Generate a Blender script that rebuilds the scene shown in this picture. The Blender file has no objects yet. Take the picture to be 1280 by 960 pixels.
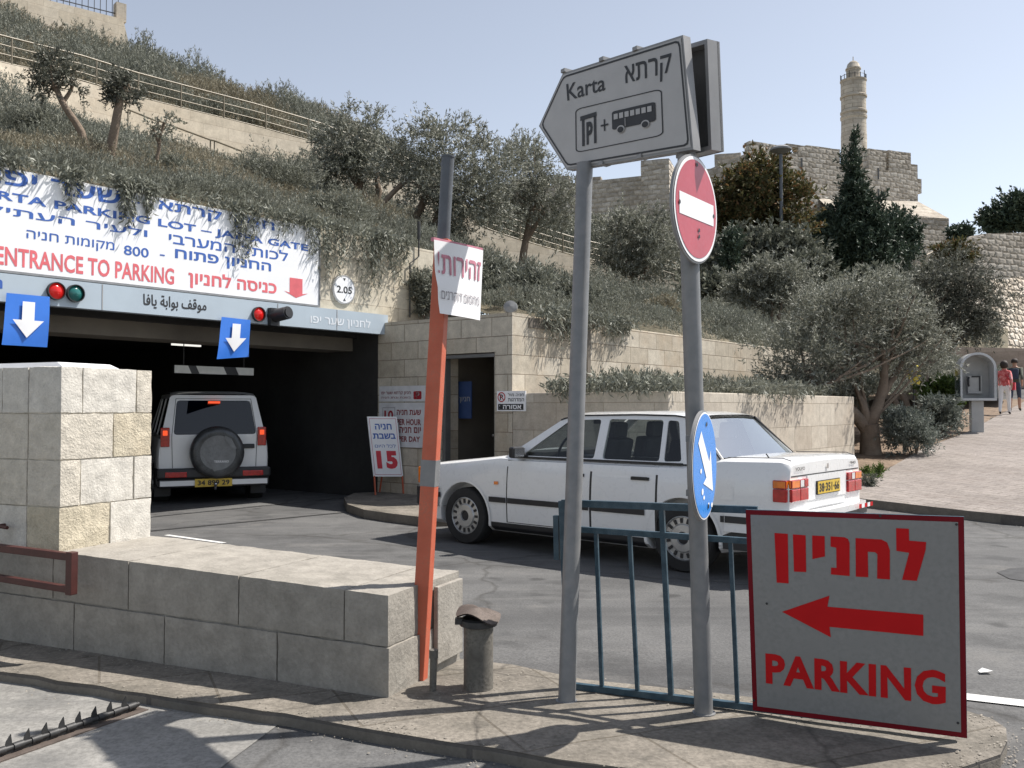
import bpy, bmesh, math, random
import numpy as np
from mathutils import Vector, Matrix, Euler, noise as mn
from mathutils.geometry import delaunay_2d_cdt
R = math.radians
random.seed(7)
rng = np.random.default_rng(11)
SC = bpy.context.scene
COL = SC.collection

# ------------------------------------------------------------------ camera, world, sun, exposure
EYE, FPX, HOR = 1.52, 1150.0, 510.0
PITCH = math.atan((HOR - 480.0) / FPX)
cam_d = bpy.data.cameras.new('camera'); cam_d.sensor_width = 36.0
cam_d.lens = 36.0 * FPX / 1280.0; cam_d.clip_start = 0.1; cam_d.clip_end = 3000
cam = bpy.data.objects.new('camera', cam_d); COL.objects.link(cam)
cam.location = (0, 0, EYE); cam.rotation_euler = (R(90) + PITCH, 0, 0)
SC.camera = cam

SUN_EL = R(55); SUN_AZ = math.atan2(0.95, 0.31)          # azimuth measured from +Y towards +X
w = bpy.data.worlds.new('World'); SC.world = w; w.use_nodes = True
wn = w.node_tree; bg = wn.nodes['Background']
sky = wn.nodes.new('ShaderNodeTexSky'); sky.sky_type = 'NISHITA'; sky.sun_disc = False
sky.sun_elevation = SUN_EL; sky.sun_rotation = SUN_AZ
sky.air_density = 1.0; sky.dust_density = 1.2; sky.ozone_density = 1.6; sky.altitude = 700
hs = wn.nodes.new('ShaderNodeHueSaturation'); hs.inputs['Saturation'].default_value = .51; wn.links.new(sky.outputs[0], hs.inputs['Color']); wn.links.new(hs.outputs[0], bg.inputs[0]); bg.inputs[1].default_value = 0.097
sun_d = bpy.data.lights.new('sun', 'SUN'); sun_d.energy = 4.2; sun_d.angle = R(0.5); sun_d.color = (1.0, 0.945, 0.88)
sun = bpy.data.objects.new('sun', sun_d); COL.objects.link(sun)
SUNV = Vector((math.sin(SUN_AZ) * math.cos(SUN_EL), math.cos(SUN_AZ) * math.cos(SUN_EL), math.sin(SUN_EL)))
sun.rotation_euler = (-SUNV).to_track_quat('-Z', 'Y').to_euler()
SC.view_settings.view_transform = 'Standard'; SC.view_settings.look = 'None'
SC.view_settings.exposure = 0.8; SC.view_settings.gamma = 1.0; SC.view_settings.use_curve_mapping = False
SC.render.engine = 'CYCLES'
SC.cycles.max_bounces = 6; SC.cycles.transparent_max_bounces = 12; SC.cycles.use_denoising = True

# ------------------------------------------------------------------ measuring helpers
CP, SP = math.cos(PITCH), math.sin(PITCH)
def ray(px, py):
    a, b = (px - 640.0) / FPX, (480.0 - py) / FPX
    return Vector((a, CP - b * SP, SP + b * CP))
def at(px, py, Y):
    d = ray(px, py); return Vector((0, 0, EYE)) + d * (Y / d.y)
def gnd(px, py, z=0.0):
    d = ray(px, py); return Vector((0, 0, EYE)) + d * ((z - EYE) / d.z)
def onpl(px, py, O, rd, off=0.0):
    """pixel -> (x, z) in the frame at O whose x axis is rd; off = distance in front of the plane"""
    n = Vector((rd[1], -rd[0], 0)); O3 = Vector((O[0], O[1], 0)) + n * off
    d = ray(px, py); c = Vector((0, 0, EYE)); t = (O3 - c).dot(n) / d.dot(n); p = c + d * t
    q = p - Vector((O[0], O[1], 0)); return q.x * rd[0] + q.y * rd[1], p.z

# ------------------------------------------------------------------ naming
def tag(o, label=None, cat=None, group=None, kind=None):
    if label: o['label'] = label
    if cat: o['category'] = cat
    if group: o['group'] = group
    if kind: o['kind'] = kind
    return o
def thing(name, label, cat, loc=(0, 0, 0), rd=None, group=None, rot=None):
    o = bpy.data.objects.new(name, None); COL.objects.link(o); o.empty_display_size = 0.1
    o.location = loc
    if rd is not None: o.rotation_euler = (0, 0, math.atan2(rd[1], rd[0]))
    if rot is not None: o.rotation_euler = rot
    return tag(o, label, cat, group)
def mobj(name, me, mats, parent=None):
    o = bpy.data.objects.new(name, me); COL.objects.link(o)
    for m in (mats if isinstance(mats, (list, tuple)) else [mats]): me.materials.append(m)
    if parent is not None: o.parent = parent
    return o
def copy_tree(o, parent=None):
    c = o.copy(); COL.objects.link(c)
    if parent is not None:
        c.parent = parent; c.matrix_parent_inverse = o.matrix_parent_inverse.copy()
    for ch in list(o.children): copy_tree(ch, c)
    return c

# ------------------------------------------------------------------ polygon fill (holes by winding) and lettering
def fill2d(loops):
    co, ed = [], []
    for lp in loops:
        b = len(co); n = len(lp)
        co += [Vector((p[0], p[1])) for p in lp]; ed += [(b + i, b + (i + 1) % n) for i in range(n)]
    v, e, f, *_ = delaunay_2d_cdt(co, ed, [], 0, 1e-6)
    if not f: return [], []
    V = np.array([(q.x, q.y) for q in v]); T = np.array([t for t in f if len(t) == 3])
    C = V[T].mean(axis=1); wn_ = np.zeros(len(C), int)
    for lp in loops:
        A = np.array([(p[0], p[1]) for p in lp]); B = np.roll(A, -1, 0)
        for a, b in zip(A, B):
            cr = (b[0] - a[0]) * (C[:, 1] - a[1]) - (b[1] - a[1]) * (C[:, 0] - a[0])
            wn_ += ((a[1] <= C[:, 1]) & (b[1] > C[:, 1]) & (cr > 0)).astype(int)
            wn_ -= ((a[1] > C[:, 1]) & (b[1] <= C[:, 1]) & (cr < 0)).astype(int)
    keep = T[wn_ != 0]
    A = V[keep]
    if len(A):
        ar = (A[:, 1, 0] - A[:, 0, 0]) * (A[:, 2, 1] - A[:, 0, 1]) - (A[:, 1, 1] - A[:, 0, 1]) * (A[:, 2, 0] - A[:, 0, 0])
        keep = np.array([k if a > 0 else k[::-1] for k, a in zip(keep, ar) if abs(a) > 1e-10])
    return V, keep
_tx = {}
def text2d(s, bold=0.0):
    if (s, bold) in _tx: return _tx[(s, bold)]
    c = bpy.data.curves.new('lettering', 'FONT'); c.body = s; c.size = 1; c.offset = bold; c.resolution_u = 3; c.space_character = 1.0 + 3.0 * max(0, bold - .015); c.fill_mode = 'NONE'
    o = bpy.data.objects.new('lettering', c); COL.objects.link(o)
    dg = bpy.context.evaluated_depsgraph_get()
    me = bpy.data.meshes.new_from_object(o.evaluated_get(dg))
    co = [(v.co.x, v.co.y) for v in me.vertices]
    nxt = {}
    for e in me.edges:
        a, b = e.vertices; nxt.setdefault(a, []).append(b); nxt.setdefault(b, []).append(a)
    seen, loops = set(), []
    for i in range(len(co)):
        if i in seen or i not in nxt: continue
        lp, cur, prev = [i], i, None; seen.add(i)
        while True:
            cand = [k for k in nxt[cur] if k != prev and k not in seen]
            if not cand: break
            k = cur + 1 if (cur + 1) in cand else cand[0]
            lp.append(k); seen.add(k); prev, cur = cur, k
        if len(lp) > 2: loops.append([co[k] for k in lp])
    bpy.data.objects.remove(o); bpy.data.curves.remove(c); bpy.data.meshes.remove(me)
    if bold and loops:
        ar = lambda l: sum(l[i - 1][0] * l[i][1] - l[i][0] * l[i - 1][1] for i in range(len(l)))
        sg = 1 if ar(max(loops, key=lambda l: abs(ar(l)))) > 0 else -1; new = []
        for lp in loops:
            lp = [p for i, p in enumerate(lp) if (Vector(p) - Vector(lp[i - 1])).length > 1e-5]; n = len(lp); o2 = []
            for i in range(n):
                a, b_, c_ = Vector(lp[i - 1]), Vector(lp[i]), Vector(lp[(i + 1) % n]); e1, e2 = (b_ - a).normalized(), (c_ - b_).normalized(); n1, n2 = Vector((e1.y, -e1.x)) * sg, Vector((e2.y, -e2.x)) * sg; m_ = n1 + n2
                m_ = m_.normalized() if m_.length > 1e-4 else n1; q = b_ + m_ * bold / max(.5, m_.dot(n1)); o2.append((q.x, q.y))
            new.append(o2)
        loops = new
    V, T = fill2d(loops)
    _tx[(s, bold)] = (V, T); return V, T
def heb(s): return s[::-1]

# ------------------------------------------------------------------ mesh builder
class MB:
    def __init__(s): s.v, s.f, s.m = [], [], []
    def add(s, vs, fs, m=0, M=None):
        b = len(s.v)
        for p in vs: s.v.append(tuple(M @ Vector(p)) if M is not None else tuple(p))
        for f in fs: s.f.append([b + int(i) for i in f]); s.m.append(m)
    def box(s, c, d, m=0, rot=None, M=None):
        x, y, z = d[0] / 2, d[1] / 2, d[2] / 2
        vs = [Vector(p) for p in ((-x, -y, -z), (x, -y, -z), (x, y, -z), (-x, y, -z), (-x, -y, z), (x, -y, z), (x, y, z), (-x, y, z))]
        if rot is not None: E_ = Euler(rot).to_matrix(); vs = [E_ @ p for p in vs]
        s.add([p + Vector(c) for p in vs], [(0, 3, 2, 1), (4, 5, 6, 7), (0, 1, 5, 4), (1, 2, 6, 5), (2, 3, 7, 6), (3, 0, 4, 7)], m, M)
    def bx(s, x0, x1, y0, y1, z0, z1, m=0): s.box(((x0 + x1) / 2, (y0 + y1) / 2, (z0 + z1) / 2), (x1 - x0, y1 - y0, z1 - z0), m)
    def bar(s, a, b, wx, wy=None, m=0):
        """square bar from a to b"""
        a, b = Vector(a), Vector(b); wy = wx if wy is None else wy; d = b - a
        q = d.to_track_quat('Z', 'Y'); M = Matrix.Translation((a + b) / 2) @ q.to_matrix().to_4x4()
        s.box((0, 0, 0), (wx, wy, d.length), m, None, M)
    def tube(s, pts, rad, n=10, m=0, cap=True):
        pts = [Vector(p) for p in pts]; k = len(pts)
        if not isinstance(rad, (list, tuple)): rad = [rad] * k
        vs, fs = [], []
        ref = None
        for i, p in enumerate(pts):
            d = (pts[min(i + 1, k - 1)] - pts[max(i - 1, 0)]).normalized()
            if ref is None: ref = Vector((1, 0, 0)) if abs(d.x) < .9 else Vector((0, 1, 0))
            a = (ref - d * ref.dot(d)).normalized(); b = d.cross(a); ref = a
            for j in range(n):
                t = 2 * math.pi * j / n; vs.append(p + (a * math.cos(t) + b * math.sin(t)) * rad[i])
        for i in range(k - 1):
            for j in range(n):
                fs.append((i * n + j, i * n + (j + 1) % n, (i + 1) * n + (j + 1) % n, (i + 1) * n + j))
        if cap: fs.append(list(range(n))[::-1]); fs.append([(k - 1) * n + j for j in range(n)])
        s.add(vs, fs, m)
    def lathe(s, prof, n=32, m=0, M=None, mats=None):
        """prof: (radius, z); around z"""
        vs, k = [], len(prof)
        for r, z in prof:
            for j in range(n): t = 2 * math.pi * j / n; vs.append((r * math.cos(t), r * math.sin(t), z))
        for i in range(k - 1):
            mm = mats[i] if mats else m
            b = len(s.v)
        base = len(s.v)
        for p in vs: s.v.append(tuple(M @ Vector(p)) if M is not None else p)
        for i in range(k - 1):
            for j in range(n):
                s.f.append([base + i * n + j, base + i * n + (j + 1) % n, base + (i + 1) * n + (j + 1) % n, base + (i + 1) * n + j]); s.m.append(mats[i] if mats else m)
    def sheet(s, loops, y, m=0, M=None, flip=False):
        """filled outline in the x-z plane facing -y"""
        V, T = fill2d(loops)
        s.add([(p[0], y, p[1]) for p in V], [t if not flip else t[::-1] for t in T], m, M)
    def slab(s, loops, y0, y1, m=0, me=None, M=None):
        """outline with thickness; front at y0 (facing -y), back at y1"""
        me = m if me is None else me
        V, T = fill2d(loops)
        s.add([(p[0], y0, p[1]) for p in V], T, m, M); s.add([(p[0], y1, p[1]) for p in V], [t[::-1] for t in T], m, M)
        for lp in loops:
            n = len(lp); vs = [(p[0], y0, p[1]) for p in lp] + [(p[0], y1, p[1]) for p in lp]
            s.add(vs, [(i, n + i, n + (i + 1) % n, (i + 1) % n) for i in range(n)], me, M)
    def text(s, t, x0, x1, z0, z1, y, m=0, bold=0.0, M=None):
        """lettering scaled into the box x0..x1, z0..z1 (None for x1 keeps the aspect)"""
        V, T = text2d(t, bold)
        if len(T) == 0: return
        lo, hi = V[np.unique(T)].min(0), V[np.unique(T)].max(0); sz = (z1 - z0) / (hi[1] - lo[1]); sx = sz if x1 is None else (x1 - x0) / (hi[0] - lo[0])
        s.add([(x0 + (p[0] - lo[0]) * sx, y, z0 + (p[1] - lo[1]) * sz) for p in V], T, m, M)
    def build(s, name, mats, parent=None, smooth=None, bevel=0, recalc=False):
        me = bpy.data.meshes.new(name); me.from_pydata(s.v, [], s.f)
        mats = mats if isinstance(mats, (list, tuple)) else [mats]
        me.polygons.foreach_set('material_index', s.m)
        if recalc or bevel:
            bm = bmesh.new(); bm.from_mesh(me)
            bmesh.ops.remove_doubles(bm, verts=bm.verts, dist=1e-5)
            bmesh.ops.recalc_face_normals(bm, faces=bm.faces)
            if bevel:
                ed = [e for e in bm.edges if len(e.link_faces) == 2 and e.calc_face_angle(0) > R(40)]
                bmesh.ops.bevel(bm, geom=ed, offset=bevel, segments=2, profile=0.5, affect='EDGES', clamp_overlap=True)
            bm.to_mesh(me); bm.free()
        o = mobj(name, me, mats, parent)
        if smooth is not None: smooth_by(me, smooth)
        me.update(); return o
def smooth_by(me, ang):
    me.polygons.foreach_set('use_smooth', [True] * len(me.polygons))
    bm = bmesh.new(); bm.from_mesh(me)
    for e in bm.edges:
        e.smooth = not (len(e.link_faces) == 2 and e.calc_face_angle(0) > R(ang))
    bm.to_mesh(me); bm.free()
def np_mesh(name, V, F):
    me = bpy.data.meshes.new(name); n, k = F.shape
    me.vertices.add(len(V)); me.vertices.foreach_set('co', np.asarray(V, np.float32).ravel())
    me.loops.add(n * k); me.loops.foreach_set('vertex_index', F.astype(np.int32).ravel())
    me.polygons.add(n); me.polygons.foreach_set('loop_start', np.arange(n, dtype=np.int32) * k)
    me.update(calc_edges=True); return me
def disc(cx, cz, rx, rz=None, n=40, a0=0):
    rz = rx if rz is None else rz
    return [(cx + rx * math.cos(a0 + 2 * math.pi * i / n), cz + rz * math.sin(a0 + 2 * math.pi * i / n)) for i in range(n)]
def rrect(x0, x1, z0, z1, r, n=5):
    o = []
    for cx, cz, a in ((x1 - r, z0 + r, -90), (x1 - r, z1 - r, 0), (x0 + r, z1 - r, 90), (x0 + r, z0 + r, 180)):
        for i in range(n + 1): t = R(a + 90 * i / n); o.append((cx + r * math.cos(t), cz + r * math.sin(t)))
    return o
def ring(outer, inner): return [outer, inner[::-1]]
# ------------------------------------------------------------------ materials
def nm(name):
    m = bpy.data.materials.new(name); m.use_nodes = True; nt = m.node_tree
    return m, nt, nt.nodes['Principled BSDF']
def col(c): return (c[0], c[1], c[2], 1)
def N(nt, t, **k):
    n = nt.nodes.new('ShaderNode' + t)
    for a, b in k.items(): setattr(n, a, b)
    return n
def noise_tex(nt, vec, scale, detail=5, rough=.55):
    n = N(nt, 'TexNoise'); n.inputs['Scale'].default_value = scale; n.inputs['Detail'].default_value = detail; n.inputs['Roughness'].default_value = rough
    nt.links.new(vec, n.inputs['Vector']); return n.outputs['Fac']
def rampc(nt, fac, stops):
    r = N(nt, 'ValToRGB'); e = r.color_ramp.elements
    while len(e) < len(stops): e.new(0.5)
    for i, (p, c) in enumerate(stops): e[i].position = p; e[i].color = col(c) if not isinstance(c, float) else (c, c, c, 1)
    nt.links.new(fac, r.inputs[0]); return r.outputs[0]
def mixc(nt, a, b, fac, mode='MIX'):
    x = N(nt, 'Mix', data_type='RGBA', blend_type=mode)
    for sock, val in ((x.inputs[0], fac), (x.inputs[6], a), (x.inputs[7], b)):
        if isinstance(val, (int, float)): sock.default_value = val
        elif isinstance(val, tuple): sock.default_value = col(val)
        else: nt.links.new(val, sock)
    return x.outputs[2]
def math_(nt, op, a, b=0.0):
    x = N(nt, 'Math', operation=op)
    for i, v in enumerate((a, b)):
        if isinstance(v, (int, float)): x.inputs[i].default_value = v
        else: nt.links.new(v, x.inputs[i])
    return x.outputs[0]
def bump(nt, bsdf, h, strength, dist=0.01):
    b = N(nt, 'Bump'); b.inputs['Strength'].default_value = strength; b.inputs['Distance'].default_value = dist
    nt.links.new(h, b.inputs['Height']); nt.links.new(b.outputs[0], bsdf.inputs['Normal']); return b
def vec_obj(nt): return N(nt, 'TexCoord').outputs['Object']
def plain(name, c, rough=.5, metal=0., var=.12, scale=6., coat=0., bmp=0., dirt=None, spec=.5):
    """painted / metal / plastic surface with worn variation"""
    m, nt, b = nm(name); v = vec_obj(nt)
    n1 = noise_tex(nt, v, scale); n2 = noise_tex(nt, v, scale * 9, 3)
    lo, hi = tuple(x * (1 - var) for x in c), tuple(min(1, x * (1 + var)) for x in c)
    cc = rampc(nt, n1, [(.3, lo), (.7, hi)])
    if dirt:
        f = rampc(nt, math_(nt, 'MULTIPLY', n1, n2), [(.22, 0.0), (.42, 1.0)])
        cc = mixc(nt, cc, dirt[0], math_(nt, 'MULTIPLY', f, dirt[1]))
    nt.links.new(cc, b.inputs['Base Color']); b.inputs['Metallic'].default_value = metal
    nt.links.new(rampc(nt, n2, [(.2, max(0., rough - .08)), (.8, min(1., rough + .08))]), b.inputs['Roughness'])
    b.inputs['Coat Weight'].default_value = coat; b.inputs['Coat Roughness'].default_value = .05
    b.inputs['Specular IOR Level'].default_value = spec
    if bmp: bump(nt, b, n2, bmp, .004)
    return m
def glow(name, c, e, strength):
    m, nt, b = nm(name); b.inputs['Base Color'].default_value = col(c); b.inputs['Roughness'].default_value = .15
    b.inputs['Emission Color'].default_value = col(e); b.inputs['Emission Strength'].default_value = strength; return m
def glassy(name, tint=(.5, .55, .55), refl=.12):
    m = bpy.data.materials.new(name); m.use_nodes = True; nt = m.node_tree; nt.nodes.clear()
    out = N(nt, 'OutputMaterial'); tr = N(nt, 'BsdfTransparent'); gl = N(nt, 'BsdfGlossy'); mx = N(nt, 'MixShader'); fr = N(nt, 'Fresnel')
    tr.inputs[0].default_value = col(tint); gl.inputs[0].default_value = (1, 1, 1, 1); gl.inputs['Roughness'].default_value = .02
    fr.inputs[0].default_value = 1.5
    f = math_(nt, 'ADD', math_(nt, 'MULTIPLY', fr.outputs[0], .55), refl * .06)
    nt.links.new(f, mx.inputs[0]); nt.links.new(tr.outputs[0], mx.inputs[1]); nt.links.new(gl.outputs[0], mx.inputs[2]); nt.links.new(mx.outputs[0], out.inputs[0])
    return m
def stone(name, c1, c2, mortar, bw, bh, msize=.008, bmp=.6, pit=18., pitb=.5, stain=(.30, .26, .22), stainamt=.35, offs=.5, brick=True, rough=.9, squash=1.0):
    m, nt, b = nm(name); v = vec_obj(nt)
    sx = N(nt, 'SeparateXYZ'); nt.links.new(v, sx.inputs[0]); cx = N(nt, 'CombineXYZ')
    nt.links.new(math_(nt, 'ADD', sx.outputs[0], sx.outputs[1]), cx.inputs[0]); nt.links.new(sx.outputs[2], cx.inputs[1])
    big = noise_tex(nt, v, .9, 6, .6); mid = noise_tex(nt, v, pit * .35, 6, .65); fine = noise_tex(nt, v, pit * 2.2, 4, .6)
    if brick:
        bt = N(nt, 'TexBrick', offset=offs, squash=squash, squash_frequency=2); bt.inputs['Scale'].default_value = 1; bt.inputs['Brick Width'].default_value = bw
        bt.inputs['Row Height'].default_value = bh; bt.inputs['Mortar Size'].default_value = msize; bt.inputs['Mortar Smooth'].default_value = .3
        bt.inputs['Color1'].default_value = col(c1); bt.inputs['Color2'].default_value = col(c2); bt.inputs['Mortar'].default_value = col(mortar)
        # wobble the joints a little
        wv = N(nt, 'VectorMath', operation='MULTIPLY_ADD'); nz = N(nt, 'TexNoise'); nz.inputs['Scale'].default_value = 3.0 / bw
        nt.links.new(cx.outputs[0], nz.inputs['Vector']); nt.links.new(nz.outputs['Color'], wv.inputs[0]); wv.inputs[1].default_value = (msize * 1.2,) * 3
        nt.links.new(cx.outputs[0], wv.inputs[2]); nt.links.new(wv.outputs[0], bt.inputs['Vector'])
        base = bt.outputs['Color']; fac = bt.outputs['Fac']
    else:
        base = rampc(nt, big, [(.35, c1), (.65, c2)]); fac = None
    base = mixc(nt, base, rampc(nt, mid, [(.3, .72), (.7, 1.15)]), .8, 'MULTIPLY')
    base = mixc(nt, base, stain, math_(nt, 'MULTIPLY', rampc(nt, big, [(.5, 0.0), (.72, 1.0)]), stainamt))
    base = mixc(nt, base, rampc(nt, fine, [(.3, .8), (.6, 1.05)]), .6, 'MULTIPLY')
    nt.links.new(base, b.inputs['Base Color']); b.inputs['Roughness'].default_value = rough; b.inputs['Specular IOR Level'].default_value = .2
    h = math_(nt, 'ADD', math_(nt, 'MULTIPLY', mid, pitb), math_(nt, 'MULTIPLY', fine, pitb * .5))
    if fac is not None: h = math_(nt, 'SUBTRACT', h, fac)
    bump(nt, b, h, bmp, .02)
    return m
def ground_mat(name, c1, c2, sc=1.2, grain=60., bmp=.4, stain=(.05, .05, .05), stainamt=.4, tiles=None, rough=.9, cracks=0., streak=None, oil=None):
    m, nt, b = nm(name); v = vec_obj(nt)
    big = noise_tex(nt, v, sc, 6, .6); med = noise_tex(nt, v, sc * 6, 5, .6); fine = noise_tex(nt, v, grain, 3, .7)
    base = rampc(nt, big, [(.35, c1), (.65, c2)])
    base = mixc(nt, base, rampc(nt, med, [(.3, .8), (.7, 1.15)]), .7, 'MULTIPLY')
    base = mixc(nt, base, rampc(nt, fine, [(.35, .62), (.62, 1.25)]), .6, 'MULTIPLY')
    base = mixc(nt, base, stain, math_(nt, 'MULTIPLY', rampc(nt, noise_tex(nt, v, sc * 2.3, 4, .7), [(.52, 0.0), (.7, 1.0)]), stainamt))
    h = math_(nt, 'ADD', fine, math_(nt, 'MULTIPLY', med, .6))
    if streak:
        mp = N(nt, 'Mapping'); mp.inputs['Rotation'].default_value = (0, 0, streak[0]); mp.inputs['Scale'].default_value = (.35, 3.0, 1)
        nt.links.new(v, mp.inputs[0])
        sn = noise_tex(nt, mp.outputs[0], 1.6, 6, .65)
        base = mixc(nt, base, streak[1], math_(nt, 'MULTIPLY', rampc(nt, sn, [(.52, 0.0), (.68, 1.0)]), streak[2]))
    if oil:
        mp = N(nt, 'Mapping'); mp.inputs['Rotation'].default_value = (0, 0, oil[0]); mp.inputs['Scale'].default_value = (.12, 1.3, 1); nt.links.new(v, mp.inputs[0])
        base = mixc(nt, base, oil[1], math_(nt, 'MULTIPLY', rampc(nt, noise_tex(nt, mp.outputs[0], 1.1, 4, .6), [(.50, 0.0), (.66, 1.0)]), oil[2]))
        base = mixc(nt, base, (.03, .03, .03), math_(nt, 'MULTIPLY', rampc(nt, noise_tex(nt, v, 1.9, 2, .4), [(.68, 0.0), (.74, 1.0)]), oil[3]))
        base = mixc(nt, base, (.22, .21, .195), math_(nt, 'MULTIPLY', rampc(nt, noise_tex(nt, v, .55, 7, .75), [(.56, 0.0), (.66, 1.0)]), oil[4]))
    if tiles:
        bt = N(nt, 'TexBrick'); bt.inputs['Scale'].default_value = 1; bt.inputs['Brick Width'].default_value = tiles[0]; bt.inputs['Row Height'].default_value = tiles[1]
        bt.inputs['Mortar Size'].default_value = tiles[2]; bt.inputs['Color1'].default_value = (1, 1, 1, 1); bt.inputs['Color2'].default_value = (.84, .84, .85, 1); bt.inputs['Mortar'].default_value = (.62, .60, .57, 1)
        mp = N(nt, 'Mapping'); mp.inputs['Rotation'].default_value = (0, 0, tiles[3]); nt.links.new(v, mp.inputs[0]); nt.links.new(mp.outputs[0], bt.inputs['Vector'])
        base = mixc(nt, base, bt.outputs['Color'], .9, 'MULTIPLY'); h = math_(nt, 'SUBTRACT', h, math_(nt, 'MULTIPLY', bt.outputs['Fac'], 1.5))
    if cracks:
        vo = N(nt, 'TexVoronoi', feature='DISTANCE_TO_EDGE'); vo.inputs['Scale'].default_value = cracks
        wv = N(nt, 'VectorMath', operation='MULTIPLY_ADD'); nz = N(nt, 'TexNoise'); nz.inputs['Scale'].default_value = 2.5; nt.links.new(v, nz.inputs['Vector'])
        nt.links.new(nz.outputs['Color'], wv.inputs[0]); wv.inputs[1].default_value = (.35, .35, .35); nt.links.new(v, wv.inputs[2]); nt.links.new(wv.outputs[0], vo.inputs['Vector'])
        f = rampc(nt, vo.outputs['Distance'], [(.0, 1.0), (.012, 0.0)])
        base = mixc(nt, base, (.04, .037, .033), math_(nt, 'MULTIPLY', f, .45)); h = math_(nt, 'SUBTRACT', h, f)
    nt.links.new(base, b.inputs['Base Color']); b.inputs['Roughness'].default_value = rough; b.inputs['Specular IOR Level'].default_value = .25
    bump(nt, b, h, bmp, .006)
    return m
def leafy(name, c1, c2, c3=None, trans=.25, rough=.55):
    m = bpy.data.materials.new(name); m.use_nodes = True; nt = m.node_tree; b = nt.nodes['Principled BSDF']; out = nt.nodes['Material Output']
    g = N(nt, 'NewGeometry'); st = [(0., c1), (.75, c2)] + ([(1., c3)] if c3 else [])
    c = rampc(nt, g.outputs['Random Per Island'], st)
    big = noise_tex(nt, vec_obj(nt), 1.3, 3); c = mixc(nt, c, rampc(nt, big, [(.3, .7), (.7, 1.2)]), .8, 'MULTIPLY')
    nt.links.new(c, b.inputs['Base Color']); b.inputs['Roughness'].default_value = rough; b.inputs['Specular IOR Level'].default_value = .3
    tr = N(nt, 'BsdfTranslucent'); nt.links.new(c, tr.inputs[0]); mx = N(nt, 'MixShader'); mx.inputs[0].default_value = trans
    nt.links.new(b.outputs[0], mx.inputs[1]); nt.links.new(tr.outputs[0], mx.inputs[2]); nt.links.new(mx.outputs[0], out.inputs[0])
    return m

M_ = {}
M_['asphalt'] = ground_mat('asphalt', (.092, .092, .092), (.135, .134, .131), .45, 55, .6, (.05, .05, .05), .75, streak=(R(-50), (.20, .195, .185), .3), cracks=.33, oil=(R(-48), (.055, .055, .056), .45, .6, .35))
M_['concrete'] = ground_mat('concrete', (.20, .195, .18), (.27, .262, .245), .9, 45, .35, (.10, .10, .098), .6, streak=(R(-15), (.12, .12, .118), .4), oil=(R(-20), (.11, .108, .10), .4, .5, .0))
M_['flag'] = ground_mat('pavement_stone', (.16, .145, .12), (.25, .225, .19), 2.2, 40, .7, (.08, .075, .065), .6, cracks=.55, tiles=(1.15, .62, .007, R(-24)))
M_['tiles'] = ground_mat('pavement_tiles', (.235, .208, .187), (.30, .268, .243), .7, 30, .4, (.18, .15, .13), .55, tiles=(.4, .2, .012, R(52)))
M_['soil'] = ground_mat('soil', (.16, .115, .08), (.24, .18, .13), 1.5, 25, .9, (.09, .065, .045), .5)
M_['hillsoil'] = ground_mat('hill_soil', (.10, .09, .06), (.16, .135, .09), .7, 12, .8, (.03, .03, .02), .5)
M_['terrain'] = ground_mat('terrain_soil', (.12, .11, .075), (.2, .17, .12), .06, 3, .8, (.06, .065, .04), .6)
M_['kerb'] = stone('kerb_stone', (.15, .135, .115), (.21, .19, .16), (.12, .11, .1), 1.0, .5, .01, .5, 22, .6, (.12, .11, .1), .5)
M_['pillar'] = stone('pillar_stone', (.50, .44, .34), (.60, .56, .48), (0, 0, 0), 1, 1, brick=False, bmp=.8, pit=26, pitb=.9, stain=(.50, .37, .19), stainamt=.8)
M_['lowwall'] = stone('low_wall_stone', (.29, .27, .235), (.36, .335, .295), (0, 0, 0), 1, 1, brick=False, bmp=.6, pit=20, pitb=.8, stain=(.20, .19, .17), stainamt=.6)
M_['facade'] = stone('facade_stone', (.52, .47, .37), (.60, .55, .45), (.36, .31, .24), .95, .36, .006, .35, 20, .4, (.44, .34, .23), .35)
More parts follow.
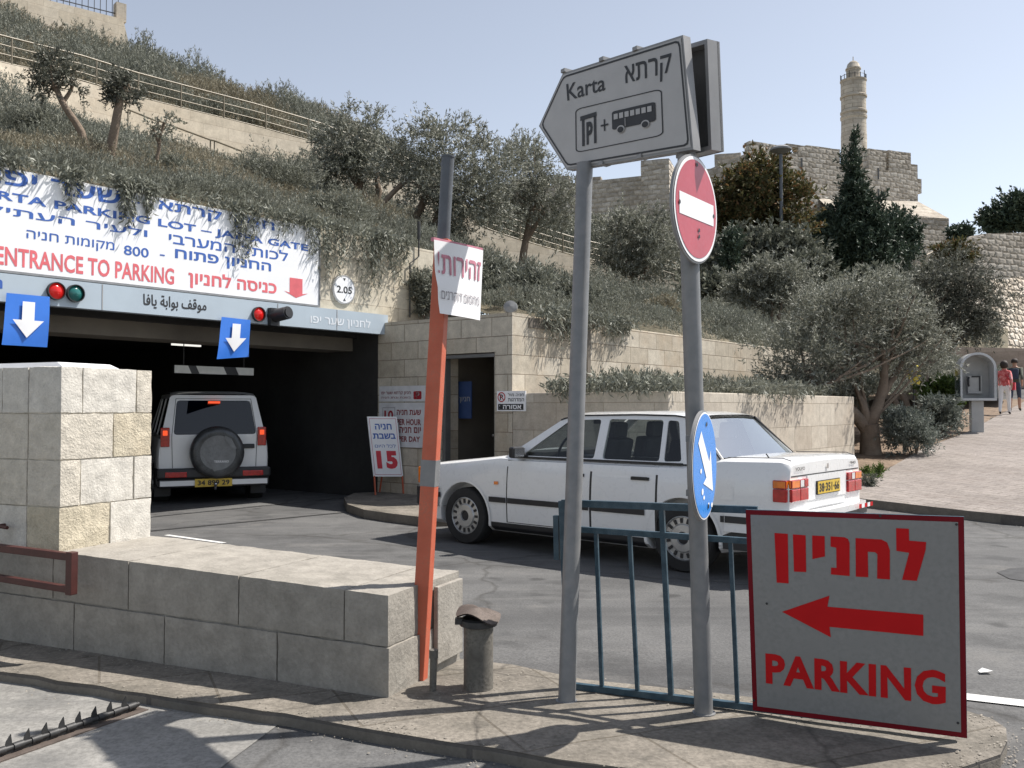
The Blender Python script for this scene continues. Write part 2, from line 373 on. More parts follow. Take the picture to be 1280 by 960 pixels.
def rubble(name, c1, c2, c3, w_, h_, joint, jw=.05, bmp=1.0, dist=.12, rnd=.75, holes=0.):
    m, nt, b = nm(name); v = vec_obj(nt); sx = N(nt, 'SeparateXYZ'); nt.links.new(v, sx.inputs[0]); cx = N(nt, 'CombineXYZ')
    nt.links.new(math_(nt, 'MULTIPLY', math_(nt, 'ADD', sx.outputs[0], sx.outputs[1]), 1 / w_), cx.inputs[0]); zz_ = math_(nt, 'MULTIPLY', sx.outputs[2], 1 / h_); nt.links.new(zz_, cx.inputs[1])
    # shift alternate rows like coursed masonry
    sh_ = math_(nt, 'MULTIPLY', math_(nt, 'MODULO', math_(nt, 'FLOOR', zz_), 2.0), .5); c2x = N(nt, 'CombineXYZ'); nt.links.new(math_(nt, 'ADD', cx.inputs[0].links[0].from_socket, sh_), c2x.inputs[0]); nt.links.new(zz_, c2x.inputs[1])
    vo = N(nt, 'TexVoronoi', voronoi_dimensions='2D'); ve = N(nt, 'TexVoronoi', voronoi_dimensions='2D', feature='DISTANCE_TO_EDGE')
    for q in (vo, ve): q.inputs['Scale'].default_value = 1; q.inputs['Randomness'].default_value = rnd; nt.links.new(c2x.outputs[0], q.inputs['Vector'])
    g = N(nt, 'SeparateColor'); nt.links.new(vo.outputs['Color'], g.inputs[0]); big = noise_tex(nt, v, .12, 6, .6); mid = noise_tex(nt, v, 1.4, 6, .65)
    base = rampc(nt, g.outputs[0], [(0., c1), (.5, c2), (1., c3)]); base = mixc(nt, base, rampc(nt, mid, [(.3, .68), (.7, 1.2)]), .85, 'MULTIPLY'); base = mixc(nt, base, rampc(nt, big, [(.35, .75), (.65, 1.12)]), .8, 'MULTIPLY')
    jf = rampc(nt, ve.outputs['Distance'], [(0., 1.0), (jw * 1.6, 0.0)]); base = mixc(nt, base, joint, math_(nt, 'MULTIPLY', jf, .7))
    h = math_(nt, 'ADD', math_(nt, 'MULTIPLY', rampc(nt, ve.outputs['Distance'], [(0., 0.0), (.28, 1.0)]), .8), mid)
    if holes: hf = rampc(nt, noise_tex(nt, v, 1.1, 2, .5), [(.60, 0.0), (.66, 1.0)]); base = mixc(nt, base, (.05, .045, .035), math_(nt, 'MULTIPLY', hf, holes))
    nt.links.new(base, b.inputs['Base Color']); b.inputs['Roughness'].default_value = .95; b.inputs['Specular IOR Level'].default_value = .15; bump(nt, b, h, bmp, dist); return m
M_['ashlar'] = stone('ashlar', (.44, .39, .31), (.58, .53, .44), (.28, .24, .19), .62, .29, .008, .5, 18, .5, (.40, .29, .18), .5)
M_['planter'] = stone('planter_wall_stone', (.46, .41, .34), (.55, .50, .42), (.33, .29, .23), .8, .4, .006, .35, 18, .4, (.40, .32, .24), .4)
M_['terrace'] = stone('terrace_wall_stone', (.58, .51, .40), (.64, .57, .46), (.48, .41, .32), 1.4, .5, .012, .25, 8, .3, (.50, .40, .29), .4)
M_['city'] = stone('citadel_stone', (.34, .29, .22), (.55, .48, .38), (.24, .20, .155), 1.15, .62, .05, 1.0, 1.6, 1.6, (.22, .18, .14), .6)
M_['city2'] = stone('minaret_stone', (.47, .42, .35), (.56, .51, .43), (.33, .29, .23), 1.0, .5, .03, .6, 2.5, .6, (.30, .25, .19), .5)
M_['scarp'] = stone('scarp_stone', (.42, .36, .29), (.66, .59, .49), (.06, .05, .045), 1.1, .7, .12, 1.0, 1.6, 1.4, (.10, .08, .06), .5)
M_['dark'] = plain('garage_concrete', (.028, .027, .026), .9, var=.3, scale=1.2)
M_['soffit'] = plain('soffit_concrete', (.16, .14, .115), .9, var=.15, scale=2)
M_['white_sign'] = plain('white_sign', (.80, .81, .83), .35, var=.03, scale=2)
M_['white_paper'] = plain('white_paper_board', (.82, .82, .83), .5, var=.04, scale=3)
M_['blue_ink'] = plain('blue_lettering', (.035, .11, .40), .45, var=.08)
M_['red_ink'] = plain('red_lettering', (.45, .04, .045), .45, var=.08)
M_['faded_red'] = plain('faded_red_lettering', (.52, .20, .26), .6, var=.2, scale=30)
M_['grey_ink'] = plain('faded_grey_lettering', (.33, .31, .33), .7, var=.25, scale=40)
M_['black_ink'] = plain('black_lettering', (.02, .02, .022), .5)
M_['dark_red_ink'] = plain('dark_red_lettering', (.22, .03, .035), .5)
M_['beam'] = plain('beam_paint', (.40, .47, .53), .4, var=.05, scale=2)
M_['beam_text'] = plain('beam_white_letters', (.68, .72, .76), .5)
M_['banner'] = plain('blue_banner', (.035, .17, .62), .35, var=.06, scale=4)
M_['galv'] = plain('galvanised_steel', (.21, .215, .22), .5, .25, .12, 14, dirt=((.25, .235, .22), .4))
M_['signgrey'] = plain('grey_sign_face', (.41, .40, .39), .42, .1, .05, 8)
M_['signdark'] = plain('sign_back_dark', (.07, .073, .075), .7)
M_['signrim'] = plain('sign_rim', (.26, .26, .26), .5, .2)
M_['parkface'] = plain('parking_sign_face', (.235, .232, .22), .45, .08, .08, 5, dirt=((.12, .12, .115), .3))
M_['redpaint'] = plain('red_paint', (.50, .008, .010), .5, var=.06, spec=.15)
M_['darkred'] = plain('dark_red_paint', (.17, .006, .012), .5, spec=.15, var=.12)
M_['roadred'] = plain('faded_road_sign_red', (.44, .065, .085), .35, var=.08, scale=5)
M_['roadblue'] = plain('road_sign_blue', (.045, .25, .70), .3, var=.06)
M_['bluesteel'] = plain('blue_painted_steel', (.022, .058, .085), .4, .1, .25, 20, dirt=((.10, .12, .13), .5))
M_['orange'] = plain('orange_paint', (.50, .11, .055), .5, 0, .12, 9, dirt=((.32, .14, .09), .5))
M_['pipe'] = plain('grey_pipe', (.11, .12, .135), .55, .3, .15, 10)
M_['rust'] = plain('rusty_metal', (.12, .095, .08), .75, .3, .35, 12, bmp=.4, dirt=((.07, .06, .055), .7))
M_['oldpipe'] = plain('stained_pipe', (.16, .15, .13), .75, .2, .4, 7, bmp=.4, dirt=((.05, .045, .04), .7))
M_['maroon'] = plain('maroon_steel', (.065, .02, .017), .5, .1, .2, 16)
M_['iron'] = plain('dark_iron', (.05, .05, .05), .55, .5, .3, 20)
M_['beigerail'] = plain('beige_rail', (.17, .145, .10), .5, .1, .15, 5)
M_['carpaint'] = plain('white_car_paint', (.80, .80, .79), .3, 0, .015, 2, coat=.8)
M_['suvpaint'] = plain('white_suv_paint', (.78, .78, .77), .35, 0, .03, 2, coat=.6)
M_['trim'] = plain('black_trim', (.022, .022, .024), .45, 0, .2)
M_['interior'] = plain('car_interior', (.06, .058, .056), .8, 0, .2)
M_['seat'] = plain('seat_cloth', (.10, .10, .105), .9, 0, .15)
M_['tyre'] = plain('tyre_rubber', (.022, .022, .022), .8, 0, .2, 10)
M_['alloy'] = plain('wheel_alloy', (.50, .50, .49), .35, .6, .1, 12)
M_['chrome'] = plain('chrome', (.6, .6, .6), .15, .9, .05)
M_['greyplastic'] = plain('grey_bumper_plastic', (.30, .30, .30), .5, 0, .08)
M_['glass'] = glassy('car_glass', (.62, .67, .67), .3)
M_['darkglass'] = glassy('tinted_glass', (.06, .065, .07), .5)
M_['redlamp'] = plain('red_lamp_lens', (.42, .012, .012), .12, 0, .3, 20, coat=.8)
M_['amberlamp'] = plain('amber_lamp_lens', (.80, .20, .015), .12, 0, .2, 20, coat=.8)
M_['clearlamp'] = plain('clear_lamp_lens', (.72, .72, .72), .12, 0, .1, 20, coat=.8)
M_['brakelamp'] = glow('lit_brake_lamp', (.6, .05, .02), (1., .09, .02), .55)
M_['plate'] = plain('yellow_plate', (.62, .42, .05), .4, 0, .1)
M_['cover'] = plain('grey_tyre_cover', (.06, .063, .066), .3, .2, .4, 7)
M_['coverlight'] = plain('pale_cover_panel', (.17, .175, .18), .3, .2, .2, 9)
M_['siglass'] = glassy('visor_glass', (.8, .84, .85), .3)
M_['sigred'] = glow('red_signal', (.45, .01, .01), (1, .03, .02), .10)
M_['siggreen'] = plain('unlit_green_signal', (.02, .13, .12), .15, 0, .1)
M_['tube'] = glow('ceiling_tube', (.8, .8, .8), (1, .97, .9), .6)
M_['yellowpaint'] = plain('yellow_paint', (.55, .40, .04), .6)
M_['vinylwhite'] = plain('white_bar_paint', (.62, .62, .58), .6)
M_['doorsteel'] = plain('grey_steel_door', (.16, .16, .155), .5, .3)
M_['bluesign'] = plain('dark_blue_board', (.03, .06, .16), .5)
M_['city'] = rubble('citadel_rubble', (.38, .34, .285), (.49, .445, .38), (.58, .535, .465), 1.05, .62, (.27, .235, .19), .045, 1.0, .14, .34)
M_['scarp'] = rubble('scarp_rubble', (.46, .40, .32), (.60, .53, .44), (.70, .64, .55), 1.0, .6, (.22, .18, .14), .06, 1.0, .22, .55, .85)
M_['shadewall'] = stone('boundary_wall_stone', (.46, .36, .29), (.56, .45, .37), (.36, .28, .22), 1.2, .5, .01, .4, 6, .4, (.36, .28, .22), .4)
for k_ in (): pass
M_['bark'] = stone('bark', (.17, .13, .10), (.27, .215, .165), (0, 0, 0), 1, 1, brick=False, bmp=1.0, pit=16, pitb=1.2, stain=(.06, .05, .04), stainamt=.5)
M_['olive'] = leafy('olive_leaves', (0.129, 0.139, 0.107), (0.262, 0.267, 0.218), (0.536, 0.542, 0.481))
M_['olive_dark'] = leafy('dark_olive_leaves', (0.066, 0.072, 0.054), (0.137, 0.141, 0.113), (0.262, 0.266, 0.228))
M_['rosemary'] = leafy('rosemary_leaves', (0.124, 0.131, 0.103), (0.228, 0.238, 0.194), (0.346, 0.355, 0.304)) if True else leafy('x', (0.096, 0.115, 0.089), (0.177, 0.200, 0.164), (0.281, 0.303, 0.271))
M_['rosemary_brown'] = leafy('dry_rosemary_leaves', (0.186, 0.160, 0.112), (0.281, 0.258, 0.184), (0.360, 0.335, 0.260))
M_['lavender'] = leafy('lavender_leaves', (0.119, 0.141, 0.119), (0.187, 0.209, 0.182), (0.262, 0.278, 0.251))
M_['conifer'] = leafy('conifer_leaves', (0.032, 0.053, 0.037), (0.073, 0.102, 0.070), None, .1)
M_['autumn'] = leafy('reddish_leaves', (0.058, 0.070, 0.029), (0.126, 0.109, 0.044), (0.249, 0.132, 0.062))
M_['green'] = leafy('green_leaves', (0.054, 0.090, 0.022), (0.108, 0.168, 0.036), (0.156, 0.204, 0.060))
M_['grey_green'] = leafy('grey_green_leaves', (0.085, 0.094, 0.072), (0.167, 0.177, 0.140), (0.265, 0.270, 0.225))
M_['booth'] = plain('phone_booth_plastic', (.55, .56, .57), .3, 0, .05)
M_['boothpost'] = plain('phone_booth_post', (.42, .42, .41), .5, 0, .08)
M_['acrylic'] = glassy('acrylic', (.75, .78, .8), .5)
M_['skin'] = plain('skin', (.45, .26, .18), .6)
M_['hair'] = plain('dark_hair', (.03, .02, .015), .7)
M_['redtop'] = None
M_['whitecloth'] = plain('white_trousers', (.75, .74, .74), .9, 0, .06)
M_['greencloth'] = plain('grey_green_shirt', (.10, .11, .085), .9, 0, .3, 9)
M_['bluecloth'] = plain('dark_blue_trousers', (.04, .05, .08), .9, 0, .15)
M_['yellow'] = plain('yellow_plastic', (.75, .60, .03), .5)
M_['paint'] = plain('road_paint', (.62, .62, .60), .8, 0, .15, 14, dirt=((.3, .3, .29), .6))
M_['litter'] = plain('paper_scrap', (.8, .8, .78), .8)
M_['green_thing'] = plain('green_jacket', (.10, .38, .06), .8)
# ------------------------------------------------------------------ ground
U, VV = Vector((.618, .786)), Vector((.786, -.618))
def sst(a, b, x): t = min(1, max(0, (x - a) / (b - a))); return t * t * (3 - 2 * t)
def hz(x, y):
    z = -.06 * (1 - sst(4.4, 6.2, y + .25 * x))
    wx = sst(0.5, 3.5, x - (y - 12) * .62)
    up = .068 * max(0, y - 12) if y < 45 else 2.244 + .10 * (min(y, 100) - 45)
    return z + up * wx
def grid_sheet(name, xs, ys, zf, mat, kind='structure'):
    V = np.array([(x, y, zf(x, y)) for y in ys for x in xs]); nx, ny = len(xs), len(ys)
    i, j = np.meshgrid(np.arange(nx - 1), np.arange(ny - 1)); a = (j * nx + i).ravel()
    me = np_mesh(name, V, np.stack([a, a + 1, a + nx + 1, a + nx], 1)); me.polygons.foreach_set('use_smooth', [True] * len(me.polygons))
    return tag(mobj(name, me, mat), kind=kind)
xs = np.unique(np.concatenate([np.linspace(-400, -40, 10), np.linspace(-40, -14, 6), np.linspace(-14, 14, 71), np.linspace(14, 60, 24), np.linspace(60, 500, 12)]))
ys = np.unique(np.concatenate([np.linspace(-30, 2, 8), np.linspace(2, 18, 65), np.linspace(18, 60, 30), np.linspace(60, 140, 17), np.linspace(140, 900, 10)]))
grid_sheet('ground', xs, ys, lambda x, y: hz(x, y) - .03 - (0 if y < 60 else .02), M_['terrain'])
xs2 = [x for x in xs if -14 <= x <= 40]; ys2 = [y for y in ys if -6 <= y <= 60]
grid_sheet('road', xs2, ys2, hz, M_['asphalt'])
def inside(p, poly):
    c = False; n = len(poly)
    for i in range(n):
        a, b = poly[i], poly[(i + 1) % n]
        if (a[1] > p[1]) != (b[1] > p[1]) and p[0] < (b[0] - a[0]) * (p[1] - a[1]) / (b[1] - a[1]) + a[0]: c = not c
    return c
def terr_poly(name, poly, step, zf, mat, skirt=.2, skmat=None, jit=0, kind='structure', label=None, cat=None):
    poly = [Vector((p[0], p[1])) for p in poly]; P = []
    for i, a in enumerate(poly):
        b = poly[(i + 1) % len(poly)]; n = max(1, int((b - a).length / step)); P += [a.lerp(b, k / n) for k in range(n)]
    nb = len(P); co = list(P); x0, x1 = min(p.x for p in P), max(p.x for p in P); y0, y1 = min(p.y for p in P), max(p.y for p in P)
    y = y0 + step / 2
    while y < y1:
        x = x0 + step / 2
        while x < x1:
            q = Vector((x + random.uniform(-.2, .2) * step, y + random.uniform(-.2, .2) * step))
            if inside(q, P) and min((q - p).length for p in P) > step * .4: co.append(q)
            x += step
        y += step
    v, e, f, *_ = delaunay_2d_cdt(co, [(i, (i + 1) % nb) for i in range(nb)], [], 1, 1e-5)
    mb = MB(); mb.add([(p.x, p.y, zf(p.x, p.y) + (mn.noise(Vector((p.x * 1.7, p.y * 1.7, 3))) * jit)) for p in v], f, 0)
    if skirt:
        for i in range(nb):
            a, b = P[i], P[(i + 1) % nb]; za, zb = zf(a.x, a.y) + mn.noise(Vector((a.x * 1.7, a.y * 1.7, 3))) * jit, zf(b.x, b.y) + mn.noise(Vector((b.x * 1.7, b.y * 1.7, 3))) * jit
            mb.add([(a.x, a.y, za), (b.x, b.y, zb), (b.x, b.y, zb - skirt), (a.x, a.y, za - skirt)], [(0, 1, 2, 3)], 1)
    o = mb.build(name, [mat, skmat or mat], None, None); smooth_by(o.data, 40)
    return tag(o, label, cat, kind=kind)
g2 = lambda px, py, z=0.: tuple(gnd(px, py, z).xy)
# pale concrete apron in front, left of the asphalt joint
terr_poly('concrete_apron', [(-9, 8.4), (-5.6, 6.7), (-2.7, 5.42), (-1.5, 4.9), (-.8, 4.6), g2(350, 905, -.06), g2(250, 980, -.06), (-1.6, 2.2), (-9, 2.2)], .5, lambda x, y: hz(x, y) + .004, M_['concrete'], 0)
# kerbed island with the signs and the strip along the low wall
front = [(-7.5, 7.35), (-5.0, 6.2)] + [g2(*p) for p in ((0, 840), (98, 855), (230, 876), (330, 890), (420, 904), (490, 917), (540, 925), (620, 937), (700, 952), (790, 966), (900, 985), (1020, 990), (1120, 984))] + \
        [g2(*p) for p in ((1185, 966), (1212, 958), (1247, 944), (1259, 928), (1254, 912), (1236, 900), (1208, 890))]
back = [(1.75, 4.72), (1.3, 4.86), (.4, 5.2), (.0, 5.5), (-.3, 5.6), (-7.5, 8.8)]
def jag(pts, a, st):
    o = []
    for i in range(len(pts) - 1):
        p, q = Vector(pts[i]), Vector(pts[i + 1]); n = max(1, int((q - p).length / st))
        for k in range(n): r = p.lerp(q, k / n); o.append((r.x + mn.noise(Vector((r.x * 5, r.y * 5, 0))) * a, r.y + mn.noise(Vector((r.x * 5, r.y * 5, 7))) * a))
    return o + [pts[-1]]
terr_poly('pavement', jag(front, .035, .14) + back, .22, lambda x, y: .004, M_['flag'], .14, M_['kerb'], .012)
# right-hand pavement climbing the hill, and the earth bed beside it
SW = [(4.76, 13.61), (9.5, 9.2), (15, 11), (30, 31), (42, 48), (28, 48)]
EDGE = [(5.86, 15.15), (8.7, 19.6), (11.6, 23.5), (15.9, 29.9), (21, 37.5)]
sw = lambda x, y: hz(max(x, 5 + (y - 12) * .75), y) + .12
terr_poly('sidewalk', SW + EDGE[::-1], .9, sw, M_['tiles'], .16, M_['kerb'])
terr_poly('planting_bed_soil', [(3.7, 14.3), (4.72, 13.66)] + [(x - .02, y) for x, y in EDGE] + [(14, 38), (9, 30), (6.6, 22), (6.2, 17.9)], .45, lambda x, y: sw(max(x, 5.5), y) - .01 + .10 * mn.noise(Vector((x, y, 0))), M_['soil'], .25, M_['kerb'], 0)
# island by the garage
isl = [g2(430, 622, .12), g2(434, 630, .12), g2(455, 637, .12), g2(490, 642, .12), g2(535, 647, .12), (-.3, 12.0), (.6, 13.1), (-2.2, 15.45), (-2.6, 15.2)]
terr_poly('kerbed_island', isl, .5, lambda x, y: .12, M_['flag'], .13, M_['kerb'])
# painted line and drain
def strip(name, a, b, wd, z, mat):
    a, b = Vector(a), Vector(b); n = Vector((-(b - a).y, (b - a).x)).normalized() * wd / 2; mb = MB(); k = max(2, int((b - a).length / .3))
    for i in range(k):
        p, q = a.lerp(b, i / k), a.lerp(b, (i + 1) / k); mb.add([(r.x + s * n.x, r.y + s * n.y, hz(r.x, r.y) + z) for r, s in ((p, -1), (q, -1), (q, 1), (p, 1))], [(0, 1, 2, 3)])
    o = mb.build(name, mat); o['kind'] = 'structure'; return o
strip('road_marking', g2(1205, 881, -.06), g2(1420, 905, -.06), .12, .004, M_['paint'])
strip('road_marking', g2(208, 669), g2(280, 679), .07, .004, M_['paint'])
strip('drain_channel', g2(188, 664), g2(428, 641), .09, .003, M_['iron'])

# ------------------------------------------------------------------ rough stone blocks
def rough_block(mb, x0, x1, y0, y1, z0, z1, st, amp, bulge=0., m=0, zs=None, seed=0):
    """box cut into a grid whose faces are knocked about; zs(x) lifts the top"""
    def lin(a, b): return np.linspace(a, b, max(2, int(round((b - a) / st)) + 1))
    X, Y, Z = lin(x0, x1), lin(y0, y1), lin(z0, z1); idx = {}
    def vert(i, j, k):
        key = (i, j, k)
        if key in idx: return idx[key]
        p = Vector((X[i], Y[j], Z[k])); fx, fy, fz = (p.x - x0) / (x1 - x0) * 2 - 1, (p.y - y0) / (y1 - y0) * 2 - 1, (p.z - z0) / (z1 - z0) * 2 - 1
        nrm = Vector((fx if i in (0, len(X) - 1) else 0, fy if j in (0, len(Y) - 1) else 0, fz if k in (0, len(Z) - 1) else 0)).normalized()
        edge = sum((i in (0, len(X) - 1), j in (0, len(Y) - 1), k in (0, len(Z) - 1)))
        q = p * 9 + Vector((seed * 3.7, seed, 0)); h = mn.noise(q) * .6 + mn.noise(q * 2.7) * .4
        p = p + nrm * (amp * h + (bulge if edge == 1 else 0)) - nrm * (amp * .3 if edge >= 2 else 0)
        if zs: p.z *= zs(p.x)
        idx[key] = len(mb.v); mb.v.append(tuple(p)); return idx[key]
    def quad(f, a, b, flip):
        for i in range(a):
            for j in range(b):
                q = [f(i, j), f(i + 1, j), f(i + 1, j + 1), f(i, j + 1)]; mb.f.append(q[::-1] if flip else q); mb.m.append(m)
    nx, ny, nz = len(X) - 1, len(Y) - 1, len(Z) - 1
    quad(lambda i, j: vert(i, 0, j), nx, nz, False); quad(lambda i, j: vert(i, ny, j), nx, nz, True)
    quad(lambda i, j: vert(0, i, j), ny, nz, True); quad(lambda i, j: vert(nx, i, j), ny, nz, False)
    quad(lambda i, j: vert(i, j, 0), nx, ny, True); quad(lambda i, j: vert(i, j, nz), nx, ny, False)
WA = (-.647, 4.86); WD = Vector((.911, -.412))
t = thing('low_stone_wall', 'long low wall of grey limestone blocks with a worn flat top, beside the orange post', 'wall', (WA[0], WA[1], 0), WD)
mb = MB(); zs = lambda x: 1 + .055 * (-x)
for k, (z0, z1, js) in enumerate(((-.12, .262, [0, -.72, -1.55, -2.3, -3.1, -3.9, -4.8, -6]), (.268, .535, [0, -.28, -1.0, -1.85, -2.5, -3.3, -4.2, -6]))):
    for a, b in zip(js[1:], js): rough_block(mb, a + .0035, b - .0035 + (.010 if k == 0 and b == 0 else 0), 0 - (.008 if k == 0 else 0), .80, z0, z1, .04, .008, 0, zs=zs, seed=a + k)
mb.slab([[(-5.9, -.1), (-.008, -.1), (-.008, .528), (-5.9, .528 * 1.32)]], .011, .79, 0)
o = mb.build('blocks', M_['lowwall'], t); smooth_by(o.data, 35)
mb = MB(); mb.box((.022, .62, .28), (.03, .31, .44))
mb.build('end_slab', M_['lowwall'], t, bevel=.006)
t = thing('stone_pillar', 'tall square pillar of rough cream limestone blocks at the end of the low wall', 'pillar', (WA[0] - .911 * 2.45, WA[1] + .412 * 2.45, .6), WD)
mb = MB(); hgt = [0, .285, .585, .885, 1.19]
pm = [plain('x', (1, 1, 1)) for _ in range(0)]
pal = [stone('pillar_block_%s' % n_, c1, c2, (0, 0, 0), 1, 1, brick=False, bmp=bm_, pit=30, pitb=1.0, stain=(.40, .31, .17), stainamt=sa) for n_, c1, c2, bm_, sa in
       (('white', (.56, .53, .47), (.62, .60, .55), .5, .2), ('cream', (.54, .50, .42), (.60, .56, .49), .7, .3), ('ochre', (.50, .45, .34), (.58, .52, .41), .9, .5))]
for k in range(4):
    split = [[0, .40, .76], [0, .16, .60, .76], [0, .42, .76], [0, .17, .62, .76]][k]
    mats_ = [[2, 0], [1, 0, 0], [1, 2], [0, 0, 1]][k]
    for i in range(len(split) - 1):
        rough_block(mb, -.30, 0 + random.uniform(-.004, .004), split[i] + .003, split[i + 1] - .003, hgt[k] + .003, hgt[k + 1] - .003, .028, .009, .0, mats_[i], seed=k * 5 + i)
    js = [[-.3, -.75, -1.5, -3], [-.3, -.62, -1.2, -3], [-.3, -.9, -1.7, -3], [-.3, -.55, -1.3, -3]][k]
    for i in range(3): rough_block(mb, js[i + 1] + .003, js[i] - .003, 0 + random.uniform(-.003, .003), .76, hgt[k] + .003, hgt[k + 1] - .003, .05, .008, 0, [0, 1, 1, 0, 0][(i + k) % 5], seed=k + i * 7)
mb.bx(-2.9, -.012, .012, .75, .01, 1.18, 1)
o = mb.build('blocks', pal, t); smooth_by(o.data, 35)
t = thing('barrier_cabinet', 'white topped barrier cabinet standing behind the tall stone pillar', 'cabinet', at(40, 640, 7.2).xy.to_3d(), WD)
mb = MB(); mb.bx(-.45, .45, 0, .5, 0, 1.76); mb.build('body', M_['greyplastic'], t)
mb = MB(); b0 = [(-.62, -.06, 1.77), (.5, -.06, 1.77), (.5, .56, 1.77), (-.62, .56, 1.77)]; b1 = [(-.56, 0, 1.875), (.26, 0, 1.875), (.26, .5, 1.875), (-.56, .5, 1.875)]
mb.add(b0 + b1, [(0, 3, 2, 1), (4, 5, 6, 7), (0, 1, 5, 4), (1, 2, 6, 5), (2, 3, 7, 6), (3, 0, 4, 7)]); mb.build('lid', M_['white_paper'], t)

# ------------------------------------------------------------------ garage
F0 = (-2.26, 15.5); FU = (.618, .786)
gar = thing('parking_garage', 'limestone parking garage entrance with a wide dark opening under a pale blue beam', 'garage', (F0[0], F0[1], 0), FU)
mb = MB(); mb.bx(-13, 2.6, 0, .45, 2.92, 4.36)
mb.bx(-13, -7.6, 0, .45, 0, 2.92)
mb.build('facade_wall', M_['facade'], gar, bevel=.01)
# door wall runs along v from the right jamb; in this frame that is the -y direction
dw = thing('dummy', None, None); bpy.data.objects.remove(dw)
DV = Vector(VV)                                     # along the door wall, left to right
def gl(p):                                          # world xy -> garage frame
    q = Vector((p[0] - F0[0], p[1] - F0[1])); return Vector((q.x * FU[0] + q.y * FU[1], -q.x * FU[1] + q.y * FU[0]))
# in the garage frame v = (0,-1): door wall front faces -x
mb = MB()
def dwbox(t0, t1, z0, z1, d0=0., d1=.4): mb.bx(d0, d1, -t1, -t0, z0, z1)
dwbox(-.0, 1.45, 0, 2.95); dwbox(2.56, 2.88, 0, 2.95); dwbox(1.45, 2.56, 2.37, 2.95)
o = mb.build('door_wall', M_['ashlar'], gar)
mb = MB(); mb.bx(.4, 2.0, -2.9, .0, 2.75, 2.90); mb.bx(2.0, 2.1, -2.9, 0, 0, 2.9); mb.bx(.4, 2.0, -1.35, -1.25, 0, 2.75); mb.bx(.4, 2.0, -2.85, -2.75, 0, 2.75)
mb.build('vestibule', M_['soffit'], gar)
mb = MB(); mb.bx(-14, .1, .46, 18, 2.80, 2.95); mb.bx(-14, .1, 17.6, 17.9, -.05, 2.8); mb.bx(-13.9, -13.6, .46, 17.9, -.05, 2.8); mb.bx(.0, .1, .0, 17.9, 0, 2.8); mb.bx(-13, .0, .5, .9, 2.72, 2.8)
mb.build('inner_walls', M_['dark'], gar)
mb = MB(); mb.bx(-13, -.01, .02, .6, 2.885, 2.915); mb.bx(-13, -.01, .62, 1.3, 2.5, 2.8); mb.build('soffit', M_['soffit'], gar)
mb = MB(); mb.bx(-13, -.02, .5, 17.6, .006, .012); mb.build('garage_floor', M_['asphalt'], gar)
# entrance beam
BO = .16
bx0, bz_r = onpl(485, 398, F0, FU, BO); _, bzb = onpl(472, 420, F0, FU, BO); _, bzb0 = onpl(4, 373, F0, FU, BO); _, bzt0 = onpl(4, 336, F0, FU, BO); _, bzt1 = onpl(470, 396, F0, FU, BO)
zb, zt = (bzb + bzb0) / 2, (bzt0 + bzt1) / 2
print('beam', bx0, zb, zt, bzb, bzb0, bzt0, bzt1)
xr = bx0
mb = MB(); mb.bx(-12.5, xr, -BO, -.012, zb, zt, 0)
for xj in (-1.05, -2.2, -4.9): mb.bx(xj, xj + .012, -BO - .004, -BO, zb + .005, zt - .005, 3)
def ftext(s, p0, p1, top, bot, off, mat, bold, mbx):
    """lettering between image columns on the facade, baseline heights from the left/right ends"""
    xa, za = onpl(p0[0], p0[1], F0, FU, off); xb, z_ = onpl(p1[0], p1[1], F0, FU, off)
    mbx.text(s, xa, xb, bot, top, -off - .003, mat, bold)
def zr(px, py, off): return onpl(px, py, F0, FU, off)[1]
mb.text(heb('לחניון שער יפו'), onpl(388, 400, F0, FU, BO)[0], onpl(463, 405, F0, FU, BO)[0], zr(425, 410, BO), zr(425, 396, BO), -BO - .003, 1, .012)
AR = 'ﺎﻓﺎﻳ ﺔﺑﺍﻮﺑ ﻒﻗﻮﻣ'
mb.text(AR, onpl(179, 370, F0, FU, BO)[0], onpl(258, 382, F0, FU, BO)[0], zr(220, 389, BO), zr(220, 371, BO), -BO - .003, 2, .02)
mb.text(heb('חניון'), onpl(-60, 350, F0, FU, BO)[0], onpl(3, 350, F0, FU, BO)[0], zr(0, 365, BO), zr(0, 349, BO), -BO - .003, 4, .015)
mb.build('entrance_beam', [M_['beam'], M_['beam_text'], M_['black_ink'], M_['greyplastic'], M_['blue_ink']], gar)
def lampdisc(px, py, r, mat, name):
    x, z = onpl(px, py, F0, FU, BO); m4 = Matrix.Translation((x, -BO - .002, z)) @ Matrix.Rotation(R(90), 4, 'X')
    b = MB(); b.lathe([(r * 1.28, 0), (r * 1.28, .05), (r * 1.16, .05), (r * 1.16, .01)], 28, 0, m4); h = b.build(name, [M_['trim']], gar, 40)
    b = MB(); b.lathe([(r * 1.16, .012), (r * .9, .03), (r * .5, .05), (0.001, .056)], 28, 0, m4); b.build('lens', mat, h, 60)
lampdisc(69, 364, .085, M_['sigred'], 'red_signal_lamp'); lampdisc(93, 367, .085, M_['siggreen'], 'green_signal_lamp'); lampdisc(322, 393, .085, M_['sigred'], 'red_signal_lamp')
x, z = onpl(340, 394, F0, FU, BO); b = MB(); b.tube([(x, -BO, z - .02), (x + .03, -BO - .34, z + .02)], .095, 18); b.tube([(x + .028, -BO - .335, z + .02), (x + .031, -BO - .36, z + .022)], .07, 18)
b.bx(x - .08, x + .08, -BO - .08, -BO - .002, z - .16, z + .10); b.build('signal_hood', M_['trim'], gar, 40)
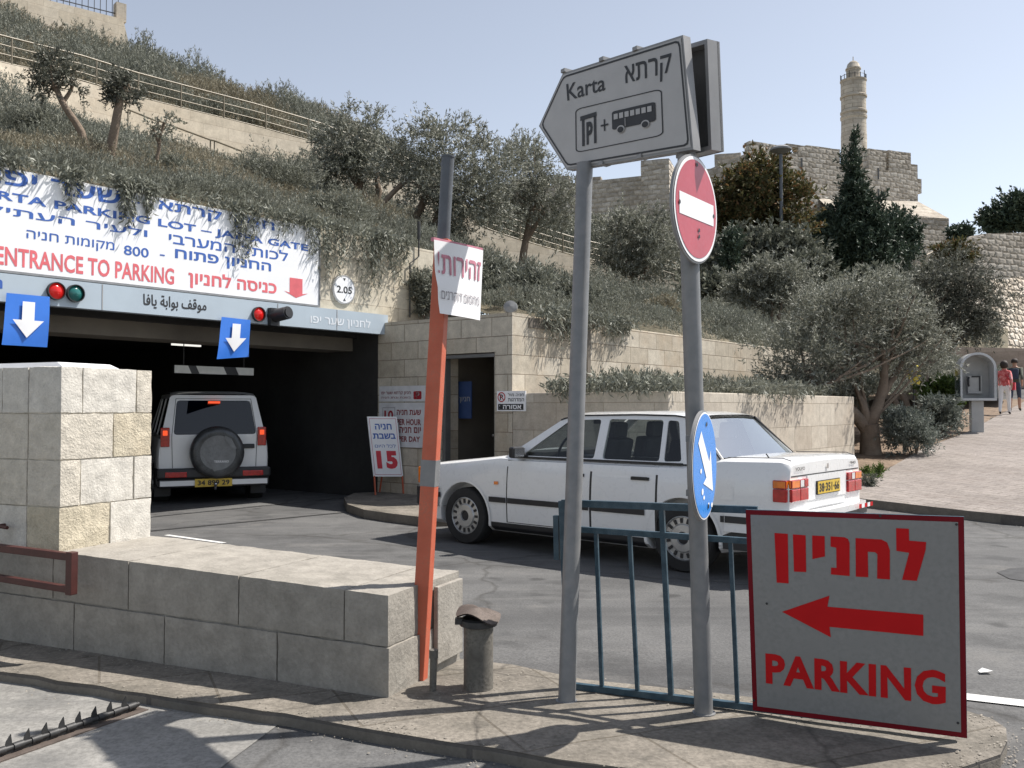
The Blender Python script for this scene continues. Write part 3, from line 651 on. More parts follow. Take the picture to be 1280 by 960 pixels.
# columns and tubes in the dark
for px, Y in ((375, 19.5), (352, 24)):
    p = at(px, 560, Y); q = gl(p.xy); b = MB(); b.bx(q.x - .15, q.x + .15, q.y - .15, q.y + .15, 0, 2.8, 0)
    for k in range(4): b.bx(q.x - .156, q.x + .156, q.y - .156, q.y + .156, .35 + .5 * k, .55 + .5 * k, 1)
    b.build('column', [M_['dark'], M_['yellowpaint']], gar)
for px, py, Y in ((233, 422, 17.5), (405, 434, 21.5), (330, 428, 27)):
    p = at(px, py, Y); q = gl(p.xy); b = MB(); b.bx(q.x - .3, q.x + .3, q.y - .03, q.y + .03, 2.70, 2.74); b.build('ceiling_tube_lamp', M_['tube'], gar)
# big sign board
SO = .10
t = thing('garage_sign_board', 'wide white board above the entrance with blue and red Hebrew and English lettering', 'sign', (F0[0], F0[1], 0), FU)
xr, _ = onpl(398.6, 340, F0, FU, SO); zt_ = (zr(396, 287, SO) + zr(27, 211, SO)) / 2; zb_ = (zr(396, 383, SO) + zr(27, 337.6, SO)) / 2
zt_ = min(zt_, 4.42); mb = MB(); XL = -9.6
mb.bx(XL, xr, -SO, -.006, zb_, zt_, 0)
fx = lambda px, py: onpl(px, py, F0, FU, SO)[0]
H_ = zt_ - zb_
def line(s, pxa, pxb, f0, f1, m, bold):   # fractions of the board height measured from the top
    mb.text(s, fx(pxa, 300), fx(pxb, 300), zt_ - f1 * H_, zt_ - f0 * H_, -SO - .003, m, bold)
line('KARTA PARKING LOT – JAFFA GATE', -52, 385, .235, .345, 1, .03)
line(heb('קרתא'), 197, 277, .03, .165, 1, .022)
line('-', 164, 174, .095, .112, 1, .03)
line(heb('חניון'), 290, 343, .03, .175, 1, .022)
line(heb('שער יפו'), -8, 151, .02, .165, 1, .022)
line(heb('ולעיר העתיקה'), -52, 184, .37, .49, 1, .012)
line(heb('לכותל המערבי'), 211, 360, .36, .49, 1, .012)
line(heb('מקומות חניה'), 33, 143, .575, .69, 1, .006)
line('800', 155, 186, .585, .69, 1, .012)
line('-', 200, 206, .63, .645, 1, .02)
line(heb('החניון פתוח'), 219, 339, .545, .685, 1, .022)
line('ENTRANCE TO PARKING', -5, 218, .77, .955, 2, .022)
line(heb('כניסה לחניון'), 236, 346, .76, .965, 2, .03)
xa, xb = fx(362, 360), fx(378, 360); xm = (xa + xb) / 2; hw = (xb - xa) / 2
za, zb2 = zt_ - .69 * H_, zt_ - .94 * H_
mb.sheet([[(xm - hw, za), (xm - hw, zb2 + .07), (xm - hw * 1.9, zb2 + .09), (xm, zb2), (xm + hw * 1.9, zb2 + .09), (xm + hw, zb2 + .07), (xm + hw, za)]], -SO - .003, 2)
mb.build('board', [M_['white_sign'], M_['blue_ink'], plain('pinkish_red_lettering', (.66, .13, .15), .5)], t)
b = MB(); b.bx(XL, xr + .02, -SO - .012, -.004, zb_ - .03, zb_ - .002); b.bx(xr + .002, xr + .02, -SO - .012, -.004, zb_, zt_); b.build('frame', M_['galv'], t)
# round height sign
x, z = onpl(430.5, 362, F0, FU, .03); t = thing('height_limit_sign', 'small round white height limit sign reading 2.05 on the facade', 'sign', (F0[0] + FU[0] * x, F0[1] + FU[1] * x, z), FU)
mb = MB(); mb.slab([disc(0, 0, .235)], -.03, -.004, 0); mb.sheet(ring(disc(0, 0, .233), disc(0, 0, .215)), -.032, 2)
mb.text('2.05', -.16, .16, -.06, .055, -.033, 1, .02); mb.sheet([[(-.03, .185), (.03, .185), (0, .14)]], -.033, 1); mb.sheet([[(-.03, -.185), (0, -.14), (.03, -.185)]], -.033, 1)
mb.build('face', [M_['white_sign'], M_['black_ink'], M_['greyplastic']], t)
# banners
def banner(corners, label, curl):
    off = BO + .06; pts = [onpl(px, py, F0, FU, off) for px, py in corners]   # tl tr br bl
    t = thing('arrow_banner', label, 'banner', (F0[0] + FU[0] * pts[0][0], F0[1] + FU[1] * pts[0][0], pts[0][1]), FU, 'blue arrow banners under the beam')
    b = MB(); n = 10
    def P(u, v):
        a = Vector(pts[0]).lerp(Vector(pts[1]), u); c = Vector(pts[3]).lerp(Vector(pts[2]), u); q = a.lerp(c, v); q = q - Vector(pts[0])
        return (q.x, -off - .03 * math.sin(v * 2.6 + u * curl) * v, q.y)
    b.add([P(i / n, j / n) for j in range(n + 1) for i in range(n + 1)], [(j * (n + 1) + i, (j + 1) * (n + 1) + i, (j + 1) * (n + 1) + i + 1, j * (n + 1) + i + 1) for j in range(n) for i in range(n)], 0)
    ar = [(.36, .14), (.64, .14), (.64, .50), (.86, .50), (.50, .84), (.16, .50), (.36, .50)]
    V, T = fill2d([[(p[0], -p[1]) for p in ar]]); b.add([(lambda q: (q[0], q[1] - .022, q[2]))(P(p[0], -p[1])) for p in V], T, 1)
    o = b.build('cloth', [M_['banner'], M_['white_paper']], t, 60)
    return t
banner([(8, 366), (62, 371), (60, 434), (1, 431)], 'larger blue banner with a white down arrow hanging near the photo edge', 1.5)
banner([(277, 396), (313, 400), (312, 446), (270, 449)], 'smaller blue arrow banner with a curled corner beside the black signal hood', 3.)
# hanging clearance bar
t = thing('clearance_bar', 'black and white striped clearance bar hanging inside the dark garage opening', 'bar', at(268, 463, 14.2), FU)
p0, p1 = onpl(218, 459, at(268, 463, 14.2).xy, FU), onpl(317, 466, at(268, 463, 14.2).xy, FU); L = p1[0] - p0[0]; z0 = 0
b = MB(); b.bx(p0[0], p1[0], 0, .05, -.06, .06, 1)
for a_, c_ in ((0, .16), (.30, .60), (.80, 1.)):
    xa, xb = p0[0] + L * a_, p0[0] + L * c_; b.sheet([[(xa, -.058), (xb + .06 * (c_ < 1), -.058), (xb, .058), (xa - .06 * (a_ > 0) , .058)]], -.003, 0)
b.build('bar', [M_['vinylwhite'], M_['trim']], t)
for f_ in (.12, .88): b = MB(); b.tube([(p0[0] + L * f_, .025, .06), (p0[0] + L * f_, .025, .75)], .008, 6); b.build('chain', M_['iron'], t)

# door, blue board and wall signs (on the door wall plane)
DO = F0; DR = (VV.x, VV.y)
t = thing('steel_door', 'dark grey steel door standing ajar in the stone doorway', 'door', (F0[0] + DR[0] * 2.52 - DR[1] * .0, F0[1] + DR[1] * 2.52, 0), DR)
b = MB(); b.bx(-.035, .03, .05, .85, .13, 2.3); b.build('leaf', M_['doorsteel'], t, bevel=.006)
b = MB(); b.tube([(-.05, .12, 1.10), (-.11, .12, 1.10), (-.11, .22, 1.08)], .016, 8); b.build('handle', M_['chrome'], t, 40)
b = MB(); b.bx(-1.06, -1.0, .02, .14, .12, 2.35); b.bx(-1.0, .0, .02, .14, 2.30, 2.352); b.build('frame', M_['doorsteel'], t)
t = thing('parking_notice', 'dark blue notice with pale lettering inside the stone doorway', 'sign', (F0[0] + DR[0] * 1.47 + .45 * FU[0], F0[1] + DR[1] * 1.47 + .45 * FU[1], 0), DR)
b = MB(); b.bx(-.06, .22, 0, .02, 1.35, 1.95, 0); b.text(heb('חניון'), -.03, .19, 1.60, 1.70, -.004, 1, .01); b.build('panel', [M_['bluesign'], M_['greyplastic']], t)
t = thing('rates_board', 'grey parking rates board with dark red lettering on the wall behind the price board', 'sign', (F0[0], F0[1], 0), DR)
xa, zt1 = onpl(474, 483, DO, DR, .02); xb, zb1 = onpl(531, 560, DO, DR, .02)
b = MB(); zsplit = zt1 - (zt1 - zb1) * .265; W_ = xb - xa; Hh = zt1 - zb1
b.bx(xa, xb, -.02, -.003, zsplit + .01, zt1, 0); b.bx(xa, xb, -.02, -.003, zb1, zsplit - .01, 0)
bt = lambda s, u0, u1, v0, v1, m, bold: b.text(s, xa + u0 * W_, xa + u1 * W_, zt1 - v1 * Hh, zt1 - v0 * Hh, -.023, m, bold)
bt(heb('חניון קרתא שער יפו'), .05, .70, .09, .15, 1, .01); bt(heb('בשבת ובחג חניה'), .05, .70, .175, .205, 1, 0)
b.sheet([rrect(xa + .76 * W_, xa + .93 * W_, zt1 - .22 * Hh, zt1 - .09 * Hh, .02)], -.023, 2); bt('P', .81, .89, .105, .205, 0, .03)
bt('10', .12, .32, .40, .56, 2, .035); bt(heb('שעת חניה'), .40, .92, .39, .475, 1, .03); bt('PER HOUR', .40, .92, .54, .64, 1, .03); bt(heb('יום חניה'), .46, .92, .67, .765, 1, .03); bt('PER DAY', .44, .90, .82, .91, 1, .03)
b.sheet(ring([(xa + .08 * W_, zt1 - .63 * Hh), (xa + .36 * W_, zt1 - .63 * Hh), (xa + .36 * W_, zt1 - .35 * Hh), (xa + .08 * W_, zt1 - .35 * Hh)], [(xa + .09 * W_, zt1 - .62 * Hh), (xa + .35 * W_, zt1 - .62 * Hh), (xa + .35 * W_, zt1 - .36 * Hh), (xa + .09 * W_, zt1 - .36 * Hh)]), -.0225, 3)
b.build('panel', [plain('pale_board', (.62, .62, .63), .5), M_['dark_red_ink'], plain('deep_red_lettering', (.32, .02, .03), .5), M_['grey_ink']], t)
t = thing('no_parking_notice', 'small no parking notice in Hebrew on the stone wall beside the doorway', 'sign', (F0[0], F0[1], 0), DR)
xa, zt1 = onpl(621, 489, DO, DR, .02); xb, zb1 = onpl(657, 514, DO, DR, .02); W_ = xb - xa; Hh = zt1 - zb1
b = MB(); b.bx(xa, xb, -.02, -.003, zb1, zt1, 0)
cx_, cz_ = xa + .17 * W_, zt1 - .30 * Hh; b.sheet(ring(disc(cx_, cz_, .075), disc(cx_, cz_, .058)), -.023, 1); b.text('P', cx_ - .03, cx_ + .03, cz_ - .04, cz_ + .04, -.023, 2, .03)
b.sheet([[(cx_ - .05, cz_ + .04), (cx_ - .04, cz_ + .05), (cx_ + .05, cz_ - .04), (cx_ + .04, cz_ - .05)]], -.0245, 1)
bt(heb('חניה מול'), .40, .95, .10, .26, 2, .01); bt(heb('המדרגות'), .40, .95, .36, .52, 2, .01)
b.sheet([[(xa + .05 * W_, zt1 - .94 * Hh), (xa + .93 * W_, zt1 - .94 * Hh), (xa + .93 * W_, zt1 - .64 * Hh), (xa + .05 * W_, zt1 - .64 * Hh)]], -.0225, 2); bt('! ' + heb('אסורה'), .10, .86, .68, .90, 0, .03)
b.build('panel', [M_['white_paper'], M_['red_ink'], M_['black_ink']], t)

# ------------------------------------------------------------------ planter and terrace walls
def wallbox(name, label, A, rd, L, z0, z1, mat, th=.35, group=None, cope=None):
    t = thing(name, label, 'wall', (A[0], A[1], 0), rd, group)
    b = MB(); b.bx(0, L, 0, th, z0, z1); b.build('masonry', mat, t, bevel=.012)
    return t
PC = (F0[0] + DR[0] * 5.49, F0[1] + DR[1] * 5.49); PB = (F0[0] + DR[0] * 2.88, F0[1] + DR[1] * 2.88)
wallbox('planter_wall', 'lower stone planter wall in shade behind the white saloon car', (F0[0] + DR[0] * 2.885, F0[1] + DR[1] * 2.885), DR, 5.49 - 2.885, -.1, 1.74, M_['planter'])
wallbox('planter_wall', 'lower sunlit stone planter wall leading up to the large olive tree', (PC[0] + .002, PC[1] + .002), FU, 7.5, -.1, 1.74, M_['planter'])
wallbox('planter_wall', 'upper sunlit limestone wall with plants trailing over it, right of the doorway', (PB[0] + .003, PB[1] + .003), FU, 14, 0, 2.93, M_['ashlar'])
b = MB(); q = lambda s, e: (PB[0] + U.x * s + VV.x * e, PB[1] + U.y * s + VV.y * e)
poly = [q(.1, .1), q(.1, 2.45), q(8.2, 2.3), q(13, 2.0), q(13.5, .1)]
terr_poly('planter_soil', [(p[0], p[1]) for p in poly], .6, lambda x, y: 1.66 + .05 * mn.noise(Vector((x, y, 1))) + max(0, y - 18) * .05, M_['soil'], 0)

# ------------------------------------------------------------------ hillside
def facetop(px, off=-.3):
    x, z = onpl(px, 300, F0, FU, off); p = Vector((F0[0] + FU[0] * x + FU[1] * off, F0[1] + FU[1] * x - FU[0] * off)); return Vector((p.x, p.y, 4.33))
HC = {-260: [None, (120, 15), (90, 20), (60, 33.4), (20, 33.9), (0, 37), (-60, 50)], -100: [None, (150, 15), (120, 20), (92, 33.4), (62, 33.9), (36, 37), (-15, 50)],
      0: [None, (178, 14.5), (152, 20), (122, 33.4), (88, 33.9), (58, 37), (15, 46)], 100: [None, (197, 15.5), (178, 22), (161, 33.4), (110, 33.9), (84, 37), (58, 46)],
      170: [None, (219, 16), (205, 23), (192, 33.4), (130, 33.9), (102, 37), (78, 45)], 240: [None, (231, 17.5), (216, 24), (206, 33.4), (147, 33.9), (120, 37), (100, 43)],
      320: [None, (243, 19), (223, 25), (213, 33.4), (166, 33.9), (142, 37), (130, 42)], 400: [None, (262, 20), (243, 26), (232, 33.4), (188, 33.9), (170, 37), (157, 42)],
      500: [None, (288, 20.5), (277, 27), (269, 33.4), (225, 33.9), (212, 37), (202, 42)], 550: [None, (325, 21), (305, 28), (296, 33.4), (255, 33.9), (240, 38), (228, 44)],
      600: [(392, 14.75), (356, 20), (342, 28), (336, 33.4), (290, 33.9), (275, 38), (262, 46)], 640: [(393, 14.3), (368, 19), (352, 28), (346, 33.4), (304, 33.9), (292, 40), (280, 50)],
      720: [(402, 15.8), (385, 20), (362, 28), (350, 33.4), (327, 33.9), (315, 42), (300, 55)], 830: [(417, 18), (400, 22), (384, 28), (374, 33.4), (352, 33.9), (335, 45), (315, 65)],
      944: [(440, 21), (425, 25), (412, 30), (402, 35), (392, 38), (365, 55), (330, 75)], 1040: [(458, 25), (447, 30), (438, 36), (430, 42), (420, 48), (385, 65), (345, 85)],
      1160: [(476, 29), (468, 34), (460, 40), (452, 46), (440, 52), (395, 70), (350, 90)], 1260: [(492, 34), (486, 38), (480, 42), (470, 46), (455, 52), (425, 72), (400, 90)]}
YW = lambda px: 25 + 22 * (px + 200) / 1045
for px in HC:
    r_ = HC[px]; y_ = YW(px); r_[2] = (r_[2][0], min(r_[2][1], y_ - 2)); r_[1] = (r_[1][0], min(r_[1][1], r_[2][1] - 2)); r_[3] = (r_[3][0], y_); r_[4] = (r_[4][0], y_ + .5); r_[5] = (r_[5][0], max(r_[5][1], y_ + 4)); r_[6] = (r_[6][0], max(r_[6][1], y_ + 10))
pxs = sorted(HC); PR = []
for px in pxs:
    row = []
    for k, e in enumerate(HC[px]):
        row.append(facetop(px) if e is None else at(px, e[0], e[1]))
    last = row[-1]; row.append(last + Vector((last.x * .3, last.y * .35, -2.5))); PR.append(row)
def hill_pt(px, s):
    """s in 0..7 along the profile"""
    j = max(0, min(len(pxs) - 2, int(np.searchsorted(pxs, px) - 1))); f = (px - pxs[j]) / (pxs[j + 1] - pxs[j]); k = max(0, min(6, int(s))); g = s - k
    a = PR[j][k].lerp(PR[j][k + 1], g); b = PR[j + 1][k].lerp(PR[j + 1][k + 1], g); return a.lerp(b, f)
cols = np.linspace(pxs[0], pxs[-1], 150); rows = sorted(set(list(np.linspace(0, 7, 43)) + [3.0, 4.0]))
V, wv = [], len(cols)
for s in rows:
    for px in cols:
        p = hill_pt(px, s); k = 0 if s in (3.0, 4.0) or s == 0 else .12; V.append(p + Vector((0, 0, mn.noise(p * .8) * k - (.05 if s > 0 else 0))))
i, j = np.meshgrid(np.arange(wv - 1), np.arange(len(rows) - 1)); a = (j * wv + i).ravel()
me = np_mesh('hillside', np.array(V), np.stack([a, a + 1, a + wv + 1, a + wv], 1)); tag(mobj('hillside', me, M_['hillsoil']), kind='structure')
# retaining wall of the hillside path, and its railing
t = thing('terrace_wall', 'long pale retaining wall stepping down the planted hillside under the beige railing', 'wall', hill_pt(300, 3))
b = MB(); o0 = Vector(t.location); pts = [(hill_pt(px, 3.0), hill_pt(px, 4.0)) for px in np.linspace(-200, 845, 40)]
for (a0, a1), (b0, b1) in zip(pts, pts[1:]):
    f = Vector((0, -.12, 0)); q = Vector((0, .3, 0)); A, B = a0 + f - Vector((0, 0, .5)), b0 + f - Vector((0, 0, .5)); C, D = Vector((b1.x, B.y, b1.z + .12)), Vector((a1.x, A.y, a1.z + .12))
    b.add([p - o0 for p in (A, B, C, D, A + q, B + q, C + q, D + q)], [(0, 1, 2, 3), (5, 4, 7, 6), (3, 2, 6, 7)])
b.build('masonry', M_['terrace'], t)
t = thing('path_railing', 'beige metal railing of four rails running down the hillside path', 'railing', hill_pt(300, 4)); o0 = Vector(t.location)
rp = [hill_pt(px, 4.0) + Vector((0, .05, .12)) for px in np.linspace(-200, 845, 60)]
for h in (1.05, .75, .45, .18): b = MB(); b.tube([p + Vector((0, 0, h)) - o0 for p in rp], .032 if h > 1 else .022, 6); b.build('rail', M_['beigerail'], t, 40)
for p in rp[::3]: b = MB(); b.tube([p - o0, p - o0 + Vector((0, 0, 1.05))], .032, 6); b.build('post', M_['beigerail'], t, 40)
t = thing('stair_handrail', 'thin dark handrail beside the hillside steps below the beige railing', 'railing', at(160, 140, 32)); o0 = Vector(t.location)
hp = [at(160, 137, 32), at(197, 152, 32), at(198, 151, 32), at(263, 175, 32), at(268, 176, 32), at(302, 189, 32)]
b = MB(); b.tube([p - o0 for p in hp], .03, 6); b.build('rail', M_['beigerail'], t, 40)
for p in hp[::1]: b = MB(); b.tube([p - o0, p - o0 - Vector((0, 0, .75))], .025, 6); b.build('post', M_['beigerail'], t, 40)
A = at(190, 232, 17); B = at(292, 240, 19); d = (B - A).xy; t = thing('garden_wall', 'short pale stone garden wall among the shrubs above the white board', 'wall', A, d.normalized())
b = MB(); b.add([(0, 0, -.4), (d.length, 0, -.2), (d.length, 0, .22), (0, 0, .42)] + [(0, .3, -.4), (d.length, .3, -.2), (d.length, .3, .22), (0, .3, .42)], [(0, 1, 2, 3), (5, 4, 7, 6), (3, 2, 6, 7), (1, 5, 6, 2), (4, 0, 3, 7)]); b.build('masonry', M_['terrace'], t)
# wall with iron fence at the top of the hill
HA = at(165, 72, 47); HR = (.76, .65); HO = (HA.x - HR[0] * 14, HA.y - HR[1] * 14); A = Vector((HO[0], HO[1], HA.z)); hk = lambda px, py: Vector(onpl(px, py, HO, HR)) - Vector((0, HA.z))
t = thing('hilltop_wall', 'pale stone wall with a sloping top at the top left of the hill', 'wall', A, HR); L = 14
tr_, br_ = hk(154, 24), hk(165, 72); tl_ = Vector((0, tr_.y + (hk(60, 0).y - tr_.y) / (hk(60, 0).x - tr_.x) * (0 - tr_.x)))
b = MB(); b.slab([[(0, -3), (br_.x, -3), (br_.x, br_.y), (tr_.x, tr_.y), (tl_.x, tl_.y)]], 0, 1.2, 0); b.build('masonry', M_['terrace'], t)
t = thing('iron_fence', 'dark iron fence standing on the pale hilltop wall', 'fence', A, HR); b = MB(); XR = tr_.x
top = lambda x: tl_.y + (tr_.y - tl_.y) * x / XR
for h in (.25, 1.25): b = MB(); b.bar((0.2, .5, top(.2) + h), (XR, .5, top(XR) + h + .15), .04); b.build('rail', M_['iron'], t)
n = 46
for k in range(n): x = .3 + (XR - .4) * k / (n - 1); b = MB(); b.bar((x, .5, top(x) + .1), (x, .5, top(x) + 1.3), .028); b.build('bar', M_['iron'], t)
b = MB(); x = XR; b.bx(x - .25, x + .25, .3, .8, top(x), top(x) + .95); b.build('end_pier', M_['planter'], t)
# ------------------------------------------------------------------ foliage
def nrm(a): return a / np.maximum(np.linalg.norm(a, axis=-1, keepdims=True), 1e-9)
def leaf_quads(C, D, L, W):
    """one kite-shaped leaf per row: centre base C, direction D, length L, width W (arrays or numbers)"""
    n = len(C); D = nrm(D); r = nrm(np.cross(D, rng.normal(size=(n, 3)))); L = np.broadcast_to(np.asarray(L, float).reshape(-1, 1), (n, 1)); W = np.broadcast_to(np.asarray(W, float).reshape(-1, 1), (n, 1))
    nn = np.cross(D, r) * L * .12
    V = np.stack([C, C + D * L * .45 + r * W * .5 + nn, C + D * L, C + D * L * .45 - r * W * .5 + nn], 1).reshape(-1, 3)
    return V, np.arange(n * 4).reshape(n, 4)
def sprigs(P, D, l, nleaf, L, W, spread=.7):
    """leaves set along sprigs that start at P and run along D for l metres"""
    n = len(P); t = rng.uniform(0, 1, (n, nleaf, 1)); l = np.broadcast_to(np.asarray(l, float).reshape(-1, 1, 1), (n, 1, 1))
    D = nrm(D)[:, None, :]; C = P[:, None, :] + D * t * l
    d = D + rng.normal(size=(n, nleaf, 3)) * spread
    C = C.reshape(-1, 3); return leaf_quads(C, d.reshape(-1, 3), L * rng.uniform(.7, 1.3, (len(C), 1)), W * rng.uniform(.7, 1.3, (len(C), 1)))
def crown_mesh(lobes, nsp, nleaf, l, L, W, up=.35, shell=.55, droop=0.):
    vol = np.array([x[3] * x[4] * x[5] for x in lobes]) ** .8; k = rng.choice(len(lobes), nsp, p=vol / vol.sum()); B = np.array(lobes)[k]
    nc = max(6, nsp // 13); kc = rng.choice(len(lobes), nc, p=vol / vol.sum()); ci = rng.integers(0, nc, nsp); k = kc[ci]; B = np.array(lobes)[k]
    dc = nrm(rng.normal(size=(nc, 3))); rc_ = np.where(rng.uniform(size=nc) < .85, rng.uniform(shell, 1.05, nc), rng.uniform(.15, shell, nc)); off_ = dc * rc_[:, None]
    q_ = off_[ci] + rng.normal(0, .20, (nsp, 3)); r = np.linalg.norm(q_, axis=1)[:, None]; d = q_ / np.maximum(r, 1e-6); r = np.minimum(r, 1.2)
    # knock the outline about so that it is uneven
    wob = np.array([mn.noise(Vector(q) * 2.1 + Vector((i_ * 7.1, 0, 0))) for q, i_ in zip(d, k)])[:, None]
    P = B[:, :3] + d * B[:, 3:6] * r * (1 + .45 * wob)
    D = d * .8 + np.array([0, 0, up]) + rng.normal(size=(nsp, 3)) * .5; D[:, 2] -= droop
    return sprigs(P, D, l * rng.uniform(.5, 1.3, nsp), nleaf, L, W)
def foliage(name, V, F, mat, parent=None, origin=None, kind=None):
    if origin is not None: V = V - np.array(origin)
    return tag(mobj(name, np_mesh(name, V, F), mat, parent), kind=kind)
def limb(mb, pts, r0, r1, n=8, wob=.06):
    pts = [Vector(p) for p in pts]; Q = []
    for i in range(len(pts) - 1):
        for k in range(4): Q.append(pts[i].lerp(pts[i + 1], k / 4))
    Q.append(pts[-1]); Q = [q + Vector((mn.noise(q * 1.9), mn.noise(q * 1.9 + Vector((9, 0, 0))), 0)) * wob * (1 if 0 < i else 0) for i, q in enumerate(Q)]
    m = len(Q); mb.tube(Q, [r0 + (r1 - r0) * (i / (m - 1)) ** .8 for i in range(m)], n)
def tree(name, label, cat, base, lobes, forks, r0, nsp, nleaf, l, L, W, mat, group=None, up=.35, fork_z=None, shell=.55, extra_twigs=14):
    """base: world root; lobes: world ellipsoids; forks: list of world polylines from the trunk top into the crown"""
    base = Vector(base); t = thing(name, label, cat, base, None, group); mb = MB()
    for pts, ra, rb in forks: limb(mb, [Vector(p) - base for p in pts], ra, rb)
    ends = [Vector(f[0][-1]) for f in forks]
    for _ in range(extra_twigs):
        lb = random.choice(lobes); e = random.choice(ends); c = Vector(lb[:3]) + Vector((random.uniform(-.8, .8) * lb[3], random.uniform(-.8, .8) * lb[4], random.uniform(-.6, .8) * lb[5]))
        limb(mb, [e - base, (e.lerp(c, .5) + Vector((0, 0, -.1))) - base, c - base], r0 * .22, r0 * .05, 5)
    o = mb.build('trunk', M_['bark'], t); smooth_by(o.data, 60)
    V, F = crown_mesh(lobes, nsp, nleaf, l, L, W, up, shell); foliage('crown', V, F, mat, t, base)
    return t
def lobe(px, py, Y, rx, rz, ry=None):
    """ellipsoid seen at px,py with radii in photo pixels"""
    p = at(px, py, Y); s = Y / FPX; return (p.x, p.y, p.z, rx * s, (ry or (rx + rz) / 2) * s, rz * s)

# --- planted hillside: rosemary and lavender ground cover
def on_hill(n, px0, px1, s0, s1, keep=None):
    P, S = [], []
    while len(P) < n:
        px, s = random.uniform(px0, px1), random.uniform(s0, s1)
        p = hill_pt(px, s)
        if (keep is None or keep(px, s, p)) and (mound(p) > .14 or random.random() < .22): P.append(p); S.append(s)
    return np.array(P), np.array(S)
def mound(p):                                     # lumpy height of the planting
    q = Vector((p[0], p[1] * .8, 4.)) * .62; return max(0., .42 + mn.noise(q) * 1.25) * .85 + .12 * mn.noise(q * 4)
def cover(name, label, n, px0, px1, s0, s1, mat, size=1., keep=None, hmax=.75, nleaf=14):
    P, S = on_hill(n, px0, px1, s0, s1, keep); H = np.array([mound(p) for p in P]); sc = np.clip(P[:, 1] / 22, .75, 2.2) * size
    P[:, 2] += H * hmax * rng.uniform(.0, 1., n); D = np.stack([rng.normal(0, .38, n), rng.normal(0, .38, n), np.ones(n)], 1)
    V, F = sprigs(P, D, .26 * sc, nleaf, .075 * sc[:, None].repeat(nleaf, 0).reshape(-1, 1), .015 * sc[:, None].repeat(nleaf, 0).reshape(-1, 1), .45)
    return tag(foliage(name, V, F, mat), label, 'shrubs', kind='stuff')
patch = lambda p, sc_, off: mn.noise(Vector(p) * sc_ + Vector((off, 0, 0)))
cover('rosemary_cover', 'dense grey green rosemary covering the slope above the garage', 26000, -180, 640, .17, 2.25, M_['rosemary'], 1., lambda px, s, p: patch(p, .25, 0) > -.32)
cover('dry_shrub_cover', 'brownish dry shrubs in patches on the slope above the garage', 9000, -180, 640, .2, 2.3, M_['rosemary_brown'], 1., lambda px, s, p: patch(p, .25, 0) < -.12, .6)
cover('hilltop_shrub_cover', 'grey green shrubs covering the hilltop above the beige railing', 17000, -180, 560, 4.15, 6.5, M_['rosemary'], 1.0, lambda px, s, p: patch(p, .2, 5) > -.15, 1.3)
cover('hilltop_dry_cover', 'dark brown green shrubs on the hilltop above the beige railing', 9000, -180, 560, 4.1, 6.4, M_['rosemary_brown'], 1.0, lambda px, s, p: patch(p, .2, 5) < .02, 1.0)
cover('slope_shrub_cover', 'grey green shrubs on the slope right of the garage', 17000, 560, 1260, .05, 3.0, M_['rosemary'], .95, lambda px, s, p: patch(p, .3, 9) > -.35 and (s < 2.2 or px > 860))
cover('far_shrub_cover', 'olive green shrubs on the far slope below the citadel', 9000, 600, 1250, 4.1, 6.9, M_['grey_green'], 1.3, None, 1.5)
# planters along the walls
def bed(name, label, n, q, s0, s1, e0, e1, zf, mat, hmax=.5, size=1.):
    s, e = rng.uniform(s0, s1, n), rng.uniform(e0, e1, n); P = np.array([[PB[0] + U.x * a + VV.x * b, PB[1] + U.y * a + VV.y * b, 0] for a, b in zip(s, e)])
    P[:, 2] = [zf(x, y) + max(0, .3 + patch((x, y, 0), .9, 2)) * hmax * random.random() for x, y in P[:, :2]]
    D = np.stack([rng.normal(0, .45, n), rng.normal(0, .45, n), np.ones(n)], 1); V, F = sprigs(P, D, .24 * size, 9, .085 * size, .02 * size, .5)
    return tag(foliage(name, V, F, mat), label, 'shrubs', kind='stuff')
bed('rosemary_bed', 'low rosemary filling the planter between the two stone walls', 5200, None, .2, 13, .45, 2.3, lambda x, y: 1.66 + max(0, y - 18) * .05, M_['rosemary'], .35)
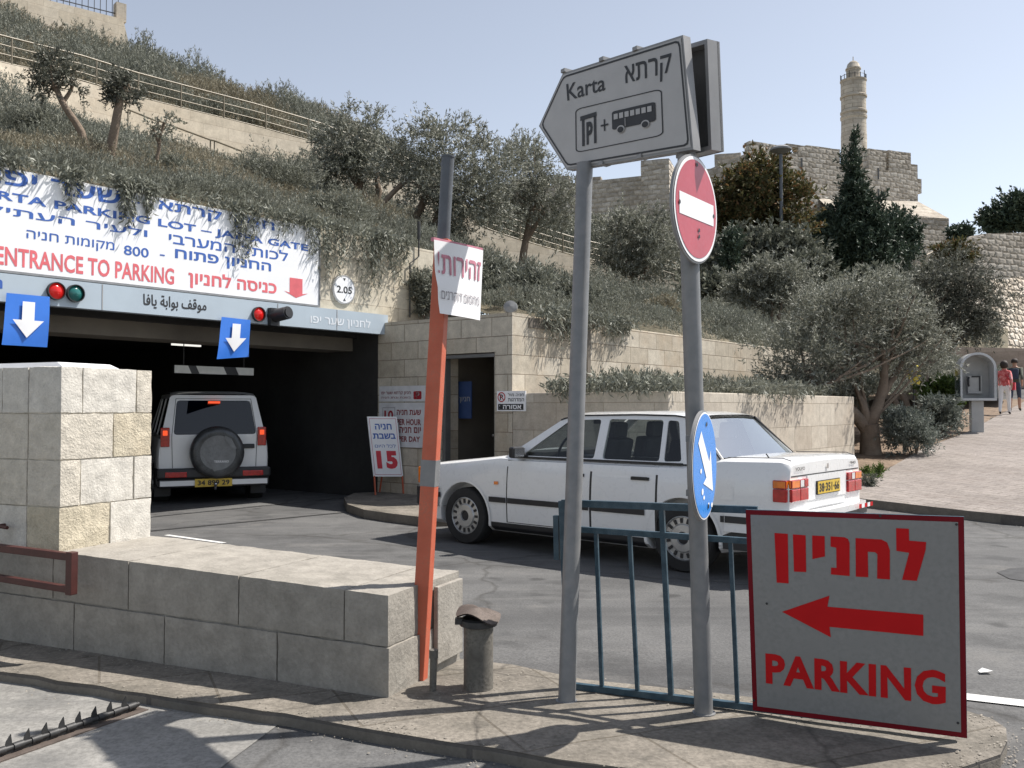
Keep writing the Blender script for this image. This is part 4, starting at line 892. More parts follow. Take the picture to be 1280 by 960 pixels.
# trailing plants: each hangs from one stretch of a wall top
def trailer(px0, px1, drop, A, rd, ztop, off, label, mat='rosemary', n=None, group='trailing plants over the sign and facade'):
    x0, x1 = onpl(px0, 300, A, rd, off)[0], onpl(px1, 300, A, rd, off)[0]; rd = Vector(rd); fn = Vector((rd.y, -rd.x)); m = n or int((44 if drop > .3 else 18) * (x1 - x0) + (30 if drop > .3 else 8))
    Vs, Fs, k = [], [], 0; base = Vector((A[0] + rd.x * (x0 + x1) / 2, A[1] + rd.y * (x0 + x1) / 2, ztop))
    for _ in range(m):
        u = random.random(); x = x0 + (x1 - x0) * u; d = drop * (.25 + .75 * math.sin(math.pi * min(1, max(0, u * .9 + .05))) ) * random.uniform(.35, 1.05)
        o = off + random.uniform(0, .05 if off > .1 else .14); p = Vector((A[0] + rd.x * x + fn.x * o, A[1] + rd.y * x + fn.y * o, ztop + random.uniform(0, .18)))
        st = max(3, int(d / .05)); C = np.array([[p.x + random.gauss(0, .012) , p.y + random.gauss(0, .012), p.z - d * i / st] for i in range(st)]); D = np.stack([rng.normal(0, .5, st), rng.normal(0, .5, st), -np.ones(st) * .6], 1)
        V, F = leaf_quads(C, D, .11, .022); Vs.append(V); Fs.append(F + k); k += len(V)
        # bushy crown that spills over the edge
        c = np.array([[p.x, p.y, ztop + .05]] * 5) + rng.normal(0, .05, (5, 3)) + np.array([-fn.x, -fn.y, 0]) * rng.uniform(0, .3, (5, 1)); V, F = leaf_quads(c, rng.normal(0, .5, (5, 3)) + np.array([fn.x * .5, fn.y * .5, .2]), .12, .026); Vs.append(V); Fs.append(F + k); k += len(V)
    o = foliage('trailing_plant', np.concatenate(Vs), np.concatenate(Fs), M_[mat], None, base); o.location = base
    return tag(o, label, 'plant', group)
for a_, b_, d_, lab in ((-70, 26, .42, 'trailing plant over the board top at the left photo edge'), (22, 60, .16, 'thin trailing fringe above the first Hebrew letters of the board'),
        (74, 104, .50, 'trailing plant hanging in a narrow strand over the shin letters of the board'), (104, 150, .20, 'short trailing fringe between two longer strands on the board'),
        (146, 172, .68, 'long narrow trailing strand reaching down to the word parking on the board'), (172, 196, .46, 'trailing strand beside the dash in the Hebrew title of the board'),
        (196, 292, .22, 'wide short trailing fringe above the word lot on the board'), (286, 322, .95, 'longest trailing strand hiding letters of the word gate on the board'),
        (322, 382, .36, 'trailing fringe over the top right corner of the white board'), (380, 445, .95, 'bushy trailing plant hanging beside the right end of the white board'),
        (440, 478, 1.12, 'thick trailing plant above the round height sign'), (474, 510, .8, 'trailing plant with thin strands at the end of the facade')):
    trailer(a_, b_, d_, F0, FU, 4.38, .02 if a_ > 385 else .12, lab)
for a_, b_, d_, lab in ((668, 730, .55, 'trailing plant on the upper sunlit wall behind the left sign post'), (730, 792, .40, 'trailing plant on the upper sunlit wall between the two sign posts')):
    trailer(a_, b_, d_, PB, FU, 2.98, .03, lab, 'rosemary', 120, 'trailing plants on the planter walls')
trailer(690, 742, .28, PB, DR, 1.80, .05, 'trailing plant on the lower shaded wall above the car roof', 'rosemary', 70, 'trailing plants on the planter walls')
trailer(742, 850, .2, PB, DR, 1.80, .05, 'low plant spilling over the lower wall corner behind the car', 'rosemary', 90, 'trailing plants on the planter walls')
trailer(930, 1010, .30, PC, FU, 1.80, .05, 'dark plant spilling over the sunlit lower wall left of the large olive', 'rosemary', 90, 'trailing plants on the planter walls')

# --- shrubs that stand alone
def shrub(name, label, px, py, Y, rx, rz, mat, n=500, L=.09, W=.022, l=.22, group=None, up=.5, nleaf=10, cat='shrub'):
    p = at(px, py, Y); s = Y / FPX; base = p - Vector((0, 0, rz * s)); lb = []
    for _ in range(5): lb.append((p.x + random.uniform(-.5, .5) * rx * s, p.y + random.uniform(-.4, .4) * rx * s, p.z + random.uniform(-.35, .25) * rz * s, rx * s * random.uniform(.5, .75), rx * s * random.uniform(.5, .7), rz * s * random.uniform(.55, .8)))
    t = thing(name, label, cat, base, None, group); V, F = crown_mesh(lb, n, nleaf, l, L, W, up, .4); foliage('foliage', V, F, M_[mat], t, base)
    mb = MB()
    for _ in range(6): limb(mb, [(0, 0, -.15), (random.uniform(-.4, .4) * rx * s, random.uniform(-.3, .3) * rx * s, rz * s * 1.2)], .02, .006, 5)
    mb.build('stem', M_['bark'], t)
    return t
shrub('lavender_shrub', 'grey lavender mound beside the olive trunk on the earth bed', 1142, 541, 18.8, 38, 28, 'lavender', 900, .085, .02, group='lavender shrubs along the pavement')
shrub('lavender_shrub', 'grey lavender mound between the green bush and the phone booth', 1178, 517, 22.5, 26, 24, 'lavender', 800, .10, .024, group='lavender shrubs along the pavement')
shrub('lavender_shrub', 'small lavender mound behind the two grey mounds at the olive trunk', 1128, 530, 21, 24, 20, 'lavender', 500, .085, .02, group='lavender shrubs along the pavement')
shrub('green_bush', 'bright green leafy bush left of the phone booth', 1180, 490, 25, 34, 17, 'green', 600, .12, .05)
shrub('silver_bush', 'pale silvery bush seen through the fork of the large olive', 1068, 482, 20.5, 27, 30, 'lavender', 700, .10, .025)
shrub('brown_shrub', 'trimmed brownish shrub on the terrace between the two sign posts', 823, 393, 23, 22, 20, 'rosemary_brown', 700, .10, .03)
shrub('dry_weed', 'low dry weed at the pavement edge behind the car boot', 1090, 592, 15.6, 13, 9, 'green', 130, .06, .015, .12)
shrub('dry_weed', 'sparse green weed on the pavement right of the car boot lamps', 1083, 603, 14.6, 10, 6, 'grey_green', 90, .06, .012, .1)
shrub('dark_shrub', 'dark rounded shrub at the wall right of the long white board', 530, 365, 16.2, 20, 22, 'rosemary', 500, .08, .02)
for px, py, Y, rx, rz, lab in ((655, 362, 17.5, 40, 26, 'large rosemary mound behind the round lamp on the doorway wall'), (725, 378, 18.5, 45, 24, 'rosemary mound behind the left sign post above the upper wall'), (600, 350, 18, 32, 26, 'rosemary mound partly hidden by the paper notice'),
                              (905, 425, 24, 36, 14, 'low rosemary mound right of the right sign post'), (975, 432, 27, 40, 14, 'low rosemary mound below the middle olive')):
    shrub('rosemary_mound', lab, px, py, Y, rx, rz, 'rosemary', 900, .11, .026, .26, 'rosemary mounds above the walls')

for px, py, Y, rx, rz, lab in ((335, 222, 21, 78, 24, 'broad rosemary mound in front of the pale terrace wall, left of the olives'), (55, 165, 17, 60, 22, 'rosemary mound left of the two small olives on the slope'), (410, 268, 18.5, 62, 24, 'rosemary mound on the slope above the right end of the board'), (205, 222, 16.5, 44, 18, 'rosemary mound below the sparse sapling')):
    shrub('rosemary_mound', lab, px, py, Y, rx, rz, 'rosemary', 1300, .075, .016, .22, 'rosemary mounds above the walls', .8, 13)
# --- trees
def olive(label, base, trunk, lobes, r0, nsp, mat='olive', group='olive trees', L=.10, W=.026, l=.32, nleaf=12, name='olive_tree', cat='tree', **k):
    b = at(*base); forks = [([at(*q) for q in f], ra * base[2] / FPX, rb * base[2] / FPX) for f, ra, rb in trunk]
    return tree(name, label, cat, b - Vector((0, 0, .1)), [lobe(*q) for q in lobes], forks, r0 * base[2] / FPX, nsp, nleaf, l, L, W, M_[mat], group, **k)
olive('small gnarled olive leaning left above the garage sign board', (112, 196, 15.5), [([(112, 200, 15.5), (100, 165, 15.5), (82, 135, 15.4), (66, 108, 15.5)], 6, 3.5), ([(78, 128, 15.5), (88, 105, 15.5)], 3, 2)],
      [(70, 92, 15.5, 25, 17), (52, 104, 15.4, 18, 14), (88, 104, 15.6, 16, 20), (64, 78, 15.6, 18, 10)], 5, 330, 'olive_dark', L=.06, W=.022, l=.2)
olive('small olive with a straight dark trunk and sparse tuft above the board', (136, 198, 15), [([(135, 204, 15), (144, 165, 15), (152, 122, 15)], 7, 5), ([(152, 128, 15), (156, 100, 15)], 4, 2)],
      [(152, 105, 15, 17, 17), (160, 118, 15, 14, 12), (143, 112, 15, 10, 12)], 5, 200, 'olive_dark', L=.06, W=.022, l=.2)
olive('sparse young olive sapling right of the two small olives on the slope', (196, 190, 16), [([(196, 200, 16), (200, 175, 16), (208, 150, 16)], 2.5, 1.5), ([(199, 180, 16), (190, 158, 16)], 2, 1)], [(207, 152, 16, 20, 14), (190, 165, 16, 16, 12)], 2, 60, 'olive', L=.08, W=.03, l=.2, nleaf=6)
olive('olive with a rounded crown against the sky, left of the group above the garage', (462, 275, 24), [([(463, 282, 24), (456, 250, 24), (446, 220, 24)], 6, 4), ([(465, 280, 24), (474, 240, 24), (470, 215, 24)], 5, 3), ([(452, 240, 24), (432, 215, 24)], 3, 2)],
      [(438, 182, 24, 42, 34), (425, 210, 24, 34, 22), (458, 210, 24.3, 36, 30), (450, 160, 24, 28, 20), (410, 185, 24, 20, 24)], 6, 1500)
olive('widest olive of the group above the garage, behind the leaning post', (535, 312, 23), [([(530, 318, 23), (520, 270, 23), (535, 235, 23)], 7, 4), ([(536, 318, 23), (548, 270, 23), (570, 235, 23)], 7, 4), ([(472, 262, 22.5), (492, 240, 22.6), (515, 220, 22.8)], 4, 3)],
      [(500, 205, 23, 34, 34), (560, 175, 23, 45, 30), (605, 205, 23.4, 46, 36), (545, 235, 22.8, 50, 36), (600, 250, 23, 46, 36), (520, 180, 23, 34, 26), (580, 280, 22.8, 36, 22)], 6, 2500)
olive('olive at the right of the group above the garage, left of the arrow sign', (656, 354, 26), [([(654, 358, 26), (652, 330, 26), (657, 300, 26), (662, 275, 26), (668, 250, 26)], 6, 3), ([(657, 300, 26), (680, 265, 26)], 4, 2)],
      [(648, 215, 26, 38, 34), (680, 245, 26, 36, 30), (640, 255, 26, 34, 30), (690, 275, 26, 26, 26), (655, 190, 26, 20, 18)], 5, 1600, 'olive', L=.11)
olive('olive between the two sign posts below the citadel wall', (795, 386, 30), [([(790, 390, 30), (792, 350, 30), (780, 320, 30)], 4, 3), ([(793, 370, 30), (808, 335, 30)], 4, 2)], [(780, 300, 30, 34, 32), (810, 315, 30, 36, 34), (795, 335, 30, 44, 26), (800, 280, 30, 28, 18)], 5, 1500, 'olive', L=.13, W=.034, l=.4)
olive('olive with a flat crown left of the large roadside olive', (965, 405, 31), [([(952, 415, 31), (955, 380, 31)], 3, 2), ([(965, 415, 31), (964, 375, 31)], 3, 2), ([(972, 412, 31), (976, 375, 31)], 3, 2)], [(945, 362, 31, 32, 24), (985, 355, 31, 36, 24), (965, 345, 31, 34, 18), (925, 375, 31, 18, 18), (960, 375, 31, 40, 16)], 4, 1500, 'olive', L=.13, W=.034, l=.4)
# the large roadside olive
Yb = 18.9
olive('large olive with a forked trunk standing on the earth bed beside the pavement', (1089, 569, Yb), [([(1089, 575, Yb), (1088, 548, Yb), (1086, 530, Yb)], 15, 11), ([(1086, 540, Yb), (1066, 515, Yb), (1040, 500, Yb - .4), (1012, 488, Yb - .8)], 10, 4), ([(1087, 532, Yb), (1098, 505, Yb), (1105, 470, Yb), (1108, 440, Yb)], 9, 4),
       ([(1086, 535, Yb), (1078, 505, Yb), (1065, 470, Yb + .2)], 8, 3), ([(1100, 498, Yb), (1118, 470, Yb + .3), (1135, 440, Yb + .3)], 5, 3)],
      [(1000, 450, Yb - .4, 48, 44), (1040, 410, Yb, 58, 46), (1095, 395, Yb + .2, 56, 44), (1135, 412, Yb + .4, 42, 40), (1060, 375, Yb, 44, 30), (1110, 368, Yb, 36, 26), (985, 480, Yb - .5, 36, 26), (1040, 465, Yb - .3, 48, 28), (1120, 440, Yb + .4, 50, 30), (1150, 432, Yb + .5, 34, 30), (1015, 400, Yb, 36, 30)],
      12, 3900, 'olive', L=.085, W=.02, l=.30, nleaf=13, extra_twigs=30)
Yc = 25
olive('olive with a broad leaning crown behind the large roadside olive', (1152, 515, Yc), [([(1150, 520, Yc), (1156, 490, Yc), (1158, 460, Yc), (1175, 430, Yc)], 6, 4), ([(1135, 515, Yc), (1128, 490, Yc), (1118, 470, Yc)], 5, 3), ([(1122, 512, Yc), (1115, 490, Yc)], 4, 3)],
      [(1180, 350, Yc, 44, 30), (1215, 375, Yc, 40, 30), (1185, 390, Yc, 46, 32), (1155, 370, Yc, 34, 34), (1205, 405, Yc, 36, 24), (1230, 390, Yc, 22, 20)], 6, 2000, 'olive_dark', L=.10, W=.026, l=.36)
# far trees
tree('deciduous_tree', 'reddish brown tinged tree below the citadel, right of the no entry disc', 'tree', at(950, 330, 52), [lobe(*q) for q in ((945, 240, 52, 44, 36), (975, 265, 52, 40, 40), (920, 265, 52, 38, 36), (950, 215, 52, 28, 18), (955, 290, 52, 52, 28))], [([at(950, 335, 52), at(950, 290, 52), at(948, 240, 52)], .3, .12), ([at(950, 300, 52), at(970, 260, 52)], .15, .06)], .3, 2200, 10, .6, .28, .13, M_['autumn'])
tree('green_tree', 'dark green tree low behind the lamp post under the reddish tree', 'tree', at(955, 350, 48), [lobe(*q) for q in ((930, 325, 48, 40, 30), (975, 320, 48, 40, 28), (1000, 335, 48, 26, 20))], [([at(955, 352, 48), at(955, 320, 48)], .25, .1)], .25, 1200, 10, .6, .28, .13, M_['grey_green'])
tree('cypress_tree', 'slim dark cypress sapling left of the lamp post', 'tree', at(915, 352, 46), [lobe(916, 318, 46, 9, 30), lobe(916, 340, 46, 12, 20)], [([at(916, 355, 46), at(916, 320, 46)], .12, .05)], .1, 420, 10, .5, .22, .07, M_['conifer'], up=1.5)
con = [lobe(1062, 190, 58, 5, 18), lobe(1063, 200, 58, 6, 20), lobe(1065, 212, 58, 8, 22), lobe(1066, 225, 58, 9, 22), lobe(1068, 236, 58, 11, 22), lobe(1070, 250, 58, 14, 22), lobe(1069, 242, 58, 10, 26), lobe(1073, 268, 58, 17, 26), lobe(1052, 296, 58, 24, 28), lobe(1090, 292, 58, 24, 28), lobe(1036, 322, 58, 34, 28), lobe(1075, 318, 58, 42, 34), lobe(1108, 324, 58, 28, 28), lobe(1034, 292, 58, 18, 24), lobe(1050, 275, 58, 16, 22), lobe(1092, 272, 58, 15, 20)]
tree('conifer_tree', 'dark spreading conifer with a tall pointed top below the minaret', 'tree', at(1068, 372, 58), con, [([at(1068, 372, 58), at(1068, 300, 58), at(1063, 190, 58)], .3, .04)], .1, 4200, 10, .6, .28, .09, M_['conifer'], up=1.0, extra_twigs=0)
tree('round_tree', 'dark round tree to the right of the tall conifer', 'tree', at(1122, 345, 60), [lobe(*q) for q in ((1120, 295, 60, 24, 24), (1110, 310, 60, 20, 22), (1132, 308, 60, 14, 18))], [([at(1122, 345, 60), at(1120, 300, 60)], .25, .1)], .25, 1000, 10, .6, .28, .12, M_['conifer'])
tree('round_tree', 'dark round tree behind the stone wall at the right photo edge', 'tree', at(1262, 305, 115), [lobe(*q) for q in ((1255, 275, 115, 20, 16), (1275, 265, 115, 22, 16), (1245, 283, 115, 14, 10))], [([at(1262, 310, 115), at(1260, 275, 115)], .5, .2)], .5, 900, 10, 1.2, .55, .25, M_['conifer'])
shrub('bush', 'small dark bush on the wall left of the right edge tree', 1197, 292, 94, 12, 9, 'conifer', 260, .4, .18, .7)
shrub('bush', 'brownish bush at the foot of the broken wall right of the citadel', 1190, 318, 90, 22, 13, 'autumn', 400, .4, .18, .7)
shrub('bush', 'grey bush low between the conifer and the broad olive', 1150, 345, 60, 18, 16, 'grey_green', 350, .3, .12, .5)
for px, py, Y, rx, rz, lab in ((1010, 345, 44, 30, 22, 'grey green bush under the conifer, left of the large olive'), (1090, 352, 46, 26, 16, 'grey green bush directly under the conifer trunk'), (880, 372, 38, 26, 24, 'dark bush behind the right sign post'), (735, 300, 60, 30, 22, 'brown bush below the citadel wall left of the left sign post'), (870, 330, 60, 26, 26, 'grey green bush below the no entry disc')):
    shrub('background_bush', lab, px, py, Y, rx, rz, 'grey_green', 500, .007 * Y, .0028 * Y, .012 * Y, 'bushes below the citadel')
# ------------------------------------------------------------------ cars (x: front -> rear, y: -left/+right, z up)
def loft(mb, stations, m=0, nz=7):
    """closed body hull; station = (x, halfwidth, ztop, zbot)"""
    rings = []
    for x, w, zt, zb in stations:
        h = zt - zb
        half = [(w * .90, zb), (w - .012, zb + .05), (w, zb + h * .28), (w + .004, zb + h * .50), (w - .004, zb + h * .72), (w - .022, zt - .07), (w - .04, zt - .028), (w - .075, zt - .006), (w * .5, zt + .010), (0, zt + .014)]
        rings.append([(x, -y, z) for y, z in half] + [(x, y, z) for y, z in half[-2::-1]])
    n = len(rings[0]); b = len(mb.v)
    for r in rings: mb.v += r
    for i in range(len(rings) - 1):
        for j in range(n): k = (j + 1) % n; mb.f.append([b + i * n + j, b + (i + 1) * n + j, b + (i + 1) * n + k, b + i * n + k]); mb.m.append(m)
    e = b + (len(rings) - 1) * n; mb.f.append([b + j for j in range(n)]); mb.m.append(m); mb.f.append([e + j for j in range(n)][::-1]); mb.m.append(m)
def densify(st, step=.12):
    out = []
    for a, b in zip(st, st[1:]):
        k = max(1, int((b[0] - a[0]) / step))
        for i in range(k): f = i / k; out.append(tuple(p + (q - p) * f for p, q in zip(a, b)))
    return out + [st[-1]]
def cut_body(name, mb, cutters, mat, parent):
    o = mb.build(name, mat, None, None, recalc=True); cb = MB()
    for x, r in cutters:
        for s in (-1, 1): cb.lathe([(.0001, -.25), (r, -.25), (r, .25), (.0001, .25)], 40, 0, Matrix.Translation((x, s * .90, .315)) @ Matrix.Rotation(R(90), 4, 'X'))
    c = cb.build('cutter', mat, None, None, recalc=True)
    md = o.modifiers.new('b', 'BOOLEAN'); md.object = c; md.operation = 'DIFFERENCE'; md.solver = 'EXACT'
    dg = bpy.context.evaluated_depsgraph_get(); me = bpy.data.meshes.new_from_object(o.evaluated_get(dg)); bpy.data.objects.remove(o); bpy.data.objects.remove(c)
    me.materials.clear(); me.name = name; ob = mobj(name, me, mat, parent); smooth_by(me, 32); return ob
def wheel(parent, x, y, r, wd, rim_r, side, slots=15, style='fins'):
    """axle along y; side -1 puts the rim face towards -y"""
    M4 = Matrix.Translation((x, y, r)) @ Matrix.Rotation(R(90) * (1 if side < 0 else -1), 4, 'X')
    e = bpy.data.objects.new('wheel', None); COL.objects.link(e); e.parent = parent
    b = MB(); h = wd / 2
    b.lathe([(rim_r * .98, -h), (r * .93, -h), (r * .985, -h * .85), (r, -h * .6), (r, h * .6), (r * .985, h * .85), (r * .95, h), (rim_r * 1.04, h * 1.02), (rim_r * 1.0, h * .9)], 48, 0, M4); b.build('tyre', M_['tyre'], e, 35)
    b = MB(); b.lathe([(rim_r * 1.02, h * .92), (rim_r * .97, h * .98), (rim_r * .93, h * .80), (rim_r * .66, h * .84), (rim_r * .60, h * .98), (rim_r * .30, h * 1.02), (rim_r * .27, h * .85), (rim_r * .18, h * .9), (.0001, h * .92)], 48, 0, M4, [0, 0, 0, 0, 0, 0, 1, 1])
    for k in range(slots):
        a = 2 * math.pi * k / slots; b.box((rim_r * .795, 0, h * .85), (rim_r * .22, rim_r * (.13 if slots > 8 else .3), .012), 1, None, M4 @ Matrix.Rotation(a, 4, 'Z'))
    b.lathe([(rim_r, -h * .8), (.001, -h * .8)], 24, 1, M4)
    b.build('rim', [M_['alloy'], M_['trim']], e, 35); return e
def side_frame(mb, outline, holes, ymap, sgn, th=.035, m=0):
    """panel in x-z with window holes, leaning with ymap(z), solid inwards"""
    loops = [outline] + [h[::-1] for h in holes]; V, T = fill2d(loops)
    P = lambda p, d: (p[0], sgn * (ymap(p[1]) - d), p[1])
    T1 = T if sgn < 0 else [t[::-1] for t in T]
    mb.add([P(p, 0) for p in V], T1, m); mb.add([P(p, th) for p in V], [t[::-1] for t in T1], m)
    for lp in loops:
        n = len(lp); mb.add([P(p, 0) for p in lp] + [P(p, th) for p in lp], [(i, n + i, n + (i + 1) % n, (i + 1) % n) if sgn < 0 else ((i + 1) % n, n + (i + 1) % n, n + i, i) for i in range(n)], m)
def side_glass(mb, hole, ymap, sgn, d=.012, m=0):
    V, T = fill2d([hole]); mb.add([(p[0], sgn * (ymap(p[1]) - d), p[1]) for p in V], T if sgn < 0 else [t[::-1] for t in T], m)
def rr(pts, r=.03):                                 # round the corners of a polygon
    out = []; n = len(pts)
    for i in range(n):
        a, b, c = Vector(pts[i - 1]), Vector(pts[i]), Vector(pts[(i + 1) % n]); u, w_ = (a - b), (c - b); k = min(r, u.length * .4, w_.length * .4); p, q = b + u.normalized() * k, b + w_.normalized() * k
        for f in (0, .5, 1): out.append(tuple(p.lerp(b, f).lerp(b.lerp(q, f), f)))
    return out
def plate_panel(mb, x0, x1, z0, z1, wf, sgn, off=.004, m=0, nx=6, nz=8, clip=None):
    """skin panel standing off the body side"""
    vs = []
    for j in range(nz + 1):
        for i in range(nx + 1):
            x, z = x0 + (x1 - x0) * i / nx, z0 + (z1 - z0) * j / nz; vs.append((x, sgn * (wf(x, z) + off), z))
    fs = [(j * (nx + 1) + i, j * (nx + 1) + i + 1, (j + 1) * (nx + 1) + i + 1, (j + 1) * (nx + 1) + i) for j in range(nz) for i in range(nx)]
    mb.add(vs, fs if sgn < 0 else [f[::-1] for f in fs], m)

# ---- the white saloon
CA = R(40.5); CD = Vector((math.cos(CA), -math.sin(CA))); CN = Vector((math.sin(CA), math.cos(CA)))
wf_px = at(585, 600, 10.38).xy; org = wf_px - (CD * .87 + CN * -.80)
car = thing('saloon_car', 'white boxy four door saloon car driving towards the garage behind the blue railing', 'car', (org.x, org.y, 0), CD)
st = [(.06, .76, .76, .36), (.10, .80, .84, .26), (.22, .835, .875, .20), (.9, .865, .945, .19), (1.38, .871, 1.0, .18), (1.5, .872, 1.0, .18), (1.68, .874, .985, .18), (3.75, .872, .985, .18), (3.90, .870, 1.045, .19), (4.05, .866, 1.065, .22), (4.58, .850, 1.075, .28), (4.64, .84, 1.06, .34), (4.665, .825, 1.03, .42)]
b = MB(); loft(b, densify(st)); body = cut_body('body', b, [(.87, .375), (3.64, .375)], M_['carpaint'], car)
def wprof(x, z):
    x = min(max(x, st[0][0]), st[-1][0])
    for a, c in zip(st, st[1:]):
        if a[0] <= x <= c[0]: f = (x - a[0]) / (c[0] - a[0]); w_, zt, zb = (a[k] + (c[k] - a[k]) * f for k in (1, 2, 3)); break
    h = zt - zb; pr = [(zb, w_ * .90), (zb + .05, w_ - .012), (zb + h * .28, w_), (zb + h * .5, w_ + .004), (zb + h * .72, w_ - .004), (zt - .07, w_ - .022), (zt - .028, w_ - .04), (zt, w_ - .075)]
    return float(np.interp(z, [p[0] for p in pr], [p[1] for p in pr]))
# doors as skins with visible gaps
for sgn in (-1, 1):
    for x0, x1, nm_ in ((1.52, 2.60, 'front'), (2.625, 3.36, 'rear')):
        d = MB(); plate_panel(d, x0, x1, .30, .955, wprof, sgn, .006); dd = d.build('door', M_['carpaint'], car, 60)
        h = MB(); hx = x1 - .17; y = wprof(hx, .84) + .006; h.bx(hx - .10, hx + .10, sgn * (y + .002) - .012, sgn * (y + .002) + .012, .83, .86); h.bx(hx - .085, hx + .085, sgn * (y + .016) - .006, sgn * (y + .016) + .006, .845, .863); h.build('handle', M_['trim'], dd)
    b = MB(); plate_panel(b, 1.502, 3.38, .292, .962, wprof, sgn, .002, nx=10); b.build('door_gap', M_['trim'], car, 60)
    for x0, x1 in ((.14, .50), (1.26, 1.505), (1.53, 2.595), (2.63, 3.25), (4.04, 4.62)): b = MB(); plate_panel(b, x0, x1, .50, .557, wprof, sgn, .016); b.build('side_moulding', M_['trim'], car, 60)
    b = MB(); plate_panel(b, 1.28, 3.24, .19, .285, wprof, sgn, .006); b.build('sill', M_['trim'], car, 60)
    b = MB()
    for cx_ in (.87, 3.64):
        A = [(cx_ + .378 * math.cos(t), .315 + .378 * math.sin(t)) for t in np.linspace(R(-10), R(190), 30)]; O = [(cx_ + .408 * math.cos(t), .315 + .408 * math.sin(t)) for t in np.linspace(R(-10), R(190), 30)]
        for i in range(29): b.add([(p[0], sgn * (wprof(p[0], p[1]) + .010), p[1]) for p in (O[i], A[i], A[i + 1], O[i + 1])], [(0, 1, 2, 3) if sgn > 0 else (3, 2, 1, 0)])
    b.build('wheel_arch_lip', M_['carpaint'], car, 60)
    b = MB(); plate_panel(b, 1.33, 1.39, .69, .725, wprof, sgn, .012); b.build('side_indicator', M_['amberlamp'], car)
# cabin
ym = lambda z: .812 - (z - .98) * .36
roofl = [(2.14, 1.42), (2.30, 1.450), (3.0, 1.462), (3.45, 1.455), (3.62, 1.435)]
outl = [(1.42, .98), (3.98, 1.0), (4.02, 1.05)] + roofl[::-1]
hF = rr([(1.66, 1.012), (2.60, 1.012), (2.60, 1.405), (2.21, 1.392)], .03); hR = rr([(2.70, 1.012), (3.36, 1.012), (3.33, 1.405), (2.70, 1.408)], .03); hQ = rr([(3.41, 1.012), (3.60, 1.02), (3.50, 1.395), (3.38, 1.402)], .025)
for sgn in (-1, 1):
    b = MB(); side_frame(b, outl, [hF, hR, hQ], ym, sgn); b.build('window_frame', M_['carpaint'], car)
    for h in (hF, hR, hQ): b = MB(); side_glass(b, h, ym, sgn); b.build('side_window', M_['glass'] if h is not hQ else M_['darkglass'], car)
    b = MB()
    for h in (hF, hR, hQ):
        V, T = fill2d([h, rr([(h_[0], h_[1]) for h_ in h], .001)[::-1]]) if False else ([], [])
    xs_ = [p[0] for p in hF]
    b.bx(1.62, 3.62, sgn * (ym(.995) + .004) - .006, sgn * (ym(.995) + .004) + .006, .985, 1.005); b.build('window_trim', M_['trim'], car)
    b = MB(); zg_ = 1.36; b.tube([(2.09, sgn * (ym(1.395) + .004), 1.395)] + [(x, sgn * (ym(z - .012) + .006), z - .008) for x, z in roofl] + [(4.0, sgn * (ym(1.045) + .006), 1.055)], .008, 6); b.build('roof_trim', M_['trim'], car, 40)
# roof skin and the two screens
b = MB(); ns = 10; vs = []
for x, z in [(2.09, 1.408)] + roofl + [(3.66, 1.425)]:
    for i in range(ns + 1): u = i / ns * 2 - 1; vs.append((x - .05 * (1 - u * u) * (1 if x < 3 else -1), u * (ym(z) + .002), z + .03 * (1 - u ** 4)))
rows_ = len(vs) // (ns + 1); fs = [(j * (ns + 1) + i, (j + 1) * (ns + 1) + i, (j + 1) * (ns + 1) + i + 1, j * (ns + 1) + i + 1) for j in range(rows_ - 1) for i in range(ns)]
b.add(vs, fs); b.add([(p[0], p[1], p[2] - .02) for p in vs], [f[::-1] for f in fs], 1); b.build('roof', [M_['carpaint'], M_['interior']], car, 40)
def screen(x0, z0, x1, z1, bow, name, mat):
    b = MB(); vs = []
    for j in range(5):
        f = j / 4; x, z = x0 + (x1 - x0) * f, z0 + (z1 - z0) * f
        for i in range(ns + 1): u = i / ns * 2 - 1; vs.append((x + bow * (1 - u * u), u * (ym(z) - .02), z + .02 * (1 - u * u) * f))
    b.add(vs, [(j * (ns + 1) + i, (j + 1) * (ns + 1) + i, (j + 1) * (ns + 1) + i + 1, j * (ns + 1) + i + 1) for j in range(4) for i in range(ns)]); return b.build(name, mat, car, 60)
screen(1.45, .995, 2.11, 1.415, -.05, 'windscreen', M_['glass']); screen(3.99, 1.05, 3.63, 1.43, .05, 'rear_window', M_['glass'])
b = MB()
for s in (-1, 1): b.tube([(4.01, s * (ym(1.04) - .02), 1.05), (3.64, s * (ym(1.42) - .02), 1.43)], .014, 6)
b.tube([(4.02, -.76, 1.055), (4.06, 0, 1.06), (4.02, .76, 1.055)], .014, 6); b.build('rear_window_seal', M_['trim'], car, 40)
# inside
b = MB(); b.bx(1.52, 3.92, -.77, .77, .990, .998); b.bx(1.5, 1.9, -.74, .74, .995, 1.05); b.build('dashboard', M_['interior'], car)
for x, ys in ((2.55, (-.36, .36)), (3.42, (-.38, .38))):
    for y in ys:
        b = MB(); b.box((x, y, 1.08), (.14, .50, .26), 0, (0, R(12), 0)); b.box((x + .05, y, 1.29), (.09, .26, .17), 0, (0, R(8), 0)); b.build('seat', M_['seat'], car, bevel=.03)
b = MB(); M4 = Matrix.Translation((1.98, -.36, 1.08)) @ Matrix.Rotation(R(-65), 4, 'Y'); b.lathe([(.19 + .014 * math.cos(t), .014 * math.sin(t)) for t in np.linspace(0, 2 * math.pi, 9)], 28, 0, M4); b.box((0, 0, 0), (.36, .04, .02), 0, None, M4); b.build('steering_wheel', M_['trim'], car, 50)
b = MB(); b.box((3.25, .35, 1.06), (.22, .4, .14)); b.build('green_cloth', M_['green_thing'], car, bevel=.03)
